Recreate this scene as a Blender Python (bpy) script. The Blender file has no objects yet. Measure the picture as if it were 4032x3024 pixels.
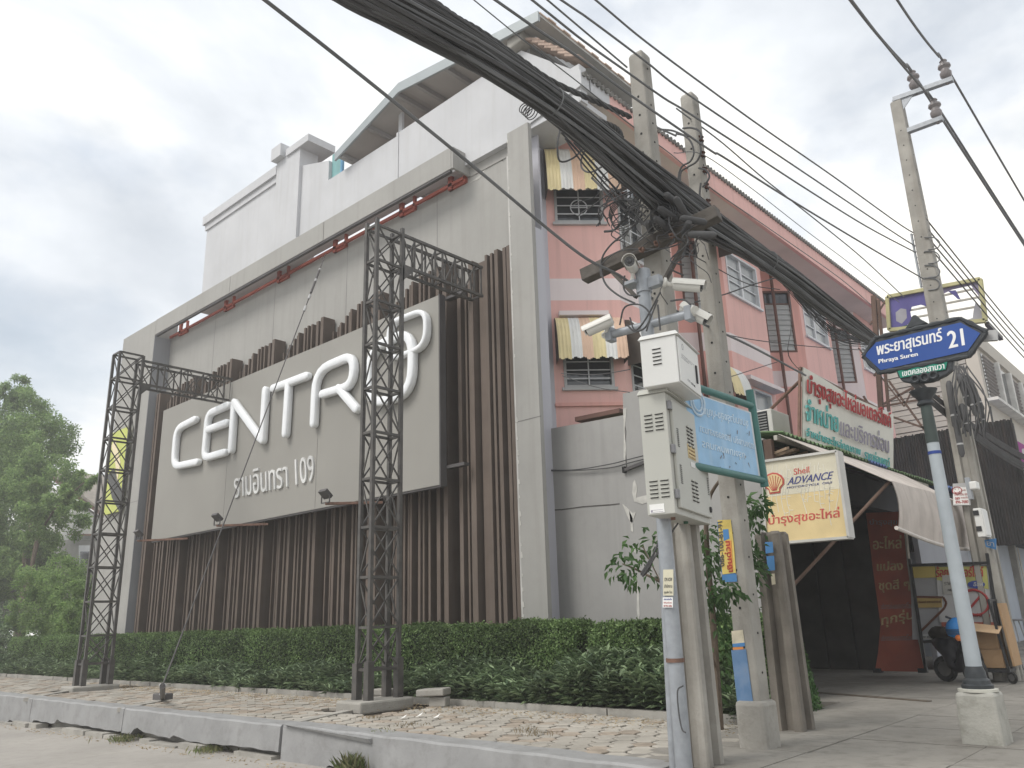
import bpy, bmesh, math, random
import numpy as np
from mathutils import Vector, Matrix, noise
from mathutils.geometry import delaunay_2d_cdt
random.seed(7); rng = np.random.default_rng(7)
SC = bpy.context.scene
COL = SC.collection
# ---------------------------------------------------------------- camera
F, CX, CY = 3153.0, 2016.0, 1512.0
def _d(u, v):
    a = np.array([u - CX, v - CY, F]); return a / np.linalg.norm(a)
_Z = _d(1673, -9150); _X = -_d(-1597, 2561); _X = _X - _Z * (_X @ _Z); _X /= np.linalg.norm(_X)
RM = np.array([_X, np.cross(_Z, _X), _Z])
CAM = np.array([0, 0, 1.55])
def V(u, v, x=None, y=None, z=None):
    """point of the place seen at a photo position, on the plane x=, y= or z="""
    r = RM @ np.array([u - CX, v - CY, F])
    t = (x - CAM[0]) / r[0] if x is not None else (y - CAM[1]) / r[1] if y is not None else (z - CAM[2]) / r[2]
    return Vector(CAM + r * t)
cd = bpy.data.cameras.new('camera'); cam = bpy.data.objects.new('camera', cd); COL.objects.link(cam)
cd.sensor_width = 36; cd.lens = F / 4032 * 36; cd.clip_end = 3000; cd.clip_start = 0.05
m = Matrix.Identity(4)
for i in range(3):
    m[i][0] = RM[i, 0]; m[i][1] = -RM[i, 1]; m[i][2] = -RM[i, 2]; m[i][3] = CAM[i]
cam.matrix_world = m
SC.camera = cam
# ---------------------------------------------------------------- world, sun, exposure
SUN_EL, SUN_AZ = math.radians(52), math.radians(197)      # azimuth clockwise from +Y
W = bpy.data.worlds.new('World'); SC.world = W; W.use_nodes = True
SKYLOC = (0, 0, 0)
nt = W.node_tree; nt.nodes.clear(); N = nt.nodes.new; L = nt.links.new
out = N('ShaderNodeOutputWorld')
sky = N('ShaderNodeTexSky'); sky.sky_type = 'NISHITA'; sky.sun_disc = False
sky.sun_elevation = SUN_EL; sky.sun_rotation = SUN_AZ; sky.air_density = 1.5; sky.dust_density = 3
bg1 = N('ShaderNodeBackground'); bg1.inputs['Strength'].default_value = 0.09; L(sky.outputs[0], bg1.inputs[0])
tc = N('ShaderNodeTexCoord')
mp = N('ShaderNodeMapping'); mp.inputs['Scale'].default_value = (1, 1, 2.2); mp.inputs['Location'].default_value = SKYLOC; L(tc.outputs['Generated'], mp.inputs[0])
n1 = N('ShaderNodeTexNoise'); n1.inputs['Scale'].default_value = 1.7; n1.inputs['Detail'].default_value = 9; n1.inputs['Roughness'].default_value = .52; n1.inputs['Distortion'].default_value = .35
L(mp.outputs[0], n1.inputs['Vector'])
n2 = N('ShaderNodeTexNoise'); n2.inputs['Scale'].default_value = 3.4; n2.inputs['Detail'].default_value = 10; n2.inputs['Roughness'].default_value = .55
mp2 = N('ShaderNodeMapping'); mp2.inputs['Location'].default_value = (3.1, 1.7, .4); mp2.inputs['Scale'].default_value = (1, 1, 1.7); L(tc.outputs['Generated'], mp2.inputs[0]); L(mp2.outputs[0], n2.inputs['Vector'])
r1 = N('ShaderNodeValToRGB'); e = r1.color_ramp.elements
e[0].position = .38; e[0].color = (.43, .46, .50, 1); e[1].position = .62; e[1].color = (.80, .78, .725, 1)
e.new(.50).color = (.585, .61, .64, 1)
L(n1.outputs[0], r1.inputs[0])
bg2 = N('ShaderNodeBackground'); bg2.inputs['Strength'].default_value = 1.0; L(r1.outputs[0], bg2.inputs[0])
r2 = N('ShaderNodeValToRGB'); e = r2.color_ramp.elements       # holes in the cloud deck
e[0].position = .30; e[0].color = (.6, .6, .6, 1); e[1].position = .46; e[1].color = (1, 1, 1, 1)
L(n2.outputs[0], r2.inputs[0])
mx = N('ShaderNodeMixShader'); L(r2.outputs[0], mx.inputs[0]); L(bg1.outputs[0], mx.inputs[1]); L(bg2.outputs[0], mx.inputs[2]); L(mx.outputs[0], out.inputs[0])
sd = bpy.data.lights.new('sun', 'SUN'); sd.energy = 1.5; sd.angle = math.radians(26); sd.color = (1, .96, .9)
so = bpy.data.objects.new('sun', sd); COL.objects.link(so)
sv = Vector((math.sin(SUN_AZ) * math.cos(SUN_EL), math.cos(SUN_AZ) * math.cos(SUN_EL), math.sin(SUN_EL)))
so.rotation_euler = sv.to_track_quat('Z', 'Y').to_euler(); so.location = (0, -5, 20)
SC.view_settings.view_transform = 'Standard'; SC.view_settings.look = 'None'
SC.cycles.volume_bounces = 2
SC.view_settings.exposure = 0.70; SC.view_settings.gamma = 1; SC.view_settings.use_curve_mapping = False
# ---------------------------------------------------------------- materials
MATS = {}
def mat(name, rgb, rough=.8, var=.18, scale=2.0, bump=.15, bscale=45, streak=0, streak_col=(.1, .09, .08), spec=.3, metal=0, grime=0, grime_col=(.12, .11, .1), alpha=None, trans=0):
    if name in MATS: return MATS[name]
    M = bpy.data.materials.new(name); M.use_nodes = True; t = M.node_tree; b = t.nodes['Principled BSDF']
    N = t.nodes.new; L = t.links.new
    g = N('ShaderNodeNewGeometry')
    a = N('ShaderNodeTexNoise'); a.inputs['Scale'].default_value = scale; a.inputs['Detail'].default_value = 6; L(g.outputs['Position'], a.inputs['Vector'])
    mr = N('ShaderNodeMapRange'); mr.inputs[1].default_value = .3; mr.inputs[2].default_value = .7; mr.inputs[3].default_value = 1 - var; mr.inputs[4].default_value = 1 + var
    L(a.outputs[0], mr.inputs[0])
    vm = N('ShaderNodeVectorMath'); vm.operation = 'SCALE'; vm.inputs[0].default_value = rgb; L(mr.outputs[0], vm.inputs['Scale'])
    c = vm.outputs[0]
    def blend(c, fac_node_out, lo, hi, amt, col):
        r = N('ShaderNodeMapRange'); r.inputs[1].default_value = lo; r.inputs[2].default_value = hi; r.inputs[3].default_value = 0; r.inputs[4].default_value = amt
        L(fac_node_out, r.inputs[0])
        mm = N('ShaderNodeMix'); mm.data_type = 'RGBA'; L(r.outputs[0], mm.inputs[0]); L(c, mm.inputs[6]); mm.inputs[7].default_value = (*col, 1)
        return mm.outputs[2]
    if streak:
        mp = N('ShaderNodeMapping'); mp.inputs['Scale'].default_value = (7, 7, .35); L(g.outputs['Position'], mp.inputs[0])
        s = N('ShaderNodeTexNoise'); s.inputs['Scale'].default_value = 1; s.inputs['Detail'].default_value = 5; L(mp.outputs[0], s.inputs['Vector'])
        c = blend(c, s.outputs[0], .5, .75, streak, streak_col)
    if grime:
        s = N('ShaderNodeTexNoise'); s.inputs['Scale'].default_value = 6; s.inputs['Detail'].default_value = 8; s.inputs['Roughness'].default_value = .65; L(g.outputs['Position'], s.inputs['Vector'])
        c = blend(c, s.outputs[0], .48, .72, grime, grime_col)
    L(c, b.inputs['Base Color'])
    b.inputs['Roughness'].default_value = rough; b.inputs['Specular IOR Level'].default_value = spec; b.inputs['Metallic'].default_value = metal
    if alpha is not None: b.inputs['Alpha'].default_value = alpha
    if trans: b.inputs['Transmission Weight'].default_value = trans
    if bump:
        f = N('ShaderNodeTexNoise'); f.inputs['Scale'].default_value = bscale; f.inputs['Detail'].default_value = 4; L(g.outputs['Position'], f.inputs['Vector'])
        bp = N('ShaderNodeBump'); bp.inputs['Strength'].default_value = bump; bp.inputs['Distance'].default_value = .01; L(f.outputs[0], bp.inputs['Height']); L(bp.outputs[0], b.inputs['Normal'])
    MATS[name] = M; return M
def leafmat(name, c1, c2, tr=.35):
    if name in MATS: return MATS[name]
    M = bpy.data.materials.new(name); M.use_nodes = True; t = M.node_tree; b = t.nodes['Principled BSDF']; N = t.nodes.new; L = t.links.new
    g = N('ShaderNodeNewGeometry'); mm = N('ShaderNodeMix'); mm.data_type = 'RGBA'; L(g.outputs['Random Per Island'], mm.inputs[0]); mm.inputs[6].default_value = (*c1, 1); mm.inputs[7].default_value = (*c2, 1)
    nz = N('ShaderNodeTexNoise'); nz.inputs['Scale'].default_value = 1.6; L(g.outputs['Position'], nz.inputs['Vector'])
    mr = N('ShaderNodeMapRange'); mr.inputs[1].default_value = .35; mr.inputs[2].default_value = .65; mr.inputs[3].default_value = .65; mr.inputs[4].default_value = 1.3; L(nz.outputs[0], mr.inputs[0])
    vm = N('ShaderNodeVectorMath'); vm.operation = 'SCALE'; L(mm.outputs[2], vm.inputs[0]); L(mr.outputs[0], vm.inputs['Scale'])
    L(vm.outputs[0], b.inputs['Base Color']); b.inputs['Roughness'].default_value = .5; b.inputs['Specular IOR Level'].default_value = .35
    tl = N('ShaderNodeBsdfTranslucent'); L(vm.outputs[0], tl.inputs[0]); ms = N('ShaderNodeMixShader'); ms.inputs[0].default_value = tr
    L(b.outputs[0], ms.inputs[1]); L(tl.outputs[0], ms.inputs[2]); L(ms.outputs[0], t.nodes['Material Output'].inputs[0])
    MATS[name] = M; return M
def glassmat(name, col=(.05, .06, .07), rough=.08):
    return mat(name, col, rough=rough, var=.25, scale=1.5, bump=0, spec=.8)
# ---------------------------------------------------------------- object helpers
def tag(o, label=None, cat=None, group=None, kind=None):
    if label: o['label'] = label
    if cat: o['category'] = cat
    if group: o['group'] = group
    if kind: o['kind'] = kind
    return o
def thing(name, loc, label, cat, group=None):
    o = bpy.data.objects.new(name, None); o.location = loc; COL.objects.link(o); o.empty_display_size = .2
    tag(o, label, cat, group); return o
def wloc(o):
    v = Vector((0, 0, 0))
    while o is not None:
        v = v + Vector(o.location); o = o.parent
    return v
class MB:
    def __init__(s): s.v = []; s.f = []; s.mi = []
    def add(s, vs, fs, mi=0):
        k = len(s.v); s.v += [tuple(p) for p in vs]; s.f += [tuple(i + k for i in f) for f in fs]; s.mi += [mi] * len(fs); return s
    def box(s, a, b, mi=0):
        x0, y0, z0 = (min(a[i], b[i]) for i in range(3)); x1, y1, z1 = (max(a[i], b[i]) for i in range(3))
        return s.add([(x0,y0,z0),(x1,y0,z0),(x1,y1,z0),(x0,y1,z0),(x0,y0,z1),(x1,y0,z1),(x1,y1,z1),(x0,y1,z1)],
                     [(0,3,2,1),(4,5,6,7),(0,1,5,4),(1,2,6,5),(2,3,7,6),(3,0,4,7)], mi)
    def obox(s, o, a, b, c, mi=0):
        o, a, b, c = map(Vector, (o, a, b, c))
        return s.add([o, o+a, o+a+b, o+b, o+c, o+a+c, o+a+b+c, o+b+c], [(0,3,2,1),(4,5,6,7),(0,1,5,4),(1,2,6,5),(2,3,7,6),(3,0,4,7)], mi)
    def bar(s, p, q, w, h=None, up=(0, 0, 1), mi=0):
        p, q = Vector(p), Vector(q); d = (q - p).normalized(); up = Vector(up)
        if abs(d.dot(up)) > .95: up = Vector((0, 1, 0))
        a = d.cross(up).normalized(); c = a.cross(d).normalized(); h = h or w
        return s.obox(p - a*w/2 - c*h/2, a*w, q - p, c*h, mi)
    def tube(s, pts, r, n=8, cap=True, mi=0):
        pts = [Vector(p) for p in pts]; rings = []; up = Vector((.13, .21, .97)); m = len(pts)
        rr = r if hasattr(r, '__len__') else [r] * m
        for i, p in enumerate(pts):
            d = (pts[min(i+1, m-1)] - pts[max(i-1, 0)]);  d = d.normalized() if d.length > 1e-9 else Vector((0,0,1))
            if abs(d.dot(up)) > .98: up = Vector((1, .1, .1)).normalized()
            a = d.cross(up).normalized(); b = a.cross(d).normalized(); up = b
            rings.append([p + (a*math.cos(t*2*math.pi/n) + b*math.sin(t*2*math.pi/n))*rr[i] for t in range(n)])
        vs = [q for R in rings for q in R]; fs = []
        for i in range(m-1):
            for t in range(n):
                fs.append((i*n+t, i*n+(t+1)%n, (i+1)*n+(t+1)%n, (i+1)*n+t))
        if cap: fs.append(tuple(range(n-1, -1, -1))); fs.append(tuple((m-1)*n+t for t in range(n)))
        return s.add(vs, fs, mi)
    def cyl(s, p, q, r, n=12, mi=0, r2=None): return s.tube([p, q], [r, r2 if r2 is not None else r], n, mi=mi)
    def lathe(s, c, prof, n=16, mi=0, ax=None):
        """profile (radius, height) about an axis through c"""
        ax = Vector(ax).normalized() if ax else Vector((0, 0, 1)); c = Vector(c)
        u = ax.orthogonal().normalized(); w = ax.cross(u)
        vs = [c + ax*h + (u*math.cos(t*2*math.pi/n) + w*math.sin(t*2*math.pi/n))*r for r, h in prof for t in range(n)]
        fs = [(i*n+t, i*n+(t+1)%n, (i+1)*n+(t+1)%n, (i+1)*n+t) for i in range(len(prof)-1) for t in range(n)]
        fs += [tuple(range(n-1, -1, -1)), tuple((len(prof)-1)*n+t for t in range(n))]
        return s.add(vs, fs, mi)
    def quad(s, a, b, c, d, mi=0): return s.add([a, b, c, d], [(0, 1, 2, 3)], mi)
    def prism(s, poly, ext, mi=0):
        n = len(poly); ext = Vector(ext); P = [Vector(p) for p in poly]
        return s.add(P + [p + ext for p in P], [tuple(range(n-1, -1, -1)), tuple(range(n, 2*n))] + [(i, (i+1)%n, n+(i+1)%n, n+i) for i in range(n)], mi)
    def build(s, name, mats, parent=None, label=None, smooth=False, bevel=0, loc=None):
        if not isinstance(mats, (list, tuple)): mats = [mats]
        if parent is not None: off = wloc(parent)
        elif loc is not None: off = Vector(loc)
        else:
            a = np.array(s.v); off = Vector(((a[:,0].min()+a[:,0].max())/2, (a[:,1].min()+a[:,1].max())/2, a[:,2].min()))
        me = bpy.data.meshes.new(name); me.from_pydata([(p[0]-off[0], p[1]-off[1], p[2]-off[2]) for p in s.v], [], s.f)
        for M in mats: me.materials.append(M)
        if len(mats) > 1: me.polygons.foreach_set('material_index', s.mi)
        b = bmesh.new(); b.from_mesh(me); bmesh.ops.recalc_face_normals(b, faces=b.faces); b.to_mesh(me); b.free()
        if smooth:
            me.polygons.foreach_set('use_smooth', [True]*len(me.polygons)); me.set_sharp_from_angle(angle=math.radians(40))
        me.update()
        o = bpy.data.objects.new(name, me); COL.objects.link(o)
        if parent is not None: o.parent = parent
        else: o.location = off
        if bevel:
            md = o.modifiers.new('bevel', 'BEVEL'); md.width = bevel; md.segments = 2; md.limit_method = 'ANGLE'
        if label: o['label'] = label
        return o
UB = {}
def ubox(name, M, parent, a, b, label=None):
    """axis-aligned piece that shares one cube mesh per material"""
    if M.name not in UB:
        q = MB().box((0,0,0), (1,1,1)); me = bpy.data.meshes.new('piece_' + M.name); me.from_pydata(q.v, [], q.f); me.materials.append(M); me.update(); UB[M.name] = me
    o = bpy.data.objects.new(name, UB[M.name]); COL.objects.link(o); off = wloc(parent) if parent is not None else Vector((0,0,0))
    lo = Vector([min(a[i], b[i]) for i in range(3)]); hi = Vector([max(a[i], b[i]) for i in range(3)])
    o.parent = parent; o.location = lo - off; o.scale = hi - lo
    if label: o['label'] = label
    return o
def spline(pts, k=6):
    P = [Vector(p) for p in pts]; P = [P[0]*2 - P[1]] + P + [P[-1]*2 - P[-2]]; r = []
    for i in range(1, len(P)-2):
        for j in range(k):
            t = j/k; a, b, c, d = P[i-1:i+3]
            r.append(.5*((2*b) + (c-a)*t + (2*a-5*b+4*c-d)*t*t + (3*b-a-3*c+d)*t**3))
    r.append(P[-2]); return r
# lettering: outlines of the built-in font filled by winding number
def _poly_splines(s, size_scale=1):
    cu = bpy.data.curves.new('tmp', 'FONT'); cu.body = s; cu.resolution_u = 3
    o = bpy.data.objects.new('tmp', cu); COL.objects.link(o)
    dg = bpy.context.evaluated_depsgraph_get(); dg.update()
    c2 = o.evaluated_get(dg).to_curve(dg); polys = []
    for sp in c2.splines:
        if sp.type == 'BEZIER':
            bp = sp.bezier_points; n = len(bp); pts = []
            for i in range(n):
                a, b = bp[i], bp[(i+1) % n]
                p0, p1, p2, p3 = a.co, a.handle_right, b.handle_left, b.co
                st = 1 if ((p1-p0).length < 1e-6 and (p2-p3).length < 1e-6) or abs(((p3-p0).normalized()).cross((p1-p0).normalized()).length) + abs(((p3-p0).normalized()).cross((p3-p2).normalized()).length) < .02 else 4
                for j in range(st):
                    t = j/st; q = p0*(1-t)**3 + p1*3*t*(1-t)**2 + p2*3*t*t*(1-t) + p3*t**3; pts.append((q.x, q.y))
        else: pts = [(p.co.x, p.co.y) for p in sp.points]
        if len(pts) > 2: polys.append(np.array(pts))
    o.to_curve_clear(); bpy.data.objects.remove(o); bpy.data.curves.remove(cu)
    return polys
def text_quad(s, BL, BR, TL, M, parent, depth=.004, bold=0.0, name='lettering', outline=False, mirror=False, part=True):
    polys = _poly_splines(s)
    if not polys: return None
    al = np.concatenate(polys); lo = al.min(0); hi = al.max(0)
    base = polys
    if bold:
        base = []
        bold *= .55
        for dx, dy in ((bold,0),(-bold,0),(0,bold*.6)):
            base += [p + np.array([dx, dy]) for p in polys]
    vs = []; es = []; A = []; B = []
    for p in base:
        k = len(vs); n = len(p); vs += [Vector((float(a), float(b))) for a, b in p]; es += [(k+i, k+(i+1)%n) for i in range(n)]
        A.append(p); B.append(np.roll(p, -1, 0))
    A = np.concatenate(A); B = np.concatenate(B)
    ov, oe, of, *_ = delaunay_2d_cdt(vs, es, [], 0, 1e-5)
    ov = [np.array(v) for v in ov]; keep = []
    y0, y1 = A[:,1], B[:,1]
    for f in of:
        c = sum(ov[i] for i in f)/len(f)
        up = (y0 <= c[1]) & (y1 > c[1]); dn = (y0 > c[1]) & (y1 <= c[1])
        t = (c[1]-y0)/np.where(y1 == y0, 1, y1-y0); xi = A[:,0] + t*(B[:,0]-A[:,0])
        w = np.sum(up & (xi > c[0])) - np.sum(dn & (xi > c[0]))
        if w != 0: keep.append(tuple(f))
    BL, BR, TL = Vector(BL), Vector(BR), Vector(TL); U = BR - BL; T = TL - BL
    nrm = U.cross(T).normalized()
    if mirror: pass
    used = sorted({i for f in keep for i in f}); ix = {i: j for j, i in enumerate(used)}
    def P(i):
        q = (ov[i]-lo)/(hi-lo); sx = 1-q[0] if mirror else q[0]
        return BL + U*sx + T*q[1]
    top = [P(i) + nrm*depth for i in used]; bot = [P(i) - nrm*.002 for i in used]; n = len(used)
    fs = [tuple(ix[i] for i in f) for f in keep]; ec = {}
    for f in fs:
        for a, b in zip(f, f[1:]+f[:1]): ec[(a, b)] = 1
    sides = [(b, a, a+n, b+n) for (a, b) in ec if (b, a) not in ec]
    mb = MB()
    mb.add(top + bot, fs + sides)
    return mb.build(name, M, parent)
# foliage
def leaf_mesh(name, C, D, Nn, Ls, Ws, M, parent=None, label=None, bend=.25):
    """leaves: centres C, long directions D, normals Nn (n,3)"""
    n = len(C); D = D/np.linalg.norm(D, axis=1, keepdims=True); S = np.cross(D, Nn); S /= np.linalg.norm(S, axis=1, keepdims=True)+1e-9; Nn = np.cross(S, D)
    L_ = Ls[:,None]; W_ = Ws[:,None]
    base = C; midl = C + D*L_*.45 - S*W_*.5 + Nn*W_*.15; midr = C + D*L_*.45 + S*W_*.5 + Nn*W_*.15; tip = C + D*L_ - Nn*L_*bend
    v = np.stack([base, midl, tip, midr], 1).reshape(-1, 3)
    off = np.array(wloc(parent)) if parent is not None else np.array([v[:,0].mean(), v[:,1].mean(), v[:,2].min()])
    me = bpy.data.meshes.new(name); me.vertices.add(4*n); me.vertices.foreach_set('co', (v-off).ravel().astype(np.float32))
    ix = np.arange(4*n).reshape(-1, 4); tri = np.concatenate([ix[:, [0,1,2]], ix[:, [0,2,3]]], 1).reshape(-1, 3)
    me.loops.add(tri.size); me.loops.foreach_set('vertex_index', tri.ravel().astype(np.int32))
    me.polygons.add(len(tri)); me.polygons.foreach_set('loop_start', np.arange(0, tri.size, 3, dtype=np.int32)); me.polygons.foreach_set('loop_total', np.full(len(tri), 3, dtype=np.int32))
    me.materials.append(M); me.update(calc_edges=True); me.validate()
    o = bpy.data.objects.new(name, me); COL.objects.link(o)
    if parent is not None: o.parent = parent
    else: o.location = off
    if label: o['label'] = label
    return o
def rnd(n): 
    d = rng.normal(size=(n, 3)); return d/np.linalg.norm(d, axis=1, keepdims=True)
# ================================================================ the setting
H = .38                                            # pavement level
M_road = mat('road_concrete', (.33, .31, .285), var=.12, scale=.7, bump=.5, bscale=60, grime=.35, grime_col=(.2, .18, .15))
M_pave = mat('pavement_concrete', (.25, .235, .21), var=.22, scale=.9, bump=.4, bscale=60, grime=.6, grime_col=(.13, .12, .105))
M_paver = mat('paver', (.36, .335, .295), var=.22, scale=1.7, bump=.4, bscale=70, grime=.18, grime_col=(.2, .17, .13))
M_paver2 = mat('paver_red', (.33, .28, .23), var=.3, scale=4, bump=.4, bscale=70, grime=.4, grime_col=(.18, .15, .11))
M_soil = mat('soil', (.11, .09, .07), var=.3, scale=8, bump=.8)
M_kerbp = mat('kerb_paint', (.285, .285, .285), rough=.6, var=.1, scale=2.5, bump=.3, bscale=25, grime=.6, grime_col=(.19, .185, .18))
M_conc = mat('old_concrete', (.34, .325, .295), var=.22, scale=3, bump=.5, bscale=40, grime=.5, grime_col=(.14, .13, .11))
MB().quad((-170, -60, -.6), (70, -60, -.6), (70, 190, -.6), (-170, 190, -.6)).build('ground', M_pave)
tag(bpy.data.objects['ground'], kind='structure')
def zroad(x): return 0 if x > -9 else max(-.24, -.0125*(-9-x))
q = MB(); xr = [60, -9, -12, -15, -18, -21, -25, -28.2, -160]
for a, b in zip(xr, xr[1:]): q.quad((b, -50, zroad(b)), (a, -50, zroad(a)), (a, 6.25, zroad(a)), (b, 6.25, zroad(b)))
o = q.build('road', M_road); tag(o, kind='structure')
o = MB().quad((1.2, 5.95, .0), (14, 5.95, .0), (14, 185, 0), (1.2, 185, 0)).build('road', M_road); tag(o, kind='structure')
# pavement body, with a sunken bed for the pavers
pav = MB(); pav.box((-3.95, 5.2, -.5), (1.2, 120, H - .02)); pav.box((-60, 6.25, -.5), (-3.95, 120, H - .055))
pav = pav.build('pavement', M_soil, loc=(0, 0, 0)); tag(pav, kind='structure')
# concrete slabs of the street-side pavement, one by one
sl = 0
for iy in range(26):
    y0 = 5.2 + iy*1.02
    for ix in range(6):
        x0 = -5.55 + ix*1.15
        if x0 < -3.9 and y0 < 10.6:
            if ix == 1 and y0 > 6.2: ubox('slab', M_pave, pav, (-4.5, y0+.006, H-.06), (-3.256, y0+1.014, H+.001))
            continue
        if y0 > 26 and ix < 1: continue
        dz = random.uniform(-.006, .004)
        ubox('slab', M_pave, pav, (x0+.006, y0+.006, H-.06), (x0+1.144, y0+1.014, H+dz))
MB().box((-9, 31.7, .1), (1.2, 120, H)).build('rear_slab', M_pave, pav)
MB().box((-9.4, 11.3, .1), (-5.56, 31.7, H-.004)).build('shop_floor', M_pave, pav)
o = MB().bar(V(3150, 2722, z=H), V(3660, 2762, z=H), .09, .02).build('step_edge', mat('step_dirt', (.12, .10, .08), var=.3, scale=6), pav)
# hexagonal pavers
R_ = .135
hexm = {}
def hexmesh(k, M):
    if (k, M.name) not in hexm:
        q = MB(); rr = random.Random(k); pts = [(math.cos(math.radians(60*i+30))*(R_*.91)*rr.uniform(.96, 1.0), math.sin(math.radians(60*i+30))*(R_*.91)*rr.uniform(.96, 1.0)) for i in range(6)]
        n = 6; vs = [(x, y, 0) for x, y in pts] + [(x, y, .034) for x, y in pts] + [(x*.93, y*.93, .04) for x, y in pts]
        fs = [(i, (i+1)%n, n+(i+1)%n, n+i) for i in range(n)] + [(n+i, n+(i+1)%n, 2*n+(i+1)%n, 2*n+i) for i in range(n)] + [tuple(range(2*n, 3*n))]
        q.add(vs, fs); me = bpy.data.meshes.new('paver'); me.from_pydata(q.v, [], q.f); me.materials.append(M); me.update(); hexm[(k, M.name)] = me
    return hexm[(k, M.name)]
cells = []
dx = R_*math.sqrt(3); dy = R_*1.5
for j in range(int(2.5/dy)+1):
    for i in range(int(30/dx)):
        x = -4.15 - i*dx - (dx/2 if j % 2 else 0); y = 6.36 + j*dy
        if y > 8.72: continue
        if -10.75 < x < -9.4 and y > 7.35: continue
        if -20.3 < x < -19.2 and y > 6.95: continue
        cells.append((x*x+y*y, x, y))
cells.sort(); rest = MB()
for n, (d, x, y) in enumerate(cells):
    dz = H - .04 + random.uniform(-.006, .008)
    if n < 298:
        M = M_paver if random.random() < .8 else M_paver2
        o = bpy.data.objects.new('paver', hexmesh(random.randrange(4), M)); COL.objects.link(o); o.parent = pav; o.location = (x, y, dz)
        o.rotation_euler = (random.uniform(-.02, .02), random.uniform(-.02, .02), random.choice([0, math.pi/3, math.pi*2/3]))
    else:
        n_ = 6; pts = [(x+math.cos(math.radians(60*k+30))*R_*.95, y+math.sin(math.radians(60*k+30))*R_*.95) for k in range(6)]
        rest.add([(a, b, dz) for a, b in pts] + [(a, b, dz+.038) for a, b in pts], [(i, (i+1)%6, 6+(i+1)%6, 6+i) for i in range(6)] + [tuple(range(6, 12))], 0 if random.random() < .6 else 1)
tag(rest.build('far_pavers', [M_paver, M_paver2], pav), kind='stuff')
# concrete strips across the pavers
for a, b in ((V(1370, 2800, z=H), V(1120, 2855, z=H)), (V(640, 2760, z=H), V(480, 2790, z=H)), (V(300, 2715, z=H), V(110, 2750, z=H))):
    MB().bar(Vector(a)+Vector((0, 0, -.02)), Vector(b)+Vector((0, 0, -.02)), .16, .07).build('concrete_strip', M_conc, pav)
# border of the planting bed
q = MB()
xx = -4.5
while xx > -30:
    q.box((xx, 8.80+.02*math.sin(xx*1.3), H-.03), (xx-.98, 8.90+.02*math.sin(xx*1.3), H+.07)); xx -= 1.0
q.build('bed_border', M_conc, pav)
# kerb: cracked painted segments
kerb = bpy.data.objects.new('kerb', None); COL.objects.link(kerb); kerb.location = (-9, 6, 0); tag(kerb, kind='structure')
xs = [-60, -45, -34, -27, -22.4, -18.2, -14.0, -9.42]
def kerbseg(x0, x1, tilt=0, gap=.10, top=H+.015, wtop=.3):
    q = MB(); n = max(4, int((x1-x0)/.11)); rk = random.Random(int(x0*10)); chp = 0; P = []
    for i in range(n+1):
        x = x0+.01+(x1-x0-.02)*i/n; w = .005*math.sin(x*1.3)+.004*math.sin(x*9.7)
        chp = chp*.72 + (rk.uniform(.02, .09) if rk.random() < .06 else 0)
        lowz = zroad(x) + chp + gap*(.4 if x < -18 else 1) + .012*math.sin(x*2.3)+.006*math.sin(x*13)
        t = top + tilt*i/n + .004*math.sin(x*7)
        P.append([(x, 5.93+w, lowz), (x, 5.95+w*.6, t-.02), (x, 5.975, t), (x, 6.28, t), (x, 6.32, t-.06), (x, 6.3, lowz)])
    vs = [p for r in P for p in r]; fs = []
    for i in range(n):
        for k in range(6): fs.append((i*6+k, i*6+(k+1)%6, (i+1)*6+(k+1)%6, (i+1)*6+k))
    fs += [tuple(range(6)), tuple(n*6+k for k in range(5, -1, -1))]
    q.add(vs, fs); return q.build('kerb_segment', M_kerbp, kerb)
for a, b in zip(xs, xs[1:]): kerbseg(a, b, gap=random.uniform(.07, .12))
kerbseg(-9.38, -3.9, tilt=-.03, gap=-.02, top=H+.03)
MB().box((-60, 6.12, -.4), (-3.95, 6.28, .3)).build('kerb_footing', M_conc, kerb)
q = MB()                                              # broken gutter stones under the kerb
x = -22
while x < -9.6:
    l = random.uniform(.25, 1.0)
    if random.random() < .85: q.box((x, 5.84+random.uniform(-.05, .05), zroad(x)-.05), (x+l*.93, 6.05, zroad(x)+random.uniform(.03, .085)))
    x += l
q.build('gutter_stone', M_conc, kerb)
# crack cap on the right segment
MB().prism([(-9.3, 5.93, .40), (-7.6, 5.925, .31), (-7.6, 5.9, .36), (-9.3, 5.9, .415)], (0, .2, .0)).build('broken_cap', M_kerbp, kerb)
# ================================================================ grey showroom front
YF, YG, YWH = 10.6, 11.15, 11.0
M_gry = mat('grey_render', (.34, .333, .315), var=.06, scale=.8, bump=.12, bscale=30, streak=.3, streak_col=(.235, .225, .205), grime=.2, grime_col=(.27, .26, .24))
M_gryd = mat('shaded_grey_render', (.27, .275, .29), var=.07, scale=.9, bump=.12, streak=.15, streak_col=(.16, .16, .16))  # grey render darkened: shade of the pillar's inner side is in the colour
M_plaster = mat('bare_plaster', (.47, .46, .43), var=.15, scale=9)
M_slat = mat('brown_slat', (.125, .098, .081), rough=.75, var=.12, scale=2, bump=.1, streak=.2, streak_col=(.22, .19, .17))
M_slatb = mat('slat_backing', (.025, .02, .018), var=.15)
M_redst = mat('red_primer_steel', (.33, .085, .06), var=.2, rough=.6)
M_white = mat('white_paint', (.53, .535, .55), var=.06, scale=.8, bump=.1, streak=.24, streak_col=(.38, .37, .35), grime=.12, grime_col=(.42, .41, .4))
front = thing('showroom_front', (-18, YF, 0), 'grey showroom facade of brown vertical slats framed by two pillars and a beam', 'facade')
B = MB(); B.box((-28.0, YF, 0), (-25.45, YG+.2, 10.98)); B.build('pillar', M_gry, front)
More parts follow.
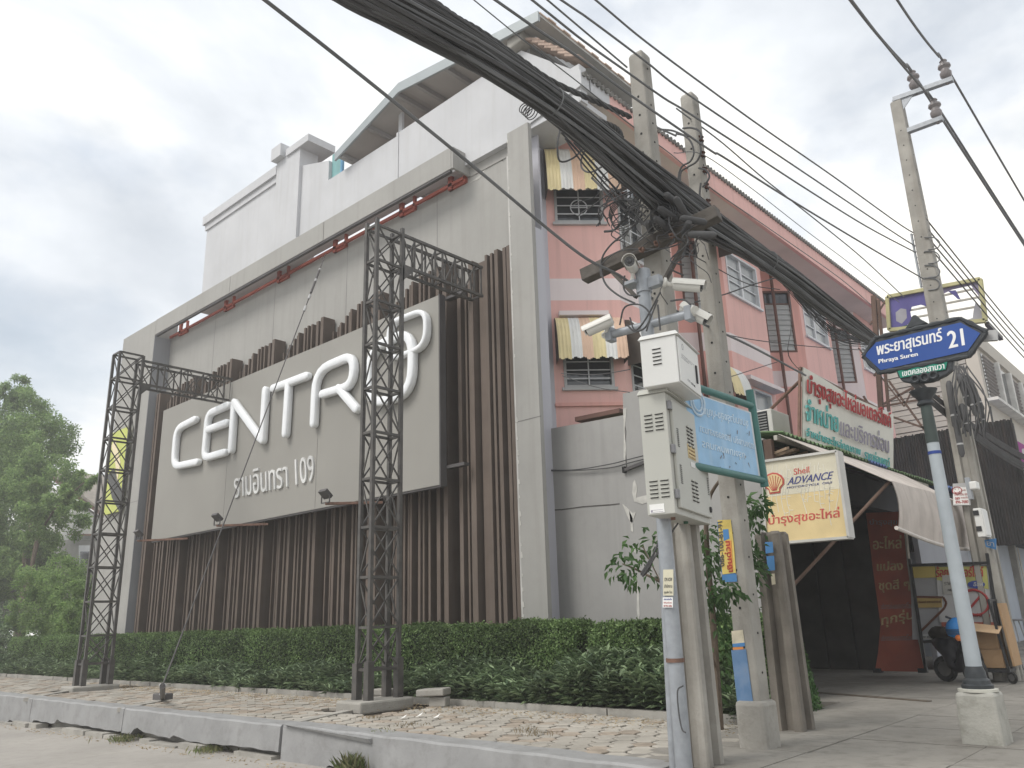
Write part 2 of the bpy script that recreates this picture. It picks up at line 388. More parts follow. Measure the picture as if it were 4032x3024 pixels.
MB().box((-28.0, YF, 10.98), (-25.45, YG+.2, 11.53)).build('pillar_head', M_gry, front)
MB().box((-25.448, YF+.004, 0), (-25.43, YG, 10.97)).build('pillar_return', M_gryd, front, 'dark grey inner side with painted shade')
MB().box((-25.45, YG, 0), (-9.5, YG+.15, 11.0)).build('wall', M_gry, front)
# beam segments
bx = [-25.45, -20.6, -15.9, -11.15]
for i in range(3):
    MB().box((bx[i]+.006, YF+.003*i, 11.01), (bx[i+1]-.006, YF+.09, 11.55)).build('top_beam', M_gry, front, bevel=.01)
MB().box((-11.16, YF+.02, 11.02), (-11.1, YG+.01, 11.54)).build('beam_end', M_gry, front)
MB().box((-11.1, YG-.02, 11.0), (-9.5, YG+.12, 11.24)).build('wall_cap', M_gry, front)
# right pillar with reveal
MB().box((-9.48, YF, 0), (-8.92, YF+.1, 11.08)).build('pillar', M_gry, front)
MB().box((-9.56, YF+.05, 0), (-9.484, YG, 10.6)).build('pillar_reveal', mat('pale_reveal', (.5, .49, .47), streak=.3), front)
# recessed dark joints and panel seams
q = MB()
for x in (-22.4, -19.0, -15.6, -12.2): q.box((x, YG-.003, 8.0), (x+.012, YG+.01, 11.0))
q.box((-9.5, YF-.004, 5.02), (-8.9, YF+.01, 5.035)); q.box((-28, YF-.004, 5.5), (-25.46, YF+.01, 5.515))
q.build('panel_seam', mat('dark_seam', (.2, .195, .19)), front)  # joint lines in their own darker grey
q = MB()                                             # chipped plaster along the pillar edge and wall
def chip(pts, y, d=.006): q.prism([(p[0], y-d, p[1]) for p in pts], (0, d+.003, 0))
def chips(a, b, y, w=.05, n=14):
    for i in range(n):
        t = i/n + random.uniform(-.02, .02); x = a[0]+(b[0]-a[0])*t; z = a[1]+(b[1]-a[1])*t; s = random.uniform(.3, 1)*w
        chip([(x-s*.4, z-s), (x+s*.5, z-s*.7), (x+s*.3, z+s), (x-s*.3, z+s*1.2)], y)
chips((-9.47, 10.8), (-9.47, 6), YF, .045, 16); chips((-9.47, 5), (-9.46, 1.3), YF, .06, 14)
p1 = V(1850, 613, y=YG-.02); p2 = V(1996, 612, y=YG-.02)
a = V(1850, 720, y=YG); b = V(1990, 615, y=YG)
chip([(a.x, a.z), (a.x+.35, a.z+.05), (a.x+.9, a.z+.45), (b.x-.05, b.z-.1), (b.x-.02, b.z+.18), (a.x+.75, a.z+.3), (a.x+.3, a.z-.03)], YG)
q.build('plaster_damage', M_plaster, front)
# red steel brackets between wall top and beam
for px in (700, 880, 1090, 1310, 1570, 1760):
    p = V(px, 1315-(px-700)*.66, y=YG-.1); x = p.x; g = MB()
    g.box((x, YF+.5, 10.9), (x+.5, YG+.02, 10.98)); g.box((x, YG-.08, 10.9), (x+.12, YG-.004, 11.35)); g.box((x+.5, YG-.08, 10.9), (x+.56, YG-.004, 11.3))
    g.bar((x+.05, YG-.05, 11.33), (x+.5, YG-.05, 11.33), .06); g.bar((x+.1, YF+.5, 11.0), (x+.1, YG-.02, 11.3), .05)
    g.build('bracket', M_redst, front)
g = MB(); g.box((-25.4, YG-.08, 10.985), (-11.2, YG-.02, 11.06)); g.build('wall_rail', M_redst, front)
g = MB(); g.box((-25.4, YF+.02, 10.96), (-11.2, YF+.1, 11.005)); g.build('beam_rail', mat('dark_steel', (.09, .085, .085), rough=.5, bump=.05), front)
# slats: repeating rhythm of fins (x offset, width, depth, height)
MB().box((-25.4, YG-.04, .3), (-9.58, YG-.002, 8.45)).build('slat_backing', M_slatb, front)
cyc = [(0, .10, .28, 8.97), (.25, .12, .32, 9.0), (.52, .04, .14, 8.6), (.80, .05, .2, 8.62), (.90, .05, .22, 8.64), (1.02, .05, .28, 8.66), (1.22, .06, .28, 8.78), (1.34, .05, .26, 8.84), (1.45, .06, .3, 8.88), (1.66, .07, .26, 8.96), (1.78, .05, .24, 9.0), (1.95, .06, .24, 8.99)]
P_ = 2.24; x0 = -25.32; k = 0; nsl = 0
while x0 < -11.6:
    for off, w, d, ht in cyc:
        x = x0 + off
        if x > -11.1: continue
        hh = ht if x > -21.4 or off > 0 else ht
        ubox('slat', M_slat, front, (x, YG-.06-d, .35), (x+w, YG-.041, hh)); nsl += 1
    x0 += P_
for x, w, d, ht in ((-11.15, .10, .35, 8.1), (-10.98, .05, .3, 8.2), (-10.88, .05, .3, 8.25), (-10.74, .12, .42, 8.66), (-10.55, .18, .3, 8.62), (-10.33, .06, .35, 8.7), (-10.2, .06, .33, 8.7), (-10.06, .09, .35, 8.72), (-9.88, .08, .3, 8.72), (-9.74, .1, .34, 8.7)):
    ubox('slat', M_slat, front, (x, YG-.06-d, .35), (x+w, YG-.041, ht))
# yellow banner seen through the left truss
ban = thing('pillar_banner', (-27.2, YF-.1, 4.5), 'yellow-green vertical banner on the left pillar behind the lattice mast', 'banner')
M_lime = mat('lime_print', (.50, .54, .14), rough=.5, bump=0, var=.05); M_cream = mat('cream_print', (.75, .65, .45), bump=0, var=.05); M_dkprint = mat('dark_print', (.1, .1, .1), bump=0)
a = V(440, 1735, y=YF-.12); b = V(500, 1700, y=YF-.12); c = V(405, 2030, y=YF-.12)
MB().box((a.x, YF-.14, c.z), (b.x+.2, YF-.08, a.z+.25)).build('banner_board', M_lime, ban)
MB().prism([(a.x, YF-.146, a.z-1.2), (a.x+.5, YF-.146, a.z-1.0), (b.x+.2, YF-.146, a.z-1.9), (b.x+.2, YF-.146, a.z-2.6), (a.x+.6, YF-.146, a.z-2.0)], (0, .004, 0)).build('dark_panel', M_dkprint, ban)
MB().prism([(a.x+.1, YF-.15, a.z-.2), (a.x+.35, YF-.15, a.z), (a.x+1.0, YF-.15, a.z-.9), (a.x+.9, YF-.15, a.z-1.5), (a.x+.6, YF-.15, a.z-.9)], (0, .004, 0)).build('cream_mark', M_cream, ban)
# ================================================================ sign board
YS = 10.3
sign = thing('sign_board', (-17.4, YS, 4.1), 'big grey board with white CENTRO letters mounted across the slats', 'sign board')
M_board = mat('board_grey', (.285, .275, .252), rough=.65, var=.04, scale=.7, bump=.06, streak=.1, streak_col=(.24, .22, .2))
M_letter = mat('white_acrylic', (.82, .84, .86), rough=.2, var=.05, scale=6, bump=0, spec=.5, grime=.12, grime_col=(.5, .46, .4))
sx = [-23.55, -19.45, -15.35, -11.24]
for i in range(3): MB().box((sx[i]+.002, YS+.001*i, 4.08), (sx[i+1]-.002, YS+.14, 7.98)).build('board_panel', M_board, sign)
q = MB(); q.box((-11.235, YS-.004, 4.06), (-11.2, YS+.16, 8.0)); q.box((-23.56, YS+.02, 4.04), (-11.22, YS+.12, 4.075)); q.build('board_edge', mat('dark_steel', (.09,.085,.085)), sign)
for z in (7.9, 4.4): MB().box((-11.2, YS+.14, z), (-10.7, YS+.28, z+.06)).build('board_support', mat('dark_steel', (.09,.085,.085)), sign)
q = MB()
for x, z0, z1 in ((-19.45, 4.1, 7.97), (-15.35, 4.1, 5.7)): q.box((x-.003, YS-.003, z0), (x+.003, YS+.01, z1))
q.build('board_joint', mat('dark_seam', (.2, .195, .19)), sign)
def r1(x, y): return V(x/1.659, 900+y/1.659, y=YS)
def r3(x, y): return V(900+x/1.659, 900+y/1.659, y=YS)
def stroke(pts, name, w=.2, d=.17, closed=False, off=0, k=1):
    P = [Vector(p) for p in pts]
    if k > 1: P = spline(P, k)
    n = len(P); sec = []
    for a in range(12):
        t = 2*math.pi*a/12; c, s = math.cos(t), math.sin(t)
        sec.append((math.copysign(abs(c)**.45, c)*w/2, math.copysign(abs(s)**.45, s)*d/2))
    Yv = Vector((0, -1, 0)); rings = []; 
    ext = []
    for i in range(n):
        if closed: t = (P[(i+1)%n]-P[(i-1)%n]).normalized()
        else: t = (P[min(i+1, n-1)]-P[max(i-1, 0)]).normalized()
        ext.append((P[i], t, 1.0))
    if not closed:
        a, t, _ = ext[0]; pre = [(a - t*(w/2)*math.sin(u), t, max(math.cos(u), .15)) for u in (1.45, 1.1, .6)]
        b, t2, _ = ext[-1]; post = [(b + t2*(w/2)*math.sin(u), t2, max(math.cos(u), .15)) for u in (.6, 1.1, 1.45)]
        ext = pre + ext + post
    for p, t, sc in ext:
        lat = t.cross(Yv).normalized()
        rings.append([p + Yv*(d/2+.005+off) + lat*u*sc + Yv*v*(.6+.4*sc) for u, v in sec])
    m = len(rings); vs = [q for R in rings for q in R]; fs = []
    for i in range(m if closed else m-1):
        j = (i+1) % m
        for a in range(12): fs.append((i*12+a, i*12+(a+1)%12, j*12+(a+1)%12, j*12+a))
    if not closed: fs += [tuple(range(11, -1, -1)), tuple((m-1)*12+a for a in range(12))]
    return MB().add(vs, fs).build(name, M_letter, sign, smooth=True)
def letter(strokes, lab):
    """all the strokes of one letter as one mesh"""
    obs = [stroke(s[0], 'letter', off=i*.004, k=s[1] if len(s) > 1 else 1, w=s[2] if len(s) > 2 else .2, closed=s[3] if len(s) > 3 else False) for i, s in enumerate(strokes)]
    bm = bmesh.new()
    for o in obs: bm.from_mesh(o.data)
    me = bpy.data.meshes.new('letter'); bm.to_mesh(me); bm.free(); me.materials.append(M_letter)
    me.polygons.foreach_set('use_smooth', [True]*len(me.polygons)); me.set_sharp_from_angle(angle=math.radians(50))
    for o in obs[1:]: bpy.data.objects.remove(o)
    obs[0].data = me; obs[0]['label'] = lab
def rr(pts, r=.3):
    """round the inner corners of an open polyline"""
    P = [Vector(p) for p in pts]; o = [P[0]]
    for i in range(1, len(P)-1):
        a = (P[i-1]-P[i]); b = (P[i+1]-P[i]); q = min(r, a.length/2, b.length/2); A = P[i]+a.normalized()*q; Bq = P[i]+b.normalized()*q
        for t in np.linspace(0, 1, 6): o.append(A*(1-t)**2 + P[i]*2*t*(1-t) + Bq*t*t)
    return o + [P[-1]]
letter([(rr([r1(1300, 1250), r1(1178, 1312), r1(1158, 1560), r1(1315, 1528)], .35),)], 'white letter C')
letter([(rr([r1(1515, 1158), r1(1385, 1215), r1(1358, 1505), r1(1495, 1465)], .25),), ([r1(1385, 1318), r1(1508, 1272)],)], 'white letter E')
letter([([r3(62, 1140), r3(42, 1448)],), ([r3(64, 1142), r3(238, 1378)],), ([r3(268, 1062), r3(250, 1385)],)], 'white letter N')
letter([([r3(318, 1050), r3(538, 968)],), ([r3(418, 1020), r3(398, 1345)],)], 'white letter T')
letter([(rr([r3(582, 1278), r3(596, 935), r3(845, 830), r3(838, 1030), r3(640, 1088)], .55),), ([r3(748, 1050), r3(862, 1183)],)], 'white letter R')
def rrc(pts, r):
    n = len(pts); P = [Vector(p) for p in pts]; o = []
    for i in range(n):
        a = P[i-1]-P[i]; b = P[(i+1)%n]-P[i]; q = min(r, a.length/2, b.length/2); A = P[i]+a.normalized()*q; Bq = P[i]+b.normalized()*q
        for t in np.linspace(0, 1, 7): o.append(A*(1-t)**2 + P[i]*2*t*(1-t) + Bq*t*t)
    return o
letter([(rrc([r3(950, 795), r3(1228, 668), r3(1222, 1085), r3(938, 1160)], .55), 1, .2, True)], 'white letter O')
letter([(rrc([r3(1080, 625), r3(1322, 535), r3(1318, 775), r3(1075, 870)], .35), 1, .11, True)], 'thin white rounded square on the letter O')
a = V(925, 1955, y=YS); b = V(1248, 1868, y=YS); c = V(921, 1893, y=YS); 
text_quad('รามอินทรา 109', V(927, 1962, y=YS), V(1243, 1895, y=YS), V(925, 1885, y=YS)+Vector((0, 0, .12)), mat('small_letter_white', (.60, .60, .59), rough=.4, bump=0), sign, depth=.04)
# floodlights on rusty arms under the board
M_rust = mat('rusty_steel', (.17, .10, .075), var=.3, scale=9)
M_dk = mat('dark_steel', (.09, .085, .085))
def flood(name_label, u, v, lx, ux, uy):
    p = V(u, v, y=YS-.75); f = thing('floodlight', p, name_label, 'floodlight', 'floodlights under the sign board')
    g = MB(); g.bar(p + Vector((0, 0, -.12)), Vector((p.x+lx, YS+.1, p.z-.12)), .07, .05); g.build('arm', M_rust, f)
    g = MB(); g.obox(p+Vector((-.13, .05, -.02)), (.26, 0, 0), (0, -.16, .14), (0, .05, .06)); g.build('lamp_housing', M_dk, f, bevel=.01)
    g = MB(); g.obox(p+Vector((-.11, .035+.05-.012, .0)), (.22, 0, 0), (0, -.13, .115), (0, .004, .004)); g.build('lens', mat('lamp_glass', (.5, .5, .48), rough=.2, bump=0), f)
    g = MB(); g.bar(p+Vector((-.14, 0, -.1)), p+Vector((-.14, 0, .06)), .02); g.bar(p+Vector((.14, 0, -.1)), p+Vector((.14, 0, .06)), .02); g.bar(p+Vector((-.14, 0, -.1)), p+Vector((.14, 0, -.1)), .02); g.build('yoke', M_dk, f)
flood('small floodlight at the left end under the grey sign board', 545, 2112, 1.2, 0, 0)
flood('small floodlight below the thai lettering beside the guy wire', 855, 2050, .9, 0, 0)
flood('small floodlight on a rusty arm left of the central lattice mast', 1282, 1960, .8, 0, 0)
# ================================================================ pink shophouse row behind and beside
KK = 1.0427
def kz(z): return 1.55 + (z-1.55)*KK
M_pink = mat('pink_paint', (.75, .455, .415), var=.05, scale=.9, bump=.1, streak=.4, streak_col=(.5, .31, .28), grime=.1, grime_col=(.55, .38, .34))
M_salmon = mat('salmon_tone', (.71, .385, .34), var=.06, scale=.9, bump=.1, streak=.4, streak_col=(.47, .26, .23))  # deeper tone than the pink, for most chamfers and the recess walls
M_orange = mat('orange_paint', (.62, .30, .20), var=.08, scale=1.5, bump=.1)
M_pale = mat('pale_pink_paint', (.74, .66, .655), var=.04, scale=.9, bump=.1, streak=.15, streak_col=(.5, .42, .42))
M_lilac = mat('lilac_white_paint', (.50, .50, .545), var=.04, scale=.9, bump=.1, streak=.18, streak_col=(.42, .41, .45))
M_frame = mat('white_frame', (.62, .63, .65), rough=.5, bump=.05, var=.06)
M_alu = mat('aluminium_frame', (.42, .42, .42), rough=.45, bump=.05, var=.1)
M_glass = glassmat('window_glass', (.045, .05, .055)); M_glassl = glassmat('pale_window_glass', (.30, .32, .335), .25)
M_louv = mat('louver_glass', (.40, .42, .42), rough=.35, bump=0, var=.1); M_brown = mat('brown_frame', (.13, .07, .055), rough=.6)
M_sof = mat('soffit_board', (.68, .61, .56), var=.08, scale=1.2, bump=.1)
M_sofg = mat('grey_soffit', (.34, .335, .33), var=.06)
house = thing('shophouse_row', (-9.5, 20, 0), 'pink three-storey shophouse row with bay windows and a white gable end', 'building')
def panel(name, p0, p1, z0, z1, holes, bands, parent, th=.14):
    """wall between plan points p0,p1 with rectangular openings; bands = [(z from, material index)]"""
    p0, p1 = Vector((*p0, 0)), Vector((*p1, 0)); Lg = (p1-p0).length; d = (p1-p0)/Lg; n = Vector((d.y, -d.x, 0))
    ss = sorted({0, Lg} | {h[0] for h in holes} | {h[1] for h in holes}); zz = sorted({z0, z1} | {h[2] for h in holes} | {h[3] for h in holes} | {b[0] for b in bands if z0 < b[0] < z1})
    q = MB()
    inh = lambda s, z: any(h[0] < s < h[1] and h[2] < z < h[3] for h in holes)
    def mi(z):
        r = 0
        for b in bands:
            if z > b[0]: r = b[1]
        return r
    for a, b in zip(ss, ss[1:]):
        for c, e in zip(zz, zz[1:]):
            if inh((a+b)/2, (c+e)/2): continue
            A = p0+d*a; Bp = p0+d*b; u = Vector((0, 0, 1))
            q.quad(A+u*c, Bp+u*c, Bp+u*e, A+u*e, mi((c+e)/2))
    for h in holes:
        A = p0+d*h[0]; Bp = p0+d*h[1]; u = Vector((0, 0, 1)); w = -n*th; k = mi((h[2]+h[3])/2)
        q.quad(A+u*h[2], Bp+u*h[2], Bp+u*h[2]+w, A+u*h[2]+w, k); q.quad(A+u*h[3], A+u*h[3]+w, Bp+u*h[3]+w, Bp+u*h[3], k)
        q.quad(A+u*h[2], A+u*h[2]+w, A+u*h[3]+w, A+u*h[3], k); q.quad(Bp+u*h[2], Bp+u*h[3], Bp+u*h[3]+w, Bp+u*h[2]+w, k)
    return q, p0, d, n
def window(parent, p0, d, n, s0, s1, z0, z1, kind, th=.14):
    u = Vector((0, 0, 1)); at = lambda s, z, o: p0 + d*s + u*z + n*o
    def bar(q, s_, z_, e_, f_, o0=-.08, o1=-.03):      # rectangular bar in the wall plane
        q.obox(at(s_, z_, o0), d*(e_-s_), u*(f_-z_), n*(o1-o0))
    fw = .055
    M = {'casement': M_frame, 'grille': M_alu, 'louver': M_brown, 'door': M_frame, 'dark': M_alu, 'shutter': M_frame}[kind]
    q = MB(); oo = .02 if kind != 'louver' else .01
    w = MB()
    for s_, z_, e_, f_ in ((s0, z0, s0+fw, z1), (s1-fw, z0, s1, z1), (s0+fw, z0, s1-fw, z0+fw), (s0+fw, z1-fw, s1-fw, z1)): bar(w, s_, z_, e_, f_, -.1, oo)
    if kind in ('casement', 'grille', 'dark'): bar(w, s0-.05, z0-.06, s1+.05, z0-.002, -.05, .07)
    win = w.build('window', M, parent)
    if kind == 'casement':
        mid = (s0+s1)/2; bar(q, mid-.05, z0+fw, mid+.05, z1-fw)
        for t in (.35, .68):
            for a, b in ((s0+fw, mid-.05), (mid+.05, s1-fw)): bar(q, a, z0+(z1-z0)*t-.015, b, z0+(z1-z0)*t+.015, -.07, -.04)
        q.build('glazing_bar', M_frame, win); MB().obox(at(s0+fw, z0+fw, -.1), d*(s1-s0-2*fw), u*(z1-z0-2*fw), n*.02).build('pane', M_glassl, win)
    elif kind in ('grille', 'dark'):
        g = MB(); mid = (s0+s1)/2
        g.obox(at(mid-.012, z0+fw, -.03), d*.024, u*(z1-z0-2*fw), n*.015)
        for t in (.22, .42, .62, .82): g.obox(at(s0+fw, z0+(z1-z0)*t, -.028), d*(s1-s0-2*fw), u*.022, n*.012)
        if kind == 'grille':
            c = at(mid, z0+(z1-z0)*.38, -.01); R = (s1-s0)*.17
            g.tube([c + d*math.cos(t)*R + u*math.sin(t)*R for t in np.linspace(0, 2*math.pi, 21)], .012, 5)
            for t in range(4):
                t = t*math.pi/2; g.tube([c, c + d*math.cos(t)*R + u*math.sin(t)*R], .012, 5)
        g.build('grille', M_frame, win); MB().obox(at(s0+fw, z0+fw, -.12), d*(s1-s0-2*fw), u*(z1-z0-2*fw), n*.02).build('pane', M_glass, win)
    elif kind == 'louver':
        n_ = 9; top = z0+(z1-z0)*.78
        bar(q, s0+fw, top, s1-fw, top+.04); q.build('transom', M_brown, win)
        g = MB(); hh = (top-z0-fw)/n_
        for i in range(n_): g.obox(at(s0+fw, z0+fw+hh*i, -.03), d*(s1-s0-2*fw), u*hh*1.03 + n*-.03, n*.012)
        g.build('louver_blades', M_louv, win); MB().obox(at(s0+fw, top+.04, -.09), d*(s1-s0-2*fw), u*(z1-top-fw-.04), n*.02).build('pane', M_glass, win)
        MB().obox(at(s0+fw, z0+fw, -.13), d*(s1-s0-2*fw), u*(top-z0-fw), n*.02).build('backing', M_glass, win)
    elif kind == 'door':
        mid = (s0+s1)/2; bar(q, s0+fw, z1-.55, s1-fw, z1-.5)
        for t in (.3, .55): bar(q, s0+fw, z0+(z1-z0)*t-.02, s1-fw, z0+(z1-z0)*t+.02, -.07, -.04)
        q.build('glazing_bar', M_frame, win); MB().obox(at(s0+fw, z0+fw, -.1), d*(s1-s0-2*fw), u*(z1-z0-2*fw), n*.02).build('pane', M_glassl, win)
    elif kind == 'shutter':
        g = MB(); k = 12; hh = (z1-z0-2*fw)/k
        for i in range(k): g.obox(at(s0+fw, z0+fw+hh*i, -.08), d*(s1-s0-2*fw), u*hh*.97, n*.03)
        g.build('shutter_slats', mat('grey_shutter', (.42, .42, .44), rough=.5), win)
    return win
M_aw = {'y': mat('awning_yellow', (.74, .63, .36), rough=.5, streak=.35, streak_col=(.42, .35, .2), var=.08), 'w': mat('awning_white', (.72, .72, .70), rough=.5, streak=.3, streak_col=(.45, .4, .33), var=.05), 'o': mat('awning_orange', (.70, .49, .36), rough=.5, streak=.35, streak_col=(.4, .28, .2), var=.08)}
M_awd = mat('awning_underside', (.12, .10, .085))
def awning(parent, p0, d, n, s0, s1, ztop, drop, proj, pat):
    q = MB(); u = Vector((0, 0, 1)); W_ = s1-s0; nr = int(W_/.035); prof = []
    for i in range(7):
        t = i/6; prof.append((proj*math.sin(t*1.45)/math.sin(1.45)*1.0, ztop - drop*(1-math.cos(t*1.5))/(1-math.cos(1.5))))
    mats = [M_aw['y'], M_aw['w'], M_aw['o'], M_awd]; key = {'y': 0, 'w': 1, 'o': 2}
    for i in range(nr):
        a, b = s0 + W_*i/nr, s0 + W_*(i+1)/nr; mi = key[pat[min(int(i/nr*len(pat)), len(pat)-1)]]
        ra = .012 if (i//1) % 2 else 0; rb = .012 if (i+1) % 2 else 0
        jag = .02*math.sin(i*1.3)+.015*math.sin(i*.45)
        for j in range(6):
            (o0, z0_), (o1, z1_) = prof[j], prof[j+1]
            if j == 5: z1_ -= jag
            q.quad(p0+d*a+n*(o0+ra)+u*z0_, p0+d*b+n*(o0+rb)+u*z0_, p0+d*b+n*(o1+rb)+u*z1_, p0+d*a+n*(o1+ra)+u*z1_, mi)
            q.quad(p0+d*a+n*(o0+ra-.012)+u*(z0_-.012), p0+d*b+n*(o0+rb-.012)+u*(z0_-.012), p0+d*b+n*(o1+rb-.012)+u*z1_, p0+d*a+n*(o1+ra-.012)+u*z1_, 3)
    for s_ in (s0, s1):
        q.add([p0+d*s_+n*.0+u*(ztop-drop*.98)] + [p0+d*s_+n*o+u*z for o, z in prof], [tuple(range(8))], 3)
    return q.build('awning', mats, parent)
bands = [(0, 0), (kz(7.5), 1), (kz(7.96), 0)]
X0, XF = -9.5, -8.5
ys = [12.8 + 4.72*i for i in range(4)]
for i, yF in enumerate(ys):
    yA = yF - 1.03; first = i == 0
    low0 = 4.2
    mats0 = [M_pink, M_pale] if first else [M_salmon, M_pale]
    matsF = [M_pink, M_pale]
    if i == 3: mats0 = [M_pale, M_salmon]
    ZT = 11.6
    # chamfer
    if first: holes = [(.18, 1.22, kz(9.17), kz(10.1)), (.2, 1.2, kz(5.72), kz(6.55))]
    else: holes = [(.35, 1.2, kz(8.5), kz(10.35))]
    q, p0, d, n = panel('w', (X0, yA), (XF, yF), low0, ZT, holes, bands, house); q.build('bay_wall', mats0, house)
    for h in holes: window(house, p0, d, n, *h, 'grille' if first and h[2] > 8 else 'dark' if first else 'louver')
    if first:
        awning(house, p0, d, n, .0, 1.52, 11.22, 1.22, .5, 'ywoywo'); awning(house, p0, d, n, .06, 1.42, 7.36, 1.0, .48, 'ywoywo')
        MB().obox(p0+d*.15+Vector((0, 0, kz(7.14))), d*1.0, n*.16, Vector((0, 0, .09))).build('window_hood', M_pale, house)
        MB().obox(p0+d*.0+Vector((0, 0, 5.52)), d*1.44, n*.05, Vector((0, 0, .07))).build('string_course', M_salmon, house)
    # front
    fl = 2.25
    if first: hf = [(.15, 1.05, kz(8.55), kz(10.1)), (.2, 1.1, kz(5.6), kz(6.6))]
    else: hf = [(.22, 1.98, kz(9.05), kz(10.2))]
    if i == 1: hf.append((.95, 1.95, kz(4.4), kz(6.75)))
    if i == 2: hf.append((.2, 2.0, kz(4.4), kz(6.2)))
    q, p0, d, n = panel('w', (XF, yF), (XF, yF+fl), low0, ZT, hf, bands, house); q.build('bay_wall', matsF, house)
    for h in hf:
        window(house, p0, d, n, *h, 'dark' if first else ('casement' if h[2] > 7 else ('door' if i == 1 else 'shutter')))
    if first:
        awning(house, p0, d, n, .05, 1.25, 11.2, 1.1, .45, 'ywoyw'); awning(house, p0, d, n, .1, 1.3, 7.35, 1.0, .45, 'wow')
    if i == 1:
        MB().obox(p0+d*.25+Vector((0, 0, kz(6.8))), d*1.9, n*.3, Vector((0, 0, .1))).build('window_hood', M_pale, house)
    # back chamfer and recess
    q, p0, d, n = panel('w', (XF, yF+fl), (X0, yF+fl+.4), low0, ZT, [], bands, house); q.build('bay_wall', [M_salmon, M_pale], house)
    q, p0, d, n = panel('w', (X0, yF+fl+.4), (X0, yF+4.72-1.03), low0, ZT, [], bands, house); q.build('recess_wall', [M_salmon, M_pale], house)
    if i in (0, 1, 2):
        c = Vector((X0+.55, yF+4.72-1.03+.35, 0)); MB().cyl((c.x, c.y, low0), (c.x, c.y, ZT), .045, 8).build('drain_pipe', M_brown, house)
    if i < 2:                                       # side awnings seen past the poles
        p0 = Vector((XF, yF+ (1.3 if i == 0 else 0), 0)); 
        awning(house, p0, Vector((0, 1, 0)), Vector((1, 0, 0)), .0 if i == 0 else -.9, .95 if i == 0 else -.1, 11.2 if i == 0 else 11.1, .9, .45, 'owoyw')
awning(house, Vector((XF, ys[1], 0)), Vector((0, 1, 0)), Vector((1, 0, 0)), -1.0, -.05, 7.25, .85, .45, 'yw')
YE = ys[-1] + 2.25
q = MB(); q.box((X0-6, YE+.01, 0), (XF, YE+.2, 12)); q.build('end_wall', M_pink, house)
# column between the grey pillar and the pink wall
MB().box((-9.75, 11.25, 0), (V(2132, 900, y=11.25).x, 11.3, 11.56)).build('corner_column', M_lilac, house)
MB().box((-9.95, 11.301, 0), (-9.495, 11.79, 11.56)).build('corner_column', M_lilac, house)
MB().box((-9.75, 10.95, 0), (V(2115, 1200, y=10.95).x, 11.24, 9.0)).build('corner_column', M_lilac, house)
# white gable wall
zb = 11.25
def g(u, v): p = V(u, v, y=YWH); return (p.x, p.z)
xl = g(820, 857)[0]; xc1 = g(1103, 650)[0]; zc = g(1103, 650)[1]
MB().box((xl, YWH, zb), (xc1, YWH+.3, zc-.35)).build('upper_wall', M_white, house)
MB().box((xl-.12, YWH-.12, zc-.35), (xc1, YWH+.4, zc-.06)).build('cornice', M_white, house)
MB().box((xl-.06, YWH-.05, zc-.55), (xc1, YWH, zc-.352)).build('cornice', M_white, house)
xp = g(1190, 640)[0]
MB().box((xc1, YWH-.1, zb), (xp+.02, YWH+.5, zc+.02)).build('pier', M_white, house)
MB().box((xc1-.05, YWH-.28, zc+.02), (xc1+.45, YWH+.3, zc+.42)).build('pier_cap', M_white, house)
MB().box((xc1+.55, YWH-.16, zc-.02), (xp+.5, YWH+.75, zc+.2)).build('pier_cap', M_white, house)
x1 = g(1293, 705)[0]; z1 = 13.35
MB().prism([(xp+.02, YWH, zb), (x1, YWH, zb), (x1, YWH, g(1293, 640)[1]+.05), (xp+.02, YWH, g(1185, 656)[1])], (0, .25, 0)).build('upper_wall', M_white, house)
xs2 = g(1564, 526)[0]; zp = g(1564, 526)[1]; xg = g(2053, 199)[0]; zg = g(2053, 199)[1]; g2 = g(2246, 271)
MB().box((x1, YWH, zb), (xs2, YWH+.22, zp-.07)).build('parapet', M_white, house)
MB().box((xs2, YWH-.025, zb+.0), (xs2+.07, YWH+.02, zp)).build('parapet_joint', M_white, house)
MB().prism([(xs2+.02, YWH-.004, zb), (-7.86, YWH-.004, zb), (-7.86, YWH-.004, g2[1]), (g2[0], YWH-.004, g2[1]), (xg, YWH-.004, zg), (xs2+.02, YWH-.004, zp)], (0, .22, 0)).build('parapet', M_white, house)
MB().box((-12.0, YWH-.01, zb-.02), (-7.9, 11.9, zb+.1)).build('overhang', M_white, house)
# eave over the street: slab, white end, pink fascia, tiles
XE = -7.8; ze = 11.57; zf = 11.82
MB().prism([(XE, YWH-.05, ze-.02), (XE, YWH-.05, zf+.08), (XE-.3, YWH-.05, zf+.12), (-9.6, YWH-.05, 11.36), (-9.6, YWH-.05, 11.26)], (0, .3, 0)).build('eave_end', M_white, house)
MB().prism([(XE-.02, YWH+.2, ze), (XE-.02, 16, 11.38), (XE-.02, YE+.3, 11.33), (XE-.02, YE+.3, 11.42), (XE-.02, 16, 11.47), (XE-.02, YWH+.2, ze+.08)], (-2, 0, 0)).build('soffit', M_sof, house)
MB().box((XE-.1, YWH+.22, ze-.03), (XE, 11.9, zf)).build('fascia', M_white, house)
MB().prism([(XE, 11.9, ze-.06), (XE, 16, 11.35), (XE, YE+.3, 11.29), (XE, YE+.3, zf), (XE, 11.9, zf)], (-.1, 0, 0)).build('fascia', M_pink, house)
M_tile = mat('old_roof_tile', (.17, .165, .155), var=.35, scale=6, bump=.5)
y = YWH-.05; q = MB()
while y < YE+.35:                                      # overhanging tile ends, then the slope behind
    q.lathe((XE-.1, y+.08, zf+.035), [(.045, -.12), (.055, .17)], 6, ax=(1, 0, -.3)); y += .15
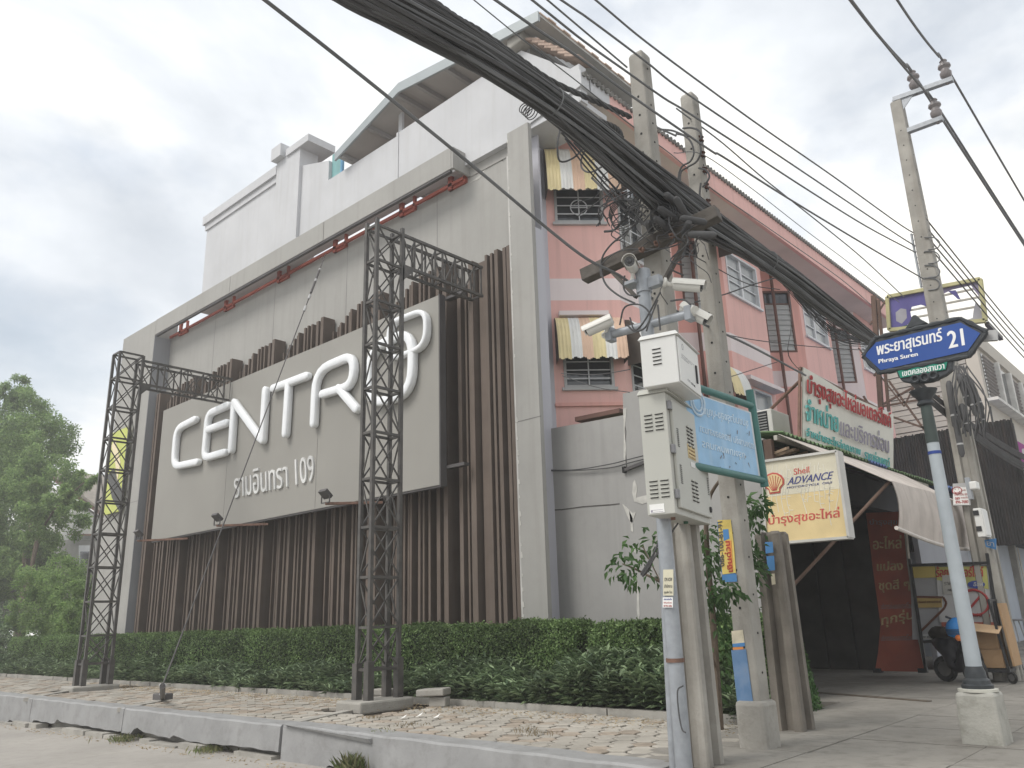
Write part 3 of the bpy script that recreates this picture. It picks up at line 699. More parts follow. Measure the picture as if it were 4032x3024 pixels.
q.prism([(XE, YWH+.2, zf+.02), (XE-2.2, YWH+.2, zf+1.15), (XE-2.2, YE+.3, zf+1.15), (XE, YE+.3, zf+.02)], (0, 0, .04))
tag(q.build('roof_tiles', M_tile, house, 'ragged dark tile ends along the eave'), kind='stuff')
for i in range(7):                                      # loose tiles on the gable edge
    t = i/7; p = Vector((xg+.2, YWH-.1, zg+.1)).lerp(Vector((g2[0]+.1, YWH-.1, g2[1]+.12)), t)
    MB().obox(p, (.34, 0, -.2), (0, .5, .0), (.02, 0, .045)).build('broken_tile', mat('broken_tile', (.36, .27, .22), var=.3, scale=7), house)
p = V(2040, 165, y=YWH-.1); MB().obox(p+Vector((-.25, -.1, -.15)), (.42, 0, .05), (0, .35, 0), (0, 0, .3)).build('rubble_block', M_conc, house, bevel=.04)
# teal window with blue curtain
p = V(1300, 640, y=YWH+.1); MB().box((x1, YWH+.1, zp-.1), (x1+.42, YWH+.16, zp+.75)).build('window', mat('teal_glass', (.2, .38, .38), rough=.3), house)
MB().cyl((x1+.45, YWH+.12, zp-.1), (x1+.45, YWH+.12, zp+.65), .05, 8).build('blue_tube', mat('blue_plastic', (.16, .36, .55)), house)
# metal roof over the terrace
M_metal = mat('metal_roof', (.34, .37, .38), rough=.45, metal=.3, var=.08, bump=.05); M_under = mat('roof_underside', (.45, .44, .42), var=.06, bump=.03)
yr = YWH-.25
A = V(1325, 607, y=yr); Bp = V(1575, 331, y=yr); Cp = V(2125, 48, y=yr)
roof = MB().prism([A, Bp, Cp, Cp+Vector((0, 0, -.10)), Bp+Vector((0, 0, -.10)), A+Vector((0, 0, -.10))], (0, 4.0, 0)).build('metal_roof', M_under, house)
q = MB(); off = Vector((0, -.06, 0))
q.prism([A+off, Bp+off, Cp+off, Cp+off+Vector((0, 0, -.24)), Bp+off+Vector((0, 0, -.26)), A+off+Vector((0, 0, -.22))], (0, .058, 0)); q.build('roof_trim', M_metal, house)
q = MB()
for a, b, ts in ((A, Bp, (.08, .5, .95)), (Bp, Cp, (.12, .36, .6, .84))):
    for t in ts: p = a.lerp(b, t) + Vector((0, .02, -.17)); q.bar(p, p + Vector((0, 3.9, 0)), .09, .13)
q.build('purlins', M_sofg, house)
for u, v in ((1345, 620), (1580, 375), (2065, 110)):
    p = V(u, v, y=yr+.55); MB().box((p.x-.05, p.y-.04, 12.2), (p.x+.08, p.y+.04, p.z)).build('roof_post', M_frame, house)
q = MB(); n_ = 16                                     # rusty wavy overhang toward the street
for i in range(n_):
    y0 = yr-.02+i*.25; q.obox(Cp+Vector((-.5, y0-yr, .02)), (.52+(.03 if i % 2 else 0), 0, -.06), (0, .25, 0), (0, 0, .03))
q.build('street_eave', mat('rusty_underside', (.60, .47, .38), var=.12), house)
q = MB(); q.bar(Cp+Vector((-.42, .3, -.28)), Cp+Vector((-.42, 3.9, -.28)), .08, .16); q.build('eave_beam', M_frame, house)
# ================================================================ annex wall, parts shop
M_grd = mat('annex_grey', (.315, .31, .30), var=.08, scale=.9, bump=.15, streak=.3, streak_col=(.2, .195, .19), grime=.15, grime_col=(.22, .21, .2))
YA_ = 11.2
ann = thing('annex_building', (-7, YA_, 0), 'low cracked grey annex wall to the right of the showroom pillar', 'building')
MB().prism([(-9.45, YA_, 0), (-5.1, YA_, 0), (-5.1, YA_, 4.05), (-6.3, YA_, 4.1), (-6.3, YA_, 5.24), (-7.53, YA_, 5.26), (-7.55, YA_, 4.88), (-8.2, YA_, 4.9), (-9.45, YA_, 4.95)], (0, .15, 0)).build('wall', M_grd, ann)
q = MB()
def crack(pts, w=.012, y=YA_):
    for a, b in zip(pts, pts[1:]):
        A = V(*a, y=y); B_ = V(*b, y=y); d = (B_-A); n = Vector((-d.z, 0, d.x)).normalized()*w; q.prism([A-n+Vector((0, -.004, 0)), B_-n*.8+Vector((0, -.004, 0)), B_+n+Vector((0, -.004, 0)), A+n*.8+Vector((0, -.004, 0))], (0, .01, 0))
crack([(2147, 2010), (2210, 2007), (2300, 1995), (2400, 1988), (2440, 1984)]); q.build('crack', mat('crack_dark', (.08, .075, .07)), ann); q = MB()
crack([(2455, 1650), (2465, 1700), (2462, 1760), (2468, 1840)], .008); q.build('crack', mat('crack_dark', (.08, .075, .07)), ann)
wc = thing('wall_cable', V(2300, 1840, y=YA_-.05), 'pair of thin black cables drooping across the cracked annex wall', 'cable')
for dz in (0, 14): MB().tube(spline([V(2140, 1850+dz*.3, y=YA_-.04), V(2260, 1850+dz*.2, y=YA_-.06), V(2400, 1828+dz, y=YA_-.06), V(2480, 1808+dz, y=YA_-.06), V(2570, 1785+dz, y=YA_-.06)], 5), .010, 5).build('wire', mat('veiled_black_cable', (.085, .085, .087), bump=0), wc)
MB().bar(V(2462, 1850, y=YA_-.05), V(2560, 1812, y=YA_-.05), .05).build('bracket_arm', mat('dark_steel', (.09,.085,.085)), wc)
MB().box(V(2450, 1862, y=YA_-.06), V(2468, 1838, y=YA_+.01)).build('dark_socket', mat('hole', (.02, .02, .02)), wc)
q = MB()
def ch2(pts, y=YA_):
    P = [V(*p, y=y) + Vector((0, -.007, 0)) for p in pts]; q.prism(P, (0, .01, 0))
ch2([(2452, 1985), (2470, 2000), (2490, 2020), (2505, 2015), (2490, 2060), (2480, 2050), (2470, 2030)]); ch2([(2493, 1900), (2500, 1890), (2510, 1920), (2505, 1960), (2545, 1950), (2560, 1975), (2530, 1985), (2498, 1975), (2490, 1940)])
ch2([(2478, 2010), (2492, 2040), (2494, 2095), (2486, 2090)]); ch2([(2500, 2150), (2506, 2160), (2503, 2180), (2497, 2170)]); ch2([(2510, 2280), (2516, 2330), (2520, 2420), (2514, 2450), (2508, 2400)])
ch2([(2454, 1610), (2468, 1605), (2466, 1630), (2460, 1700), (2466, 1760), (2462, 1830), (2456, 1800), (2457, 1700)])
q.build('plaster_damage', M_plaster, ann)
MB().bar(V(2280, 1655, y=YA_+.3), V(2455, 1620, y=YA_+.3), .25, .08).build('coping', M_brown, ann)
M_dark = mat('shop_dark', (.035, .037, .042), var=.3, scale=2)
M_green = mat('green_sheet', (.10, .17, .07), rough=.5, var=.15, streak=.3); M_blue = mat('blue_sheet', (.10, .17, .38), rough=.5, var=.15)
M_silv = mat('old_sheet', (.45, .43, .38), var=.2, streak=.3); M_wood = mat('rusty_beam', (.13, .085, .065), var=.3)
XS = -5.1
shop = thing('parts_shop', (-7, 14.5, 0), 'dark open-fronted parts shop under a green corrugated awning', 'shop')
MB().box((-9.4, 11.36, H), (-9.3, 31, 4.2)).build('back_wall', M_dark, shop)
MB().box((-9.3, 17.6, H), (-5.3, 17.7, 4.2)).build('side_wall', M_dark, shop)  # partition added to shut light out and darken the shop
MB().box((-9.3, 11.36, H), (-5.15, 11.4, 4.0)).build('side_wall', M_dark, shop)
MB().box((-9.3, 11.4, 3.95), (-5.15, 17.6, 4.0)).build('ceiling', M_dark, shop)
MB().box((-5.4, 11.3, 3.4), (-5.2, 17.7, 3.95)).build('lintel', M_dark, shop)
cols = [(.09, .08, .05), (.05, .07, .12), (.10, .05, .035), (.07, .07, .065), (.035, .055, .09)]
for i in range(26):
    c = random.choice(cols); yy = random.uniform(12.2, 17); x = random.uniform(-9.1, -8.2); z = random.choice([H, 1.1, 1.8, 2.5]); w = random.uniform(.25, .8)
    ubox('stock_box', mat('stock%d' % cols.index(c), c), shop, (x, yy, z), (x+.4, yy+w, z+random.uniform(.25, .6)))
for z in (1.05, 1.75, 2.45): ubox('shelf', M_dark, shop, (-9.2, 11.8, z-.04), (-8.1, 17.4, z))
for i in range(6): ubox('wall_panel', mat('shop_panel', (.06, .06, .055), var=.3), shop, (-8.9+i*.6, 17.5, H), (-8.34+i*.6, 17.59, 3.6))
# hanging slatted rails inside
def corr(name, y0, y1, M, xa=-8.6, za=4.75, xb=-4.85, zb_=4.12, pitch=.15, amp=.025, parent=shop, kind=None):
    n = int((y1-y0)/pitch*4); q = MB(); P = []
    for i in range(n+1):
        y = y0+(y1-y0)*i/n; a = amp*math.sin(2*math.pi*i/4)
        P.append(((xa, y, za+a), (xb, y, zb_+a)))
    for i in range(n):
        for dz in (0, -.012): q.quad((P[i][0][0], P[i][0][1], P[i][0][2]+dz), (P[i+1][0][0], P[i+1][0][1], P[i+1][0][2]+dz), (P[i+1][1][0], P[i+1][1][1], P[i+1][1][2]+dz), (P[i][1][0], P[i][1][1], P[i][1][2]+dz))
        q.quad(P[i][1], P[i+1][1], Vector(P[i+1][1])+Vector((0, 0, -.012)), Vector(P[i][1])+Vector((0, 0, -.012)))
    return q.build(name, M, parent)
yy = 11.3; k = 0
while yy < 18.6:
    corr('roof_sheet', yy, yy+.93, M_blue if k in (4,) else M_green, zb_=4.12+random.uniform(-.015, .015), xb=-4.85+random.uniform(-.05, .05)); yy += .9; k += 1
MB().box((-4.95, 11.25, 4.0), (-4.9, 18.6, 4.07)).build('eave_rail', M_silv, shop)
MB().prism([(-4.98, 11.2, 3.62), (-5.4, 11.2, 3.62), (-5.4, 11.2, 4.02), (-4.98, 11.2, 4.02)], (0, .1, 0)).build('eave_end', M_wood, shop)
# loose junk under the eave
q = MB()
for i in range(9): p = Vector((-5.2+random.uniform(-.1, .1), 11.3+i*.12, 3.75+random.uniform(-.1, .12))); q.obox(p, (.35, random.uniform(-.1, .1), .05), (0, .1, .02), (0, 0, .04))
tag(q.build('stacked_timber', mat('old_timber', (.26, .19, .13), var=.35, scale=7), shop), kind='stuff')
# ---- banner on the roof
XB = -5.05
bn = thing('shop_banner', (XB, 15, 4.1), 'large white shop banner with red and teal thai lettering above the green awning', 'banner')
M_vinyl = mat('white_vinyl', (.68, .67, .60), rough=.6, var=.05, streak=.15, streak_col=(.45, .42, .35), bump=.1); M_red = mat('red_print', (.38, .05, .05), bump=0, var=.12); M_teal = mat('teal_print', (.12, .42, .40), bump=0, var=.12); M_greyp = mat('grey_print', (.32, .30, .36), bump=0, var=.1)
TL, TR, BL, BR = V(3163, 1445, x=XB), V(3517, 1632, x=XB), V(3160, 1747, x=XB), V(3516, 1862, x=XB)
q = MB(); n = 12
for i in range(n):                                       # slack vinyl
    a, b = i/n, (i+1)/n; sg = lambda t: Vector((.02*math.sin(t*9), 0, -.09*math.sin(t*math.pi)*1.0))
    t0, t1 = TL.lerp(TR, a)+sg(a)*.7, TL.lerp(TR, b)+sg(b)*.7; b0, b1 = BL.lerp(BR, a)+Vector((.02*math.sin(a*9), 0, 0)), BL.lerp(BR, b)+Vector((.02*math.sin(b*9), 0, 0))
    q.add([b0, b1, t1, t0, b0-Vector((.02, 0, 0)), b1-Vector((.02, 0, 0)), t1-Vector((.02, 0, 0)), t0-Vector((.02, 0, 0))], [(0, 1, 2, 3), (7, 6, 5, 4), (3, 2, 6, 7), (0, 4, 5, 1)])
q.build('vinyl_sheet', M_vinyl, bn)
q = MB()
for a, b in ((TL, BL), (BL, BR), (TL, TR), (TR, BR)): q.bar(a-Vector((.06, 0, 0)), b-Vector((.06, 0, 0)), .04)
q.build('rail', M_rust, bn)
XT = XB + .03
def b4(x, y): return V(3000+x/1.6076, 1100+y/1.6076, x=XT)
def b8(x, y): return V(3000+x/2.0737, 1400+y/2.0737, x=XT)
text_quad('บำรุงสุขอะไหล่มอเตอร์ไซค์', b8(368, 355), b8(1058, 635), b8(372, 140), M_red, bn, bold=.03, depth=.012)
text_quad('จำหน่าย', b8(360, 530), b8(622, 630), b8(358, 335), M_teal, bn, bold=.03, depth=.012)
text_quad('และบริการซ่อม', b8(640, 650), b8(1038, 800), b8(640, 480), M_greyp, bn, bold=.0, depth=.012)
text_quad('จำหน่ายอะไหล่คุณภาพ', b8(360, 680), b8(805, 835), b8(360, 580), M_teal, bn, bold=.02, depth=.012)
text_quad('ราคาย่อมเยาว์', b8(838, 845), b8(1042, 915), b8(838, 755), M_teal, bn, bold=.02, depth=.012)
st = thing('banner_strut', V(3175, 1490, x=-5.1), 'rusty pipe bracing the left edge of the white shop banner', 'strut')
MB().cyl(V(3180, 1470, x=-5.15), V(2990, 1655, x=-6.6), .03).build('pipe', M_rust, st)
# ---- oil sign box
YO = 10.9
oil = thing('oil_sign', (-4.5, YO, 2.5), 'cracked cream and yellow light box with red shell emblem hanging by the shop', 'sign')
M_oil1 = mat('faded_cream', (.60, .56, .44), rough=.5, var=.08, scale=3, bump=.05); M_oil2 = mat('faded_yellow', (.62, .49, .26), rough=.5, var=.1, scale=3, bump=.05)
def o8(x, y, d=0): return V(3000+x/2.0737, 1400+y/2.0737, y=YO-d)
tl, tr, bl, br = o8(15, 865), o8(612, 780), o8(35, 1540), o8(712, 1485)
midl = bl.lerp(tl, .56); midr = br.lerp(tr, .56)
B3 = Vector((0, .16, 0))
MB().prism([bl, br, midr, midl], B3).build('lower_panel', M_oil2, oil); MB().prism([midl+Vector((0, .001, .002)), midr+Vector((0, .001, .002)), tr, tl], B3).build('upper_panel', M_oil1, oil)
q = MB()
for a, b in ((tl, tr), (tr, br), (br, bl), (bl, tl)): q.bar(a+Vector((0, .07, 0)), b+Vector((0, .07, 0)), .035, .2, up=(0, 1, 0))
q.build('sign_frame', mat('tin_frame', (.50, .49, .46), rough=.4, var=.15), oil)
q = MB(); rc = random.Random(3)                            # crack network in the face
def ck(p, q_): a = o8(*p, .003); b = o8(*q_, .003); d = b-a; n = Vector((-d.z, 0, d.x)).normalized()*.0035; q.prism([a-n, b-n, b+n, a+n], (0, .006, 0))
for x0 in range(90, 620, 34):
    y = rc.uniform(870, 930); x = x0
    for k in range(rc.randint(4, 9)):
        nx = x + rc.uniform(-14, 16); ny = y + rc.uniform(35, 75)
        if ny > 1450: break
        ck((x, y), (nx, ny))
        if rc.random() < .5 and x < 560: ck((nx, ny), (nx+rc.uniform(20, 38), ny+rc.uniform(-10, 14)))
        x, y = nx, ny
q.build('face_cracks', mat('crack_light', (.74, .72, .64), bump=0), oil)
# scallop emblem
c = o8(98, 1045, .002); q = MB(); q2 = MB(); R0 = .145
fan = [(-1.0, -.62), (-1.02, -.1), (-.9, .35), (-.62, .68), (-.3, .86), (0, .92), (.3, .86), (.62, .68), (.9, .35), (1.02, -.1), (.6, -.45), (.5, -.85), (-.5, -.85)]
fan = [(-.5, -.85), (-.55, -.5), (-.95, -.15), (-1.0, .25), (-.8, .6), (-.45, .85), (0, .95), (.45, .85), (.8, .6), (1.0, .25), (.95, -.15), (.55, -.5), (.5, -.85)]
q.prism([c+Vector((a*R0*1.1, 0, b*R0*1.15)) for a, b in fan], (0, -.006, 0)); q.build('emblem_red', mat('red_faded', (.50, .10, .08), bump=0), oil)
q2.prism([c+Vector((a*R0*.92, -.007, b*R0*.97)) for a, b in fan], (0, -.005, 0)); q2.build('emblem_yellow', M_oil2, oil)
q = MB()
for t in (-.75, -.48, -.24, 0, .24, .48, .75): q.bar(c+Vector((t*.25*R0, -.0145, -.7*R0)), c+Vector((math.sin(t*1.4)*.93*R0, -.0145, math.cos(t*1.4)*.82*R0-.05*R0)), .008, .005, up=(0, 1, 0))
q.build('emblem_ribs', mat('red_faded', (.50, .10, .08)), oil)
M_navy = mat('navy_print', (.07, .08, .22), bump=0)
text_quad('Shell', o8(262, 975), o8(388, 955), o8(260, 925), mat('red_faded', (.50, .10, .08)), oil, bold=.02)
def sheared(s, BL, BR, TL, sh, *a, **k): return text_quad(s, BL, BR, TL + (BR-BL)*sh, *a, **k)
sheared('ADVANCE', o8(207, 1058), o8(565, 1008), o8(205, 1000), .06, M_navy, oil, bold=.03)
sheared('MOTORCYCLE  OILS', o8(205, 1088), o8(572, 1042), o8(205, 1073), .01, M_navy, oil, bold=.01)
text_quad('บำรุงสุขอะไหล่', o8(58, 1405), o8(635, 1345), o8(55, 1300), mat('red_faded', (.50, .10, .08)), oil, bold=.035)
st = thing('awning_strut', V(3498, 1902, x=-4.5), 'long brown pole slanting from the awning corner down into the dark shop', 'strut')
MB().cyl(V(3500, 1898, x=-3.8), V(3068, 2365, y=11.2), .025).build('pole', M_wood, st)
# ---- canvas drop
XC = -3.75
cv = thing('canvas_awning', V(3510, 1898, x=XC), 'stained off-white canvas drop hanging from the awning behind the street sign post', 'awning')
M_canvas = mat('canvas', (.52, .47, .43), rough=.9, var=.12, scale=3, bump=.3, bscale=20, streak=.45, streak_col=(.3, .26, .23))
TL, TR, BL, BR = V(3508, 1894, x=XC), V(3831, 2004, x=XC), V(3538, 2084, x=XC), V(3865, 2160, x=XC); q = MB(); nx, ny = 26, 8; g = []
for j in range(ny+1):
    for i in range(nx+1):
        s, t = i/nx, j/ny; p = BL.lerp(BR, s).lerp(TL.lerp(TR, s), t); g.append(p + Vector((.025*math.sin(s*19+t)*(1-t*.6)+.05*math.sin(t*3), 0, -.10*math.sin(s*math.pi)*(1-t) + .04*math.sin(s*math.pi)*t)))
fs = [(j*(nx+1)+i, j*(nx+1)+i+1, (j+1)*(nx+1)+i+1, (j+1)*(nx+1)+i) for j in range(ny) for i in range(nx)]
q.add(g, fs); q.add([p-Vector((.01, 0, 0)) for p in g], fs); q.build('canvas_sheet', M_canvas, cv, smooth=True)
q = MB(); q.tube([BL.lerp(BR, s)+Vector((.03, 0, -.10*math.sin(s*math.pi)-.01)) for s in np.linspace(-.04, 1.03, 14)], .03, 8); q.build('hem_roll', mat('canvas_hem', (.62, .58, .54), bump=.2), cv, smooth=True)
a = V(3508, 1897, x=XC); b = V(3831, 2007, x=XC)
for dz, M, nm in ((0, M_canvas, 'canvas_roof'),): MB().prism([a, b, (-4.85, b.y, 4.06), (-4.85, 11.2, 4.06)], (0, 0, .012)).build(nm, M, cv)
# ---- leaning red panel
YP = 15.9
rp = thing('red_panel', V(3540, 2650, y=YP), 'tall faded red board with peeling gold thai letters standing by the shop entrance', 'sign')
def r5(x, y, d=0): return V(3050+x/2.074, 2000+y/2.074, y=YP-d)
P = [r5(820, 1330), r5(1240, 1340), r5(1160, 950), r5(1100, 480), r5(1055, 30), r5(745, 40), r5(800, 480), r5(865, 950), r5(845, 1180)]
M_redb = mat('faded_red', (.42, .11, .07), rough=.6, var=.2, scale=3, grime=.3, grime_col=(.2, .1, .07)); MB().prism(P, (0, .06, 0)).build('board', M_redb, rp)
M_gold = mat('worn_gold', (.60, .48, .26), var=.35, scale=10)
q = MB()
for a, b in ((r5(1240, 1340), r5(1160, 950)), (r5(1160, 950), r5(1100, 480)), (r5(1100, 480), r5(1055, 30))): q.bar(a, b, .03, .1, up=(0, 1, 0))
q.build('edge_strip', M_silv, rp)
text_quad('บำรุงสุข', r5(778, 150), r5(1000, 150), r5(778, 90), mat('worn_white', (.30, .26, .25)), rp, bold=.02)
text_quad('อะไหล่', r5(805, 340), r5(1035, 330), r5(805, 235), M_gold, rp, bold=.04)
text_quad('แปลง', r5(838, 515), r5(1045, 508), r5(838, 440), M_gold, rp, bold=.05)
text_quad('ชุดสี ๆ', r5(855, 695), r5(1105, 685), r5(850, 590), M_gold, rp, bold=.04)
text_quad('ทุกรุ่น', r5(875, 985), r5(1135, 930), r5(875, 870), M_gold, rp, bold=.04)
for y in (800, 1060): text_quad('บริการซ่อมมอเตอร์ไซค์', r5(870, y+25), r5(1130, y+20), r5(868, y-25), mat('worn_white', (.30, .26, .25)), rp, bold=.02)
for x in (835, 1200): MB().box(r5(x-20, 1345)+Vector((0, -.06, 0)), r5(x+35, 1310)+Vector((0, .12, 0))).build('foot', M_dark, rp)
# ---- framed display stand
YT = 15.4
sd_ = thing('display_stand', V(3750, 2690, y=YT), 'black pipe frame with yellow and white notices and a no smoking sign', 'sign stand')
def q6(x, y, d=0): return V(3450+x/2.7646, 2200+y/2.7646, y=YT-d)
M_blk = mat('black_pipe', (.03, .03, .032), rough=.45, bump=0); M_wht = mat('white_sheet', (.50, .50, .50), var=.08, bump=.05, streak=.2); M_yel = mat('yellow_print', (.50, .40, .12), bump=0, var=.1)
M_blu = mat('blue_print', (.05, .08, .30), bump=0); M_brn = mat('brown_stripe', (.12, .05, .03), bump=0)
MB().prism([q6(395, 880, -.03), q6(1320, 880, -.03), q6(1215, 60, -.03), q6(370, 70, -.03)], (0, .02, 0)).build('white_sheet', mat('display_white', (.33, .33, .34), var=.08), sd_)
MB().prism([q6(380, 210), q6(650, 205), q6(640, 80), q6(372, 88)], (0, .01, 0)).build('yellow_strip', M_yel, sd_)
MB().prism([q6(690, 690), q6(1270, 690), q6(1215, 80), q6(650, 90)], (0, .01, 0)).build('poster', M_wht, sd_)
MB().prism([q6(660, 230, .01), q6(1225, 330, .01), q6(1200, 80, .01), q6(650, 90, .01)], (0, .008, 0)).build('yellow_header', mat('lime_header', (.48, .47, .16), bump=0), sd_)
text_quad('ร้อยมอเตอร์ไซค์', q6(655, 200, .02), q6(1165, 195, .02), q6(655, 85, .02), M_red, sd_, bold=.06)
MB().prism([q6(1020+95*math.cos(t)+70, 280+42*math.sin(t), .02) for t in np.linspace(0, 6.283, 18)[:-1]], (0, -.006, 0)).build('blue_oval', M_blu, sd_)
text_quad('อ๊อฟ', q6(1060, 300, .03), q6(1165, 295, .03), q6(1060, 255, .03), M_wht, sd_, bold=.02)
MB().prism([q6(730, 385, .02), q6(870, 380, .02), q6(850, 175, .02), q6(718, 180, .02)], (0, -.006, 0)).build('paper_notice', mat('paper', (.42, .41, .38)), sd_)
text_quad('ราคา', q6(740, 290, .03), q6(850, 285, .03), q6(740, 255, .03), M_dkprint, sd_); text_quad('700 .-', q6(775, 355, .03), q6(860, 350, .03), q6(775, 330, .03), M_dkprint, sd_)
q = MB(); q.prism([q6(420, 535, .01), q6(715, 530, .01), q6(715, 430, .01), q6(418, 425, .01)], (0, .008, 0)); q.build('yellow_strip', mat('ochre', (.38, .27, .10)), sd_)
text_quad('ประดับยนต์ ยาง แบตเตอรี่', q6(425, 485, .02), q6(705, 478, .02), q6(425, 455, .02), M_brn, sd_)
q = MB()
for a, b in (((418, 415), (730, 420)), ((730, 420), (765, 480)), ((765, 480), (740, 540)), ((740, 540), (470, 805))): q.bar(q6(*a, .015), q6(*b, .015), .035, .008, up=(0, 1, 0))
q.build('brown_stripe', M_brn, sd_)
q = MB(); c = q6(1075, 475, .02); q.tube([c+Vector((math.cos(t)*.2, 0, math.sin(t)*.2)) for t in np.linspace(0, 6.2832, 25)], .022, 5); q.bar(c+Vector((-.14, 0, -.14)), c+Vector((.14, 0, .14)), .035, .01, up=(0, 1, 0)); q.build('no_smoking_ring', M_red, sd_)
text_quad('ห้ามสูบบุหรี่ ถังลม', q6(885, 650, .02), q6(1240, 645, .02), q6(885, 595, .02), M_red, sd_, bold=.02)
MB().prism([q6(715, 805, .01), q6(1310, 805, .01), q6(1290, 690, .01), q6(710, 690, .01)], (0, .008, 0)).build('red_strip', M_redb, sd_)
text_quad('จำหน่ายอะไหล่', q6(730, 780, .02), q6(960, 775, .02), q6(730, 730, .02), M_wht, sd_, bold=.02)
q = MB(); q.prism([q6(480, 880, .0), q6(830, 880, .0), q6(830, 815, .0), q6(478, 825, .0)], (0, .01, 0)); q.build('white_strip', M_wht, sd_)
text_quad('ยาง แบตเตอรี่ หัวเทียน', q6(485, 862, .01), q6(820, 858, .01), q6(485, 832, .01), M_dkprint, sd_, bold=.03)
q = MB()
for a, b in (((362, 0), (545, 1240)), ((1205, -60), (1410, 1240)), ((365, 70), (1215, 45)), ((495, 905), (800, 890))): q.bar(q6(*a, .03), q6(*b, .03), .045)
q.build('pipe_frame', M_blk, sd_)
# shed shutter behind the stand
MB().box((-5.15, 17.72, H), (-5.05, 21.4, 3.9)).build('shutter', mat('dim_shutter', (.30, .31, .34), var=.06), shop)
# ---- scooter with blue helmet
sc = thing('scooter', V(3770, 2690, z=H), 'small black scooter parked by the stand with a blue helmet on its front', 'scooter')
b = V(3815, 2695, z=H); M_blkp = mat('black_plastic', (.025, .025, .03), rough=.35, bump=0); M_tyre = mat('tyre', (.03, .03, .03), rough=.9)
def wheel(c, r, w, parent, ax=(0, 1, 0)):
    a = Vector(ax).normalized(); wv = MB().lathe(c, [(r*.62, -w*.3), (r*.9, -w*.5), (r, -w*.2), (r, w*.2), (r*.9, w*.5), (r*.62, w*.3)], 20, ax=a).build('wheel', M_tyre, parent, smooth=True)
    MB().lathe(c, [(r*.58, -w*.34), (r*.2, -w*.4), (r*.2, w*.4), (r*.58, w*.34)], 14, ax=a).build('rim', mat('rim_steel', (.4, .4, .4), rough=.3, metal=.8, bump=0), wv)
wheel(b+Vector((.12, 0, .2)), .2, .09, sc, (.35, 1, 0)); wheel(b+Vector((-.42, .45, .2)), .2, .1, sc, (.35, 1, 0))
q = MB(); A = b+Vector((.12, 0, .2)); Rr = b+Vector((-.42, .45, .2))
q.tube(spline([A+Vector((.02, 0, .05)), A+Vector((-.08, .02, .4)), A+Vector((-.14, .04, .75))], 4), [.04]*8+[.045], 8); q.build('fork', M_blkp, sc, smooth=True)
q = MB(); q.tube(spline([A+Vector((.1, -.01, .2)), A+Vector((-.02, 0, .34)), A+Vector((-.12, .05, .3)), A+Vector((-.2, .13, .1)), A+Vector((-.28, .2, .08)), A+Vector((-.36, .28, .3)), Rr+Vector((.03, 0, .38)), Rr+Vector((-.16, .14, .42))], 4), [.05, .08, .11, .13, .14, .13, .12, .1, .09, .09, .09, .09, .09, .09, .1, .12, .14, .16, .17, .17, .18, .18, .18, .17, .16, .14, .11, .08, .04], 10); q.build('body', M_blkp, sc, smooth=True)
q = MB(); q.tube([A+Vector((-.34, .26, .5)), A+Vector((-.42, .34, .55)), Rr+Vector((-.06, .06, .55)), Rr+Vector((-.16, .14, .54))], [.06, .11, .12, .07], 10); q.build('seat', mat('seat_vinyl', (.04, .035, .03), rough=.6), sc, smooth=True)
q = MB(); q.tube([A+Vector((-.2, -.28, .82)), A+Vector((-.14, .0, .76)), A+Vector((-.02, .32, .82))], .018, 8); q.build('handlebar', M_blkp, sc, smooth=True)
hl = thing('helmet', A+Vector((-.12, -.08, .55)), 'bright blue helmet with an orange patch resting on the scooter front', 'helmet')
c = A+Vector((-.12, -.1, .62)); prof = [(.165*math.sin(t), .19*math.cos(t)) for t in np.linspace(2.0, .05, 9)]
MB().lathe(c, prof, 18, ax=(.2, -.3, 1)).build('shell', mat('blue_gloss', (.04, .22, .55), rough=.25, bump=0), hl, smooth=True)
MB().lathe(c+Vector((.03, -.12, -.12)), [(.05, 0), (.045, .03), (.02, .05)], 10, ax=(.2, -1, .1)).build('patch', mat('orange_plastic', (.7, .2, .05), bump=0), hl, smooth=True)
q = MB()
for a in range(3): q.tube([c+Vector((math.cos(t)*.175, math.sin(t)*.175, -.06+a*.03)) for t in np.linspace(3.3, 6.0, 9)], .006, 5)
q.build('guard_wire', M_blk, hl)
# ---- trolley with cardboard
tb = V(3890, 2690, z=H)
tr_ = thing('trolley', tb, 'trolley on castors loaded with cardboard beside the pipe stand', 'trolley'); M_card = mat('cardboard', (.42, .27, .15), var=.12, rough=.85)
MB().box(tb+Vector((-.25, .0, .16)), tb+Vector((.33, .9, .21))).build('deck', M_blk, tr_)
q = MB(); 
for dx_, dy_ in ((.33, 0), (.33, .9)): q.bar(tb+Vector((dx_, dy_, .15)), tb+Vector((dx_-.1, dy_, 1.25)), .035)
q.bar(tb+Vector((.23, 0, 1.25)), tb+Vector((.23, .9, 1.25)), .035); q.build('handle_frame', M_blk, tr_)
wheel(tb+Vector((.36, -.03, .09)), .09, .04, tr_, (.6, 1, 0)); wheel(tb+Vector((-.2, -.03, .09)), .09, .04, tr_, (.6, 1, 0))
for i, (a, c_, lab, cat) in enumerate((((-.2, .1, .22), (.25, .6, .5), 'closed brown cardboard box on the trolley deck', 'box'), ((-.18, .12, .505), (.22, .55, .78), 'brown cardboard box stacked on top of another on the trolley', 'box'))):
    o = MB().box(tb+Vector(a), tb+Vector(c_)).build('cardboard_box', M_card, bevel=.005); tag(o, lab, cat)
o = MB().obox(tb+Vector((-.3, -.16, .82)), (.62, 0, -.08), (0, .3, .1), (0, 0, .01)).build('cardboard_sheet', mat('pale_cardboard', (.62, .43, .26))); tag(o, 'loose pale cardboard flap lying across the trolley front', 'cardboard')
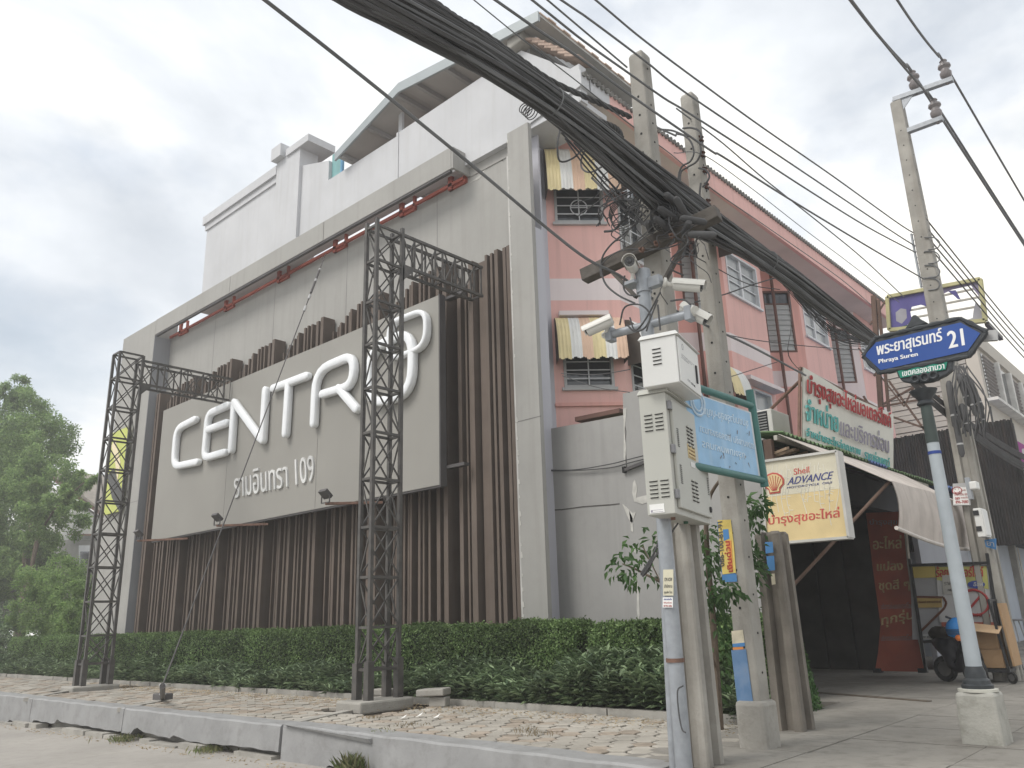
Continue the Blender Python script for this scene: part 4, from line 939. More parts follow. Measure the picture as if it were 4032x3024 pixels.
o = MB().obox(tb+Vector((.37, .1, .25)), (.03, 0, 0), (0, .5, 0), (-.05, 0, .95)).build('cardboard_sheet', M_card); tag(o, 'upright cardboard sheet leaning on the trolley handle', 'cardboard')
o = MB().prism([tb+Vector((-.28, -.05, .05)), tb+Vector((.05, -.05, .05)), tb+Vector((.0, -.05, .45)), tb+Vector((-.2, -.05, .78)), tb+Vector((-.3, -.05, .7))], (0, -.03, 0)).build('rubber_mudguard', mat('rubber_sheet', (.05, .05, .05))); tag(o, 'curved black rubber sheet propped against the trolley', 'rubber sheet')
# stool and far shop
sp = V(3995, 2528, z=H); sl_ = thing('stool', sp, 'grey metal stool in front of the pale shutter far down the street', 'stool'); 
MB().lathe(sp+Vector((0, 0, .66)), [(.36, 0), (.38, .03), (.36, .06)], 16).build('seat', mat('steel_grey', (.25, .25, .26)), sl_)
for a in range(4): t = a*math.pi/2+.6; MB().bar(sp+Vector((math.cos(t)*.25, math.sin(t)*.25, .66)), sp+Vector((math.cos(t)*.36, math.sin(t)*.36, 0)), .04).build('leg', M_alu, sl_)
far = thing('far_shopfront', (-6.5, 28, 0), 'pale blue shuttered shopfront under a blue corrugated awning at the right edge', 'shop')
MB().box((-6.7, 22.5, H), (-6.5, 44, 3.9)).build('shutter', mat('pale_blue_shutter', (.42, .46, .52), var=.05), far)
for y in (26, 33, 40): MB().box((-6.5, y, H), (-6.3, y+.25, 3.9)).build('pilaster', M_conc, far)
yy = 19; k = 0
while yy < 40:
    corr('roof_sheet', yy, yy+1.3, M_blue, xa=-8.6, za=4.75, xb=-4.75, zb_=4.1+random.uniform(-.02, .02), pitch=.2, amp=.03, parent=far); yy += 1.25; k += 1
MB().box((-6.6, 18.8, 3.55), (-4.9, 40, 4.0)).build('awning_soffit', M_dark, far)
for y in (21.5, 24.5): MB().box((-5.4, y, 3.4), (-5.3, y+1.2, 3.46)).build('tube_lamp', mat('tube_lamp', (.7, .7, .66), bump=0), far)
# ---- black corrugated hoarding
YH = 22
hd = thing('corrugated_hoarding', (-5, YH, 3), 'black corrugated sheet hoarding above the blue awning', 'hoarding')
a = V(3520, 1725, y=YH); b = V(3985, 1655, y=YH); n = 11; M_bs = mat('black_sheet', (.035, .033, .033), rough=.55, var=.3, streak=.5, streak_col=(.10, .07, .055))
x_ = a.x-.6
for i in range(n+2):
    w = (b.x-x_)/(n+2); q = MB(); x0_ = x_+w*i; m_ = 8
    for j in range(m_):
        xa, xb_ = x0_+w*j/m_, x0_+w*(j+1)/m_; ya = YH-(.03 if j % 2 else 0); yb = YH-(.03 if (j+1) % 2 else 0); zt = a.z+random.uniform(-.02, .02)
        q.add([(xa, ya, 2.9), (xb_, yb, 2.9), (xb_, yb, zt), (xa, ya, zt)], [(0, 1, 2, 3)])
    q.build('sheet', M_bs, hd)
MB().box((x_, YH+.03, 2.9), (b.x, YH+.1, a.z-.1)).build('backing', M_bs, hd)
# steel lattice carrying the torn billboard
YB = 21.5
bb = thing('torn_billboard', (-4.6, YB, 7.9), 'torn blue billboard in a yellow-edged frame with sky showing through it', 'billboard')
tl, tr, br, bl = V(3495, 1170, y=YB), V(3860, 1100, y=YB), V(3880, 1263, y=YB), V(3503, 1300, y=YB)
M_bl = mat('billboard_blue', (.10, .09, .26), var=.2, bump=.1); M_gn = mat('billboard_green', (.05, .11, .06)); M_ylw = mat('faded_edge', (.42, .40, .22)); M_gsh = mat('grey_backing', (.30, .30, .33))
def bq(s, t): return bl.lerp(br, s).lerp(tl.lerp(tr, s), t)
MB().prism([bq(0, .0), bq(.0, 1), bq(.42, 1), bq(.42, .55), bq(.36, .62), bq(.26, .6), bq(.24, .48), bq(.25, .2), bq(.19, .1)], (0, .02, 0)).build('torn_sheet', M_bl, bb)
MB().prism([bq(.08, .25), bq(.08, .5), bq(.14, .6), bq(.2, .55), bq(.2, .3), bq(.14, .15)], (0, -.004, 0)).build('torn_patch', M_gsh, bb)
MB().prism([bq(.42, 1), bq(.98, 1), bq(.98, .55), bq(.93, .75), bq(.9, .9), bq(.7, .88), bq(.62, .82), bq(.55, .84), bq(.5, .7), bq(.44, .68)], (0, .02, 0)).build('torn_sheet', mat('faded_purple', (.20, .18, .27), var=.2), bb)
MB().prism([bq(.66, .86), bq(.74, .85), bq(.78, .6), bq(.75, .62), bq(.71, .74)], (0, .02, 0)).build('torn_sheet', M_bl, bb)
MB().prism([bq(.93, .5), bq(.98, .2), bq(.99, .04), bq(.72, .02), bq(.88, .1), bq(.9, .3)], (0, .02, 0)).build('torn_sheet', M_gsh, bb)
MB().prism([bq(.0, .0), bq(.2, .1), bq(.3, .06), bq(.4, .1), bq(.42, .0)], (0, -.01, 0)).build('torn_sheet', M_gn, bb)
for nm, A_, B_ in (('frame_rail', tl, tr), ('frame_rail', tr, br), ('frame_rail', br, bl), ('frame_rail', bl, tl)): MB().bar(A_, B_, .09, .14, up=(0, 1, 0)).build(nm, M_ylw, bb)
for t in (.3, .52, .74): MB().bar(bq(0, t-.03)+Vector((0, .05, 0)), bq(1, t+.08)+Vector((0, .05, 0)), .045).build('cross_tube', M_silv, bb)
MB().bar(br + Vector((.0, .1, -.05)), br+Vector((.0, 1.5, -.1)), .1).build('support_beam', M_dk, bb)
lt = thing('steel_gantry', (-5.2, 21.8, 4), 'rusty welded steel gantry between the pink building and the hoarding', 'gantry')
for (u0, v0), (u1, v1), w in (((3440, 1165), (3475, 1700), .12), ((3458, 1180), (3500, 1620), .07), ((3490, 1700), (3400, 1560), .05), ((3480, 1590), (3660, 1490), .05), ((3500, 1500), (3660, 1720), .05), ((3475, 1600), (3700, 1560), .05), ((3440, 1480), (3520, 1400), .05), ((3510, 1640), (3680, 1700), .05), ((3380, 1370), (3560, 1600), .035), ((3560, 1600), (3620, 1480), .035), ((3425, 1280), (3490, 1180), .04)):
    MB().bar(V(u0, v0, y=21.8), V(u1, v1, y=21.8), w).build('bar', M_wood, lt)
# ---- beige building
M_beige = mat('beige_render', (.50, .465, .41), var=.05, scale=.7, streak=.12, streak_col=(.4, .36, .3)); M_side = mat('pale_siding', (.38, .36, .33), var=.12, scale=1)
bg_ = thing('beige_building', (-8, 36, 0), 'beige three-storey building with louvered windows behind the torn billboard', 'building')
XG, YG0 = -6.5, 34.5; zt = V(3871, 1345, x=XG).z
MB().box((-16, YG0+.12, 0), (XG-.002, 70, zt-.6)).build('wall', M_beige, bg_)
MB().box((-16, YG0, zt-.6), (XG+.12, 70, zt)).build('parapet', M_beige, bg_)
nb = 30
for i in range(nb):
    z = 4.2 + i*(zt-4.9)/nb; MB().box((-13, YG0-.02+(.03 if i % 2 else 0), z), (XG-.45, YG0+.1, z+(zt-4.9)/nb-.03)).build('siding_board', M_side, bg_)
MB().box((XG-.42, YG0-.05, .4), (XG+.02, YG0+.11, zt-.6)).build('corner_pier', M_beige, bg_)
def yy_on(u): return None
for fl_, (z0, z1) in enumerate(((zt-2.6, zt-.75), (zt-5.6, zt-4.0))):
    y = YG0+.5; k = 0
    while y < 66:
        w = 1.9; f = MB()
        lw = (k % 3 != 1)
        wn = MB().box((XG-.0, y, z0), (XG+.02, y+w, z1)).build('window', M_glass, bg_)
        if lw:
            g = MB()
            for j in range(12): zz = z0+(z1-z0)*j/12; g.obox((XG+.03, y+.05, zz), (0, w-.1, 0), (.05, 0, .05), (0, 0, .03))
            tag(g.build('louver_blades', mat('grey_louver', (.22, .20, .19)), wn), kind='stuff')
        MB().box((XG+.0, y+w+.01, z0-.1), (XG+.22, y+w+.28, z1)).build('pillar', mat('pale_trim', (.62, .61, .58)), bg_)
        y += w+.3; k += 1
    MB().box((XG+.0, YG0, z0-.22), (XG+.4, 68, z0-.1)).build('ledge', mat('pale_trim', (.62, .61, .58)), bg_)
ps = thing('purple_sign', V(4010, 1780, x=-4.5), 'purple and white shop sign cut off at the right edge', 'sign')
a = V(3990, 1740, x=-4.6); b = V(3998, 1836, x=-4.6); MB().box((a.x, a.y, b.z), (a.x+.12, a.y+4, a.z)).build('panel', mat('purple_print', (.28, .04, .22), bump=0), ps)
text_quad('ยา', Vector((a.x+.125, a.y+.3, b.z+.15)), Vector((a.x+.125, a.y+2.4, b.z+.15)), Vector((a.x+.125, a.y+.3, a.z-.15)), M_wht, ps, bold=.05)
MB().box((a.x-.02, a.y-.02, b.z-.3), (a.x+.1, a.y+4, b.z-.02)).build('lower_band', M_wht, ps)
# ---- air conditioner on the roof
ac = thing('air_conditioner', V(3080, 1720, x=-5.9), 'white air conditioner unit on the awning roof below the door', 'air conditioner')
p = V(3050, 1725, x=-5.9); d_ = V(3085, 1725, x=-5.9)
MB().box((-6.7, p.y, p.z-.03), (-5.9, p.y+.75, p.z+.55)).build('casing', mat('ac_white', (.60, .59, .56), var=.06), ac, bevel=.02)
for j in range(9): z = p.z+.05+j*.05; MB().box((-6.6, p.y-.02, z), (-6.0, p.y-.003, z+.022)).build('vent_slat', mat('ac_vent', (.30, .30, .30)), ac)
MB().box((-6.62, p.y-.004, p.z+.02), (-5.98, p.y-.001, p.z+.52)).build('vent_back', M_dark, ac)
# ================================================================ lattice masts
M_iron = mat('painted_iron', (.085, .08, .075), rough=.45, var=.2, scale=6, bump=.1, grime=.15, grime_col=(.2, .17, .14))
def mast(label, xs, ys_, z0, z1, zr, arm_y, foot, rear_x=None):
    m_ = thing('lattice_mast', ((xs[0]+xs[1])/2, (ys_[0]+ys_[1])/2, H), label, 'lattice mast', 'lattice masts in front of the grey facade')
    zs = zr
    for x in xs:
        for y in ys_:
            MB().box((x-.03, y-.03, z0), (x+.03, y+.03, z1)).build('leg', M_iron, m_); MB().box((x-.055, y-.055, z0-.02), (x+.055, y+.055, z0+.52+random.uniform(-.03, .06))).build('leg_sleeve', M_iron, m_)
    for z in zs:
        for a, b in (((xs[0], ys_[0]), (xs[1], ys_[0])), ((xs[0], ys_[1]), (xs[1], ys_[1])), ((xs[0], ys_[0]), (xs[0], ys_[1])), ((xs[1], ys_[0]), (xs[1], ys_[1]))):
            MB().bar((*a, z), (*b, z), .04).build('rung', M_iron, m_)
    for i, (a, b) in enumerate(zip(zs, zs[1:])):
        for x in xs:
            MB().bar((x, ys_[0], a), (x, ys_[1], b), .022).build('brace', M_iron, m_); MB().bar((x+.012, ys_[1], a), (x+.012, ys_[0], b), .022).build('brace', M_iron, m_)
        for y in ys_: MB().bar((xs[i % 2], y, a), (xs[1-i % 2], y, b), .02).build('brace', M_iron, m_)
    zt, zb_ = z1-.12, z1-.72; n = 4
    for x in xs:
        for z in (zt, zb_): MB().bar((x, ys_[1], z), (x, arm_y, z), .05).build('arm_chord', M_iron, m_)
        for k in range(n):
            ya = ys_[1]+(arm_y-ys_[1])*k/n; yb = ys_[1]+(arm_y-ys_[1])*(k+1)/n
            MB().bar((x, yb-.04, zb_), (x, yb-.04, zt), .03).build('arm_post', M_iron, m_); MB().bar((x, yb-.22, zb_), (x, yb-.22, zt), .03).build('arm_post', M_iron, m_)
            MB().bar((x, ya, zt), (x, yb-.2, zb_), .022).build('brace', M_iron, m_); MB().bar((x+.01, ya, zb_), (x+.01, yb-.2, zt), .022).build('brace', M_iron, m_)
    for k in range(n+1):
        y = ys_[1]+(arm_y-ys_[1])*k/n
        for z in (zt, zb_): MB().bar((xs[0], y-.03, z), (xs[1], y-.03, z), .03).build('arm_rung', M_iron, m_)
    MB().prism([(xs[1]+.02, ys_[1], zb_), (xs[1]+.02, ys_[1]+.28, zb_), (xs[1]+.02, ys_[1], zb_-.3)], (.01, 0, 0)).build('gusset', M_iron, m_)
    f = MB().box(foot[0], foot[1]).build('footing', M_conc, bevel=.03); tag(f, foot[2], 'footing')
    return m_
zr = [.92, 1.52, 2.26, 3.02, 3.78, 4.53, 5.28, 6.04, 6.8, 7.55, 8.2]
mast('tall black steel lattice mast crossing the letter O of the sign', (-10.31, -10.03), (7.77, 8.33), .50, 8.32, zr, 10.35, ((-10.46, 7.5, H-.05), (-9.86, 8.5, .50), 'weathered concrete footing under the central lattice mast'))
mast('black steel lattice mast at the far left pillar beside the tree', (-19.95, -19.57), (7.36, 7.93), .46, 8.2, zr, 10.35, ((-20.1, 7.1, H-.05), (-19.4, 8.1, .47), 'low concrete footing under the left lattice mast'))
p = V(1480, 2745, z=.5); o = MB().obox(p+Vector((-.25, .1, 0)), (.32, .1, 0), (-.05, .2, 0), (0, 0, .1)).build('stone_block', M_conc, bevel=.02); tag(o, 'small broken stone lying inside the footing of the central mast', 'stone')
p = V(1690, 2790, z=H); o = MB().obox(p+Vector((-.3, .0, .14)), (.42, .16, .02), (-.12, .28, .0), (0, 0, .1)).build('concrete_chunk', M_conc, bevel=.02); tag(o, 'flat concrete slab chunk propped beside the planting bed', 'concrete chunk')
o = MB().obox(p+Vector((-.15, .12, 0)), (.25, .1, 0), (-.1, .2, 0), (0, 0, .14)).build('concrete_chunk', M_conc, bevel=.02); tag(o, 'smaller rubble piece holding up the flat slab chunk', 'concrete chunk')
for i, (u, v) in enumerate(((1575, 2830), (1638, 2822), (1705, 2828))):
    p = V(u, v, z=H+.01); o = MB().add([p, p+Vector((.07, .02, .02)), p+Vector((.05, .08, .05)), p+Vector((-.02, .06, .01))], [(0, 1, 2), (0, 2, 3)]).build('paper_scrap', mat('paper_white', (.75, .75, .73))); tag(o, ['crumpled white litter nearest the mast footing', 'white litter scrap between footing and slab chunk', 'white litter under the propped slab chunk'][i], 'litter')
# guy wire with ground anchor
top = V(1282, 1000, y=YF+.1); bot = V(640, 2700, z=.75)
gw = thing('guy_wire', (bot.x, bot.y, H), 'steel guy wire from the facade beam down across the sign to the pavement', 'guy wire')
MB().tube([bot, top], .012, 6).build('cable', M_dk, gw); a = bot.lerp(top, .86); MB().tube([a, a.lerp(top, .55)], .028, 6).build('turnbuckle', M_dk, gw)
for t in (.80, .84, .9, .94): c = bot.lerp(top, t); MB().tube([c, c.lerp(top, .08)], .03, 6).build('clamp', M_alu, gw)
g0 = V(640, 2755, z=H); MB().tube([g0, bot], .045, 8).build('anchor_rod', M_dk, gw); MB().box(g0+Vector((-.16, -.12, -.02)), g0+Vector((.16, .12, .11))).build('anchor_block', M_dk, gw, bevel=.02)
for t in (.35, .95): c = g0.lerp(bot, t); MB().lathe(c, [(.05, 0), (.06, .02), (.03, .05)], 8).build('clamp', M_wht, gw)
# ================================================================ poles
M_pc = mat('pole_concrete', (.33, .315, .285), var=.2, scale=2.2, bump=.4, bscale=40, streak=.55, streak_col=(.17, .15, .125), grime=.35, grime_col=(.22, .2, .17))
M_pcd = mat('dark_pole_concrete', (.19, .17, .145), var=.25, scale=3, bump=.5, streak=.5, streak_col=(.1, .09, .08))
M_galv = mat('galvanised', (.33, .35, .375), rough=.45, var=.1, scale=14, bump=.1, metal=.25, grime=.15, grime_col=(.24, .24, .25)); M_hole = mat('hole', (.02, .02, .02))
def hpole(label, x, y, z0, z1, w0, w1, M, groove=.0, rot=0, gtop=99, holes=(), hx=0, name='utility_pole', lean=0):
    t = thing(name, (x, y, z0), label, 'utility pole', 'concrete utility poles along the street'); q = MB(); cr, sr = math.cos(rot), math.sin(rot)
    def ring(z):
        w = w0+(w1-w0)*(z-z0)/(z1-z0); h = w/2; c = h*.12; g_ = groove*w if z < gtop else .0
        pts = [(-h+c, -h), (-h*.42, -h), (-h*.3, -h+g_), (h*.3, -h+g_), (h*.42, -h), (h-c, -h), (h, -h+c), (h, -h*.42), (h-g_, -h*.3), (h-g_, h*.3), (h, h*.42), (h, h-c), (h-c, h), (-h+c, h), (-h, h-c), (-h, -h+c)]
        return [(x+a*cr-b*sr, y+a*sr+b*cr, z) for a, b in pts]
    zs = [z0, min(gtop, z1)-.15 if gtop < z1 else (z0+z1)/2, min(gtop, z1)-.05+.1 if gtop < z1 else (z0+z1)/2+.1, z1-.03, z1]; R = [ring(z) for z in zs]
    R[-1] = [(x+(a-x)*.85, y+(b-y)*.85, c) for a, b, c in R[-1]]
    n = 16; q.add([p for r in R for p in r], [(i*n+k, i*n+(k+1)%n, (i+1)*n+(k+1)%n, (i+1)*n+k) for i in range(len(R)-1) for k in range(n)] + [tuple(range((len(R)-1)*n, len(R)*n))])
    q.build('shaft', M, t)
    h = MB()
    for z in holes:
        w = (w0+(w1-w0)*(z-z0)/(z1-z0))/2
        h.lathe((x+(hx*w)*cr, y-w-.001, z), [(.012, 0), (.012, .004)], 8, ax=(0, -1, 0)); h.lathe((x+w+.001, y, z+.12), [(.010, 0), (.010, .004)], 8, ax=(1, 0, 0))
    if holes: tag(h.build('bolt_holes', M_hole, t), kind='stuff')
    return t
PA = hpole('weathered concrete utility pole carrying the tangled cable bundle', -3.72, 6.3, 0, 7.25, .27, .165, M_pc, groove=.22, gtop=3.6, holes=[4.5+.22*i for i in range(12)])
PB = hpole('concrete utility pole with torn blue and yellow stickers and painted base', -3.73, 7.35, .78, 7.3, .205, .155, M_pc, holes=[.9+.35*i for i in range(6)]+[3.6+.33*i for i in range(11)])
MB().box((-3.87, 7.2, H-.05), (-3.58, 7.5, .78)).build('base_block', M_conc, PB, bevel=.04)
MB().prism([V(2880, 2560, y=7.247), V(2938, 2556, y=7.247), V(2976, 2843, y=7.243), V(2914, 2850, y=7.243)], (0, -.006, 0)).build('blue_paint_panel', mat('blue_paint', (.12, .22, .38), rough=.5, var=.15, scale=6, grime=.3, grime_col=(.3, .3, .3)), PB)

def yB(z): return 7.35-(.205+(.155-.205)*(z-.78)/6.52)/2
def sticker(pts, M, par, d=.004, nm='sticker'):
    P = []
    for u, v in pts:
        z = V(u, v, y=7.21).z; P.append(V(u, v, y=yB(z)-d))
    return MB().prism(P, (0, -.002, 0)).build(nm, M, par)
M_sy = mat('sticker_yellow', (.62, .48, .14), var=.15, scale=9, bump=0); M_sb = mat('sticker_blue', (.08, .22, .45), var=.15, bump=0); M_sp = mat('sticker_paper', (.55, .50, .38), var=.2, scale=12, bump=0); M_so = mat('sticker_orange', (.62, .25, .08), bump=0)
sticker([(2824, 2055), (2880, 2050), (2895, 2270), (2900, 2287), (2845, 2285)], M_sb, PB, .003); sticker([(2826, 2048), (2878, 2046), (2890, 2150), (2898, 2255), (2845, 2262), (2836, 2180)], M_sy, PB, .006)
sticker([(2846, 2085), (2868, 2083), (2872, 2120), (2850, 2130)], M_sb, PB, .009); sticker([(2856, 2130), (2880, 2128), (2886, 2245), (2868, 2240), (2872, 2180)], M_so, PB, .009)
sticker([(2852, 2262), (2900, 2260), (2903, 2290), (2855, 2292)], M_sb, PB, .010); sticker([(2880, 2485), (2925, 2480), (2932, 2530), (2884, 2535)], M_sp, PB, .004); sticker([(2884, 2535), (2932, 2530), (2933, 2545), (2886, 2548)], M_sb, PB, .005); sticker([(2885, 2549), (2926, 2547), (2928, 2556), (2887, 2560)], M_so, PB, .005)
def SB(u, v): z = V(u, v, y=7.21).z; return V(u, v, y=yB(z)-.012)
text_quad('086-100-81-91', SB(2852, 2228), SB(2843, 2052), SB(2834, 2232), M_dkprint, PB, bold=.03, depth=.002)
text_quad('เงินด่วน', SB(2886, 2250), SB(2872, 2130), SB(2862, 2252), M_red, PB, bold=.03, depth=.002)
PC = hpole('dark stained concrete pole stub with small stickers behind the blue-painted pole', -3.93, 8.55, H, 2.4, .32, .28, M_pcd, groove=.3)
for pts, M in (([(3012, 2135), (3042, 2133), (3046, 2175), (3016, 2180)], M_sb), ([(3018, 2190), (3048, 2188), (3052, 2245), (3024, 2248)], M_sb), ([(3036, 2260), (3050, 2258), (3054, 2300), (3040, 2303)], M_sp)):
    MB().prism([V(u, v, y=8.37) for u, v in pts], (0, -.004, 0)).build('sticker', M, PC)
PD = hpole('tall concrete utility pole with steel crossarms behind the street name sign', -3.42, 15.55, H, 11.25, .38, .21, M_pc, groove=.2, gtop=5.2, holes=[5.6+.33*i for i in range(16)])
# pole-base ground wear
# steel conduit strapped to pole A
q = MB(); q.tube([(-3.86, 6.06, 0), (-3.82, 6.12, 2.2)], .035, 10); q.build('conduit', M_galv, PA, smooth=True)
# ---- camera pole with cabinets
PX, PY = -3.55, 5.74
cp = thing('camera_pole', (PX, PY, 0), 'round galvanised pole carrying cameras and two equipment cabinets', 'pole')
MB().tube([(PX, PY, 0), (PX, PY, 4.5)], [.066, .056], 20).build('pole_tube', M_galv, cp, smooth=True)
MB().lathe((PX, PY, 4.32), [(.07, 0), (.07, .2), (.066, .22)], 20).build('top_collar', M_galv, cp, smooth=True)
MB().cyl((PX-.38, PY-.02, 4.02), (PX+.40, PY+.05, 4.02), .038, 12).build('cross_tube', M_galv, cp, smooth=True)
for z in (1.2, 2.38, 3.3): MB().lathe((PX, PY, z), [(.073, 0), (.073, .03)], 18).build('clamp_band', M_rust if z < 2 else M_dk, cp)
for dx_, dy_ in ((-.38, -.02), (.40, .05)): c = Vector((PX+dx_, PY+dy_, 4.02)); MB().box(c-Vector((.03, .05, .065)), c+Vector((.03, .05, .065))).build('bracket', M_galv, cp, bevel=.005)
c = Vector((PX, PY, 4.40)); MB().box(c+Vector((.06, -.035, -.06)), c+Vector((.18, .035, .04))).build('bracket', M_galv, cp, bevel=.005); MB().box(c+Vector((-.14, -.12, .0)), c+Vector((-.02, .02, .03))).build('bracket', M_galv, cp)
def flag(u0, v0, u1, v1, txt, M, Mt, yy=PY-.072):
    a, b, c_ = V(u0, v1, y=yy), V(u1, v1, y=yy), V(u0, v0, y=yy)
    MB().prism([a, b, b+(c_-a), c_], (0, -.003, 0)).build('sticker', M, cp); n = len(txt)
    for i, t in enumerate(txt):
        f = lambda s, k: a+(b-a)*s+(c_-a)*k + Vector((0, -.004, 0))
        k0 = 1-(i+1)/n; text_quad(t, f(.12, k0+.2/n), f(.9, k0+.2/n), f(.12, k0+.75/n), Mt[i % len(Mt)], cp, depth=.001)
flag(2612, 2243, 2652, 2345, ['', 'CM1-KSW', 'สำนักงาน', 'ศูนย์ฯ โทร'], mat('sticker_cream', (.58, .55, .42), bump=0), [M_dkprint])
flag(2610, 2352, 2650, 2392, ['บริการติดตั้ง', 'เงินด่วน', '07-941-5226'], mat('paper_white', (.75, .75, .73)), [M_blu, M_red, M_red])
AN = math.radians(14); dv = Vector((-math.sin(AN), math.cos(AN), 0)); wv = Vector((math.cos(AN), math.sin(AN), 0)); uz = Vector((0, 0, 1))
def cabinet(name, label, cnr, w, dpt, h, M, lid=.05):
    t = thing(name, cnr, label, 'cabinet'); o0 = cnr - wv*w
    MB().obox(o0, wv*w, dv*dpt, uz*h).build('body', M, t, bevel=.006)
    MB().add([o0+uz*(h+.002)-wv*.015-dv*.015, o0+wv*(w+.03)-dv*.015+uz*(h+.002), o0+wv*(w+.03)+dv*(dpt+.015)+uz*(h+.002), o0-wv*.015+dv*(dpt+.015)+uz*(h+.002), o0-wv*.0+uz*(h+lid)+dv*.02, o0+wv*w+uz*(h+lid)+dv*.02, o0+wv*w+dv*(dpt-.02)+uz*(h+lid), o0+dv*(dpt-.02)+uz*(h+lid)], [(0, 3, 2, 1), (4, 5, 6, 7), (0, 1, 5, 4), (1, 2, 6, 5), (2, 3, 7, 6), (3, 0, 4, 7)]).build('lid', M, t, bevel=.004)
    return t, o0
M_cab = mat('cabinet_grey', (.47, .47, .43), rough=.45, var=.05, scale=3, bump=.03, grime=.1, grime_col=(.38, .37, .33)); M_cabw = mat('cabinet_white', (.68, .68, .66), rough=.4, var=.04, bump=.02, grime=.08, grime_col=(.55, .54, .5)); M_slot = mat('dark_slot', (.06, .06, .06), bump=0)  # vent slots in plain near-black
cn = V(2660, 2021, y=5.47)
cb, o0 = cabinet('equipment_cabinet', 'tall grey steel cabinet with louver vents strapped to the camera pole', cn, .225, 1.02, .98, M_cab)
# door on the street side
MB().obox(cn+wv*.001+dv*.07+uz*.05, dv*.93, uz*.88, wv*.028).build('door', M_cab, cb, bevel=.006)
def vent(par, base, s0, s1, z, axis, n, nm='vent_slat'):
    for i in range(n):
        c = base+axis*s0+uz*(z-.032*i)+n_*.0; o = MB().obox(c, axis*(s1-s0), uz*.007, n_*.006); o.build(nm, M_slot, par)
        MB().obox(c+uz*.007, axis*(s1-s0), uz*.009, n_*.012).build(nm, M_cab if par is cb else M_cabw, par)
n_ = -dv
for zz in (.80, .26):
    for s0 in (.035, .125): vent(cb, o0, s0, s0+.065, zz, wv, 5)
n_ = wv
for zz in (.76, .30):
    for s0 in (.42, .52): vent(cb, cn+wv*.03, s0, s0+.07, zz, dv, 6)
for s0 in (.13, .92):
    for zb2 in (.55, .25):
        for k in range(10): MB().obox(cn+wv*.03+dv*s0+uz*(zb2+.016*k), dv*.045, uz*.006, wv*.003).build('vent_slot', M_slot, cb)
for z in (.84, .48, .12): MB().obox(cn+dv*.015+uz*z+wv*.001, dv*.05, uz*.07, wv*.03).build('hinge', mat('hinge_steel', (.2, .2, .21), rough=.4), cb, bevel=.003)
for z in (.83, .12): MB().lathe(cn+dv*.94+uz*z+wv*.028, [(.026, 0), (.026, .012), (.018, .016)], 14, ax=wv).build('lock', M_blk, cb)
def card(par, base, ax, s0, s1, z0, z1, n, M, txt=None, Mt=None, nm='label_plate'):
    MB().obox(base+ax*s0+uz*z0, ax*(s1-s0), uz*(z1-z0), n*.003).build(nm, M, par)
    if txt:
        N_ = len(txt)
        for i, t in enumerate(txt):
            zz = z1-(z1-z0)*(i+.8)/N_; p = base+n*.0035; text_quad(t, p+ax*(s0+.08*(s1-s0))+uz*zz, p+ax*(s1-.08*(s1-s0))+uz*zz, p+ax*(s0+.08*(s1-s0))+uz*(zz+(z1-z0)*.5/N_), Mt, par, depth=.0008)
card(cb, cn+wv*.03, dv, .40, .62, .50, .62, wv, mat('label_gold', (.62, .50, .28), bump=0), ['', 'CM1-KSW-007', 'สำนักงานเขตคลองสามวา', 'โทรศัพท์'], mat('brown_ink', (.2, .1, .05), bump=0))
card(cb, cn+wv*.03, dv, .45, .57, .43, .475, wv, mat('paper_white', (.75, .75, .73)))
card(cb, o0-dv*.001, wv, .02, .14, .015, .085, -dv, mat('paper_white', (.75, .75, .73)), ['', ' ㄷ '], M_greyp)
for s in (.25, .6): MB().lathe(cn-wv*.1+dv*s-uz*.02, [(.02, 0), (.02, .02)], 10).build('cable_gland', M_rust if s < .5 else mat('green_gland', (.05, .12, .08)), cb)
cw = V(2675, 1503, y=5.42)
wb, o1 = cabinet('junction_box', 'smaller white steel box mounted above the grey cabinet', cw, .30, .62, .40, M_cabw, .045)
n_ = -dv
vent(wb, o1, .10, .17, .30, wv, 5)
MB().obox(cw+wv*.001+dv*.02+uz*.01, dv*.58, uz*.38, wv*.012).build('door', M_cabw, wb, bevel=.004)
MB().obox(cw+wv*.014+dv*.47+uz*.10, dv*.03, uz*.16, wv*.012).build('handle', M_blk, wb, bevel=.004)
for i, (z, w) in enumerate(((.25, .36), (.235, .30), (.22, .2))): text_quad('กล้องวงจรปิด ศูนย์ควบคุม', cw+wv*.014+dv*.08+uz*z, cw+wv*.014+dv*(.08+w)+uz*z, cw+wv*.014+dv*.08+uz*(z+.009), mat('faint_ink', (.45, .45, .47), bump=0), wb, depth=.0006)
text_quad('CMS', cw+wv*.014+dv*.2+uz*.055, cw+wv*.014+dv*.28+uz*.055, cw+wv*.014+dv*.2+uz*.075, mat('faint_ink', (.45, .45, .47), bump=0), wb, depth=.0006); text_quad('CCTV กทม.', cw+wv*.014+dv*.3+uz*.05, cw+wv*.014+dv*.42+uz*.05, cw+wv*.014+dv*.3+uz*.07, M_dkprint, wb, depth=.0006)
q = MB(); c0 = cw+wv*.014+dv*.14+uz*.33; q.tube([c0+dv*math.cos(t)*.022+uz*math.sin(t)*.025 for t in np.linspace(0, 6.283, 17)], .002, 4); q.build('printed_seal', mat('faint_ink', (.45, .45, .47)), wb)
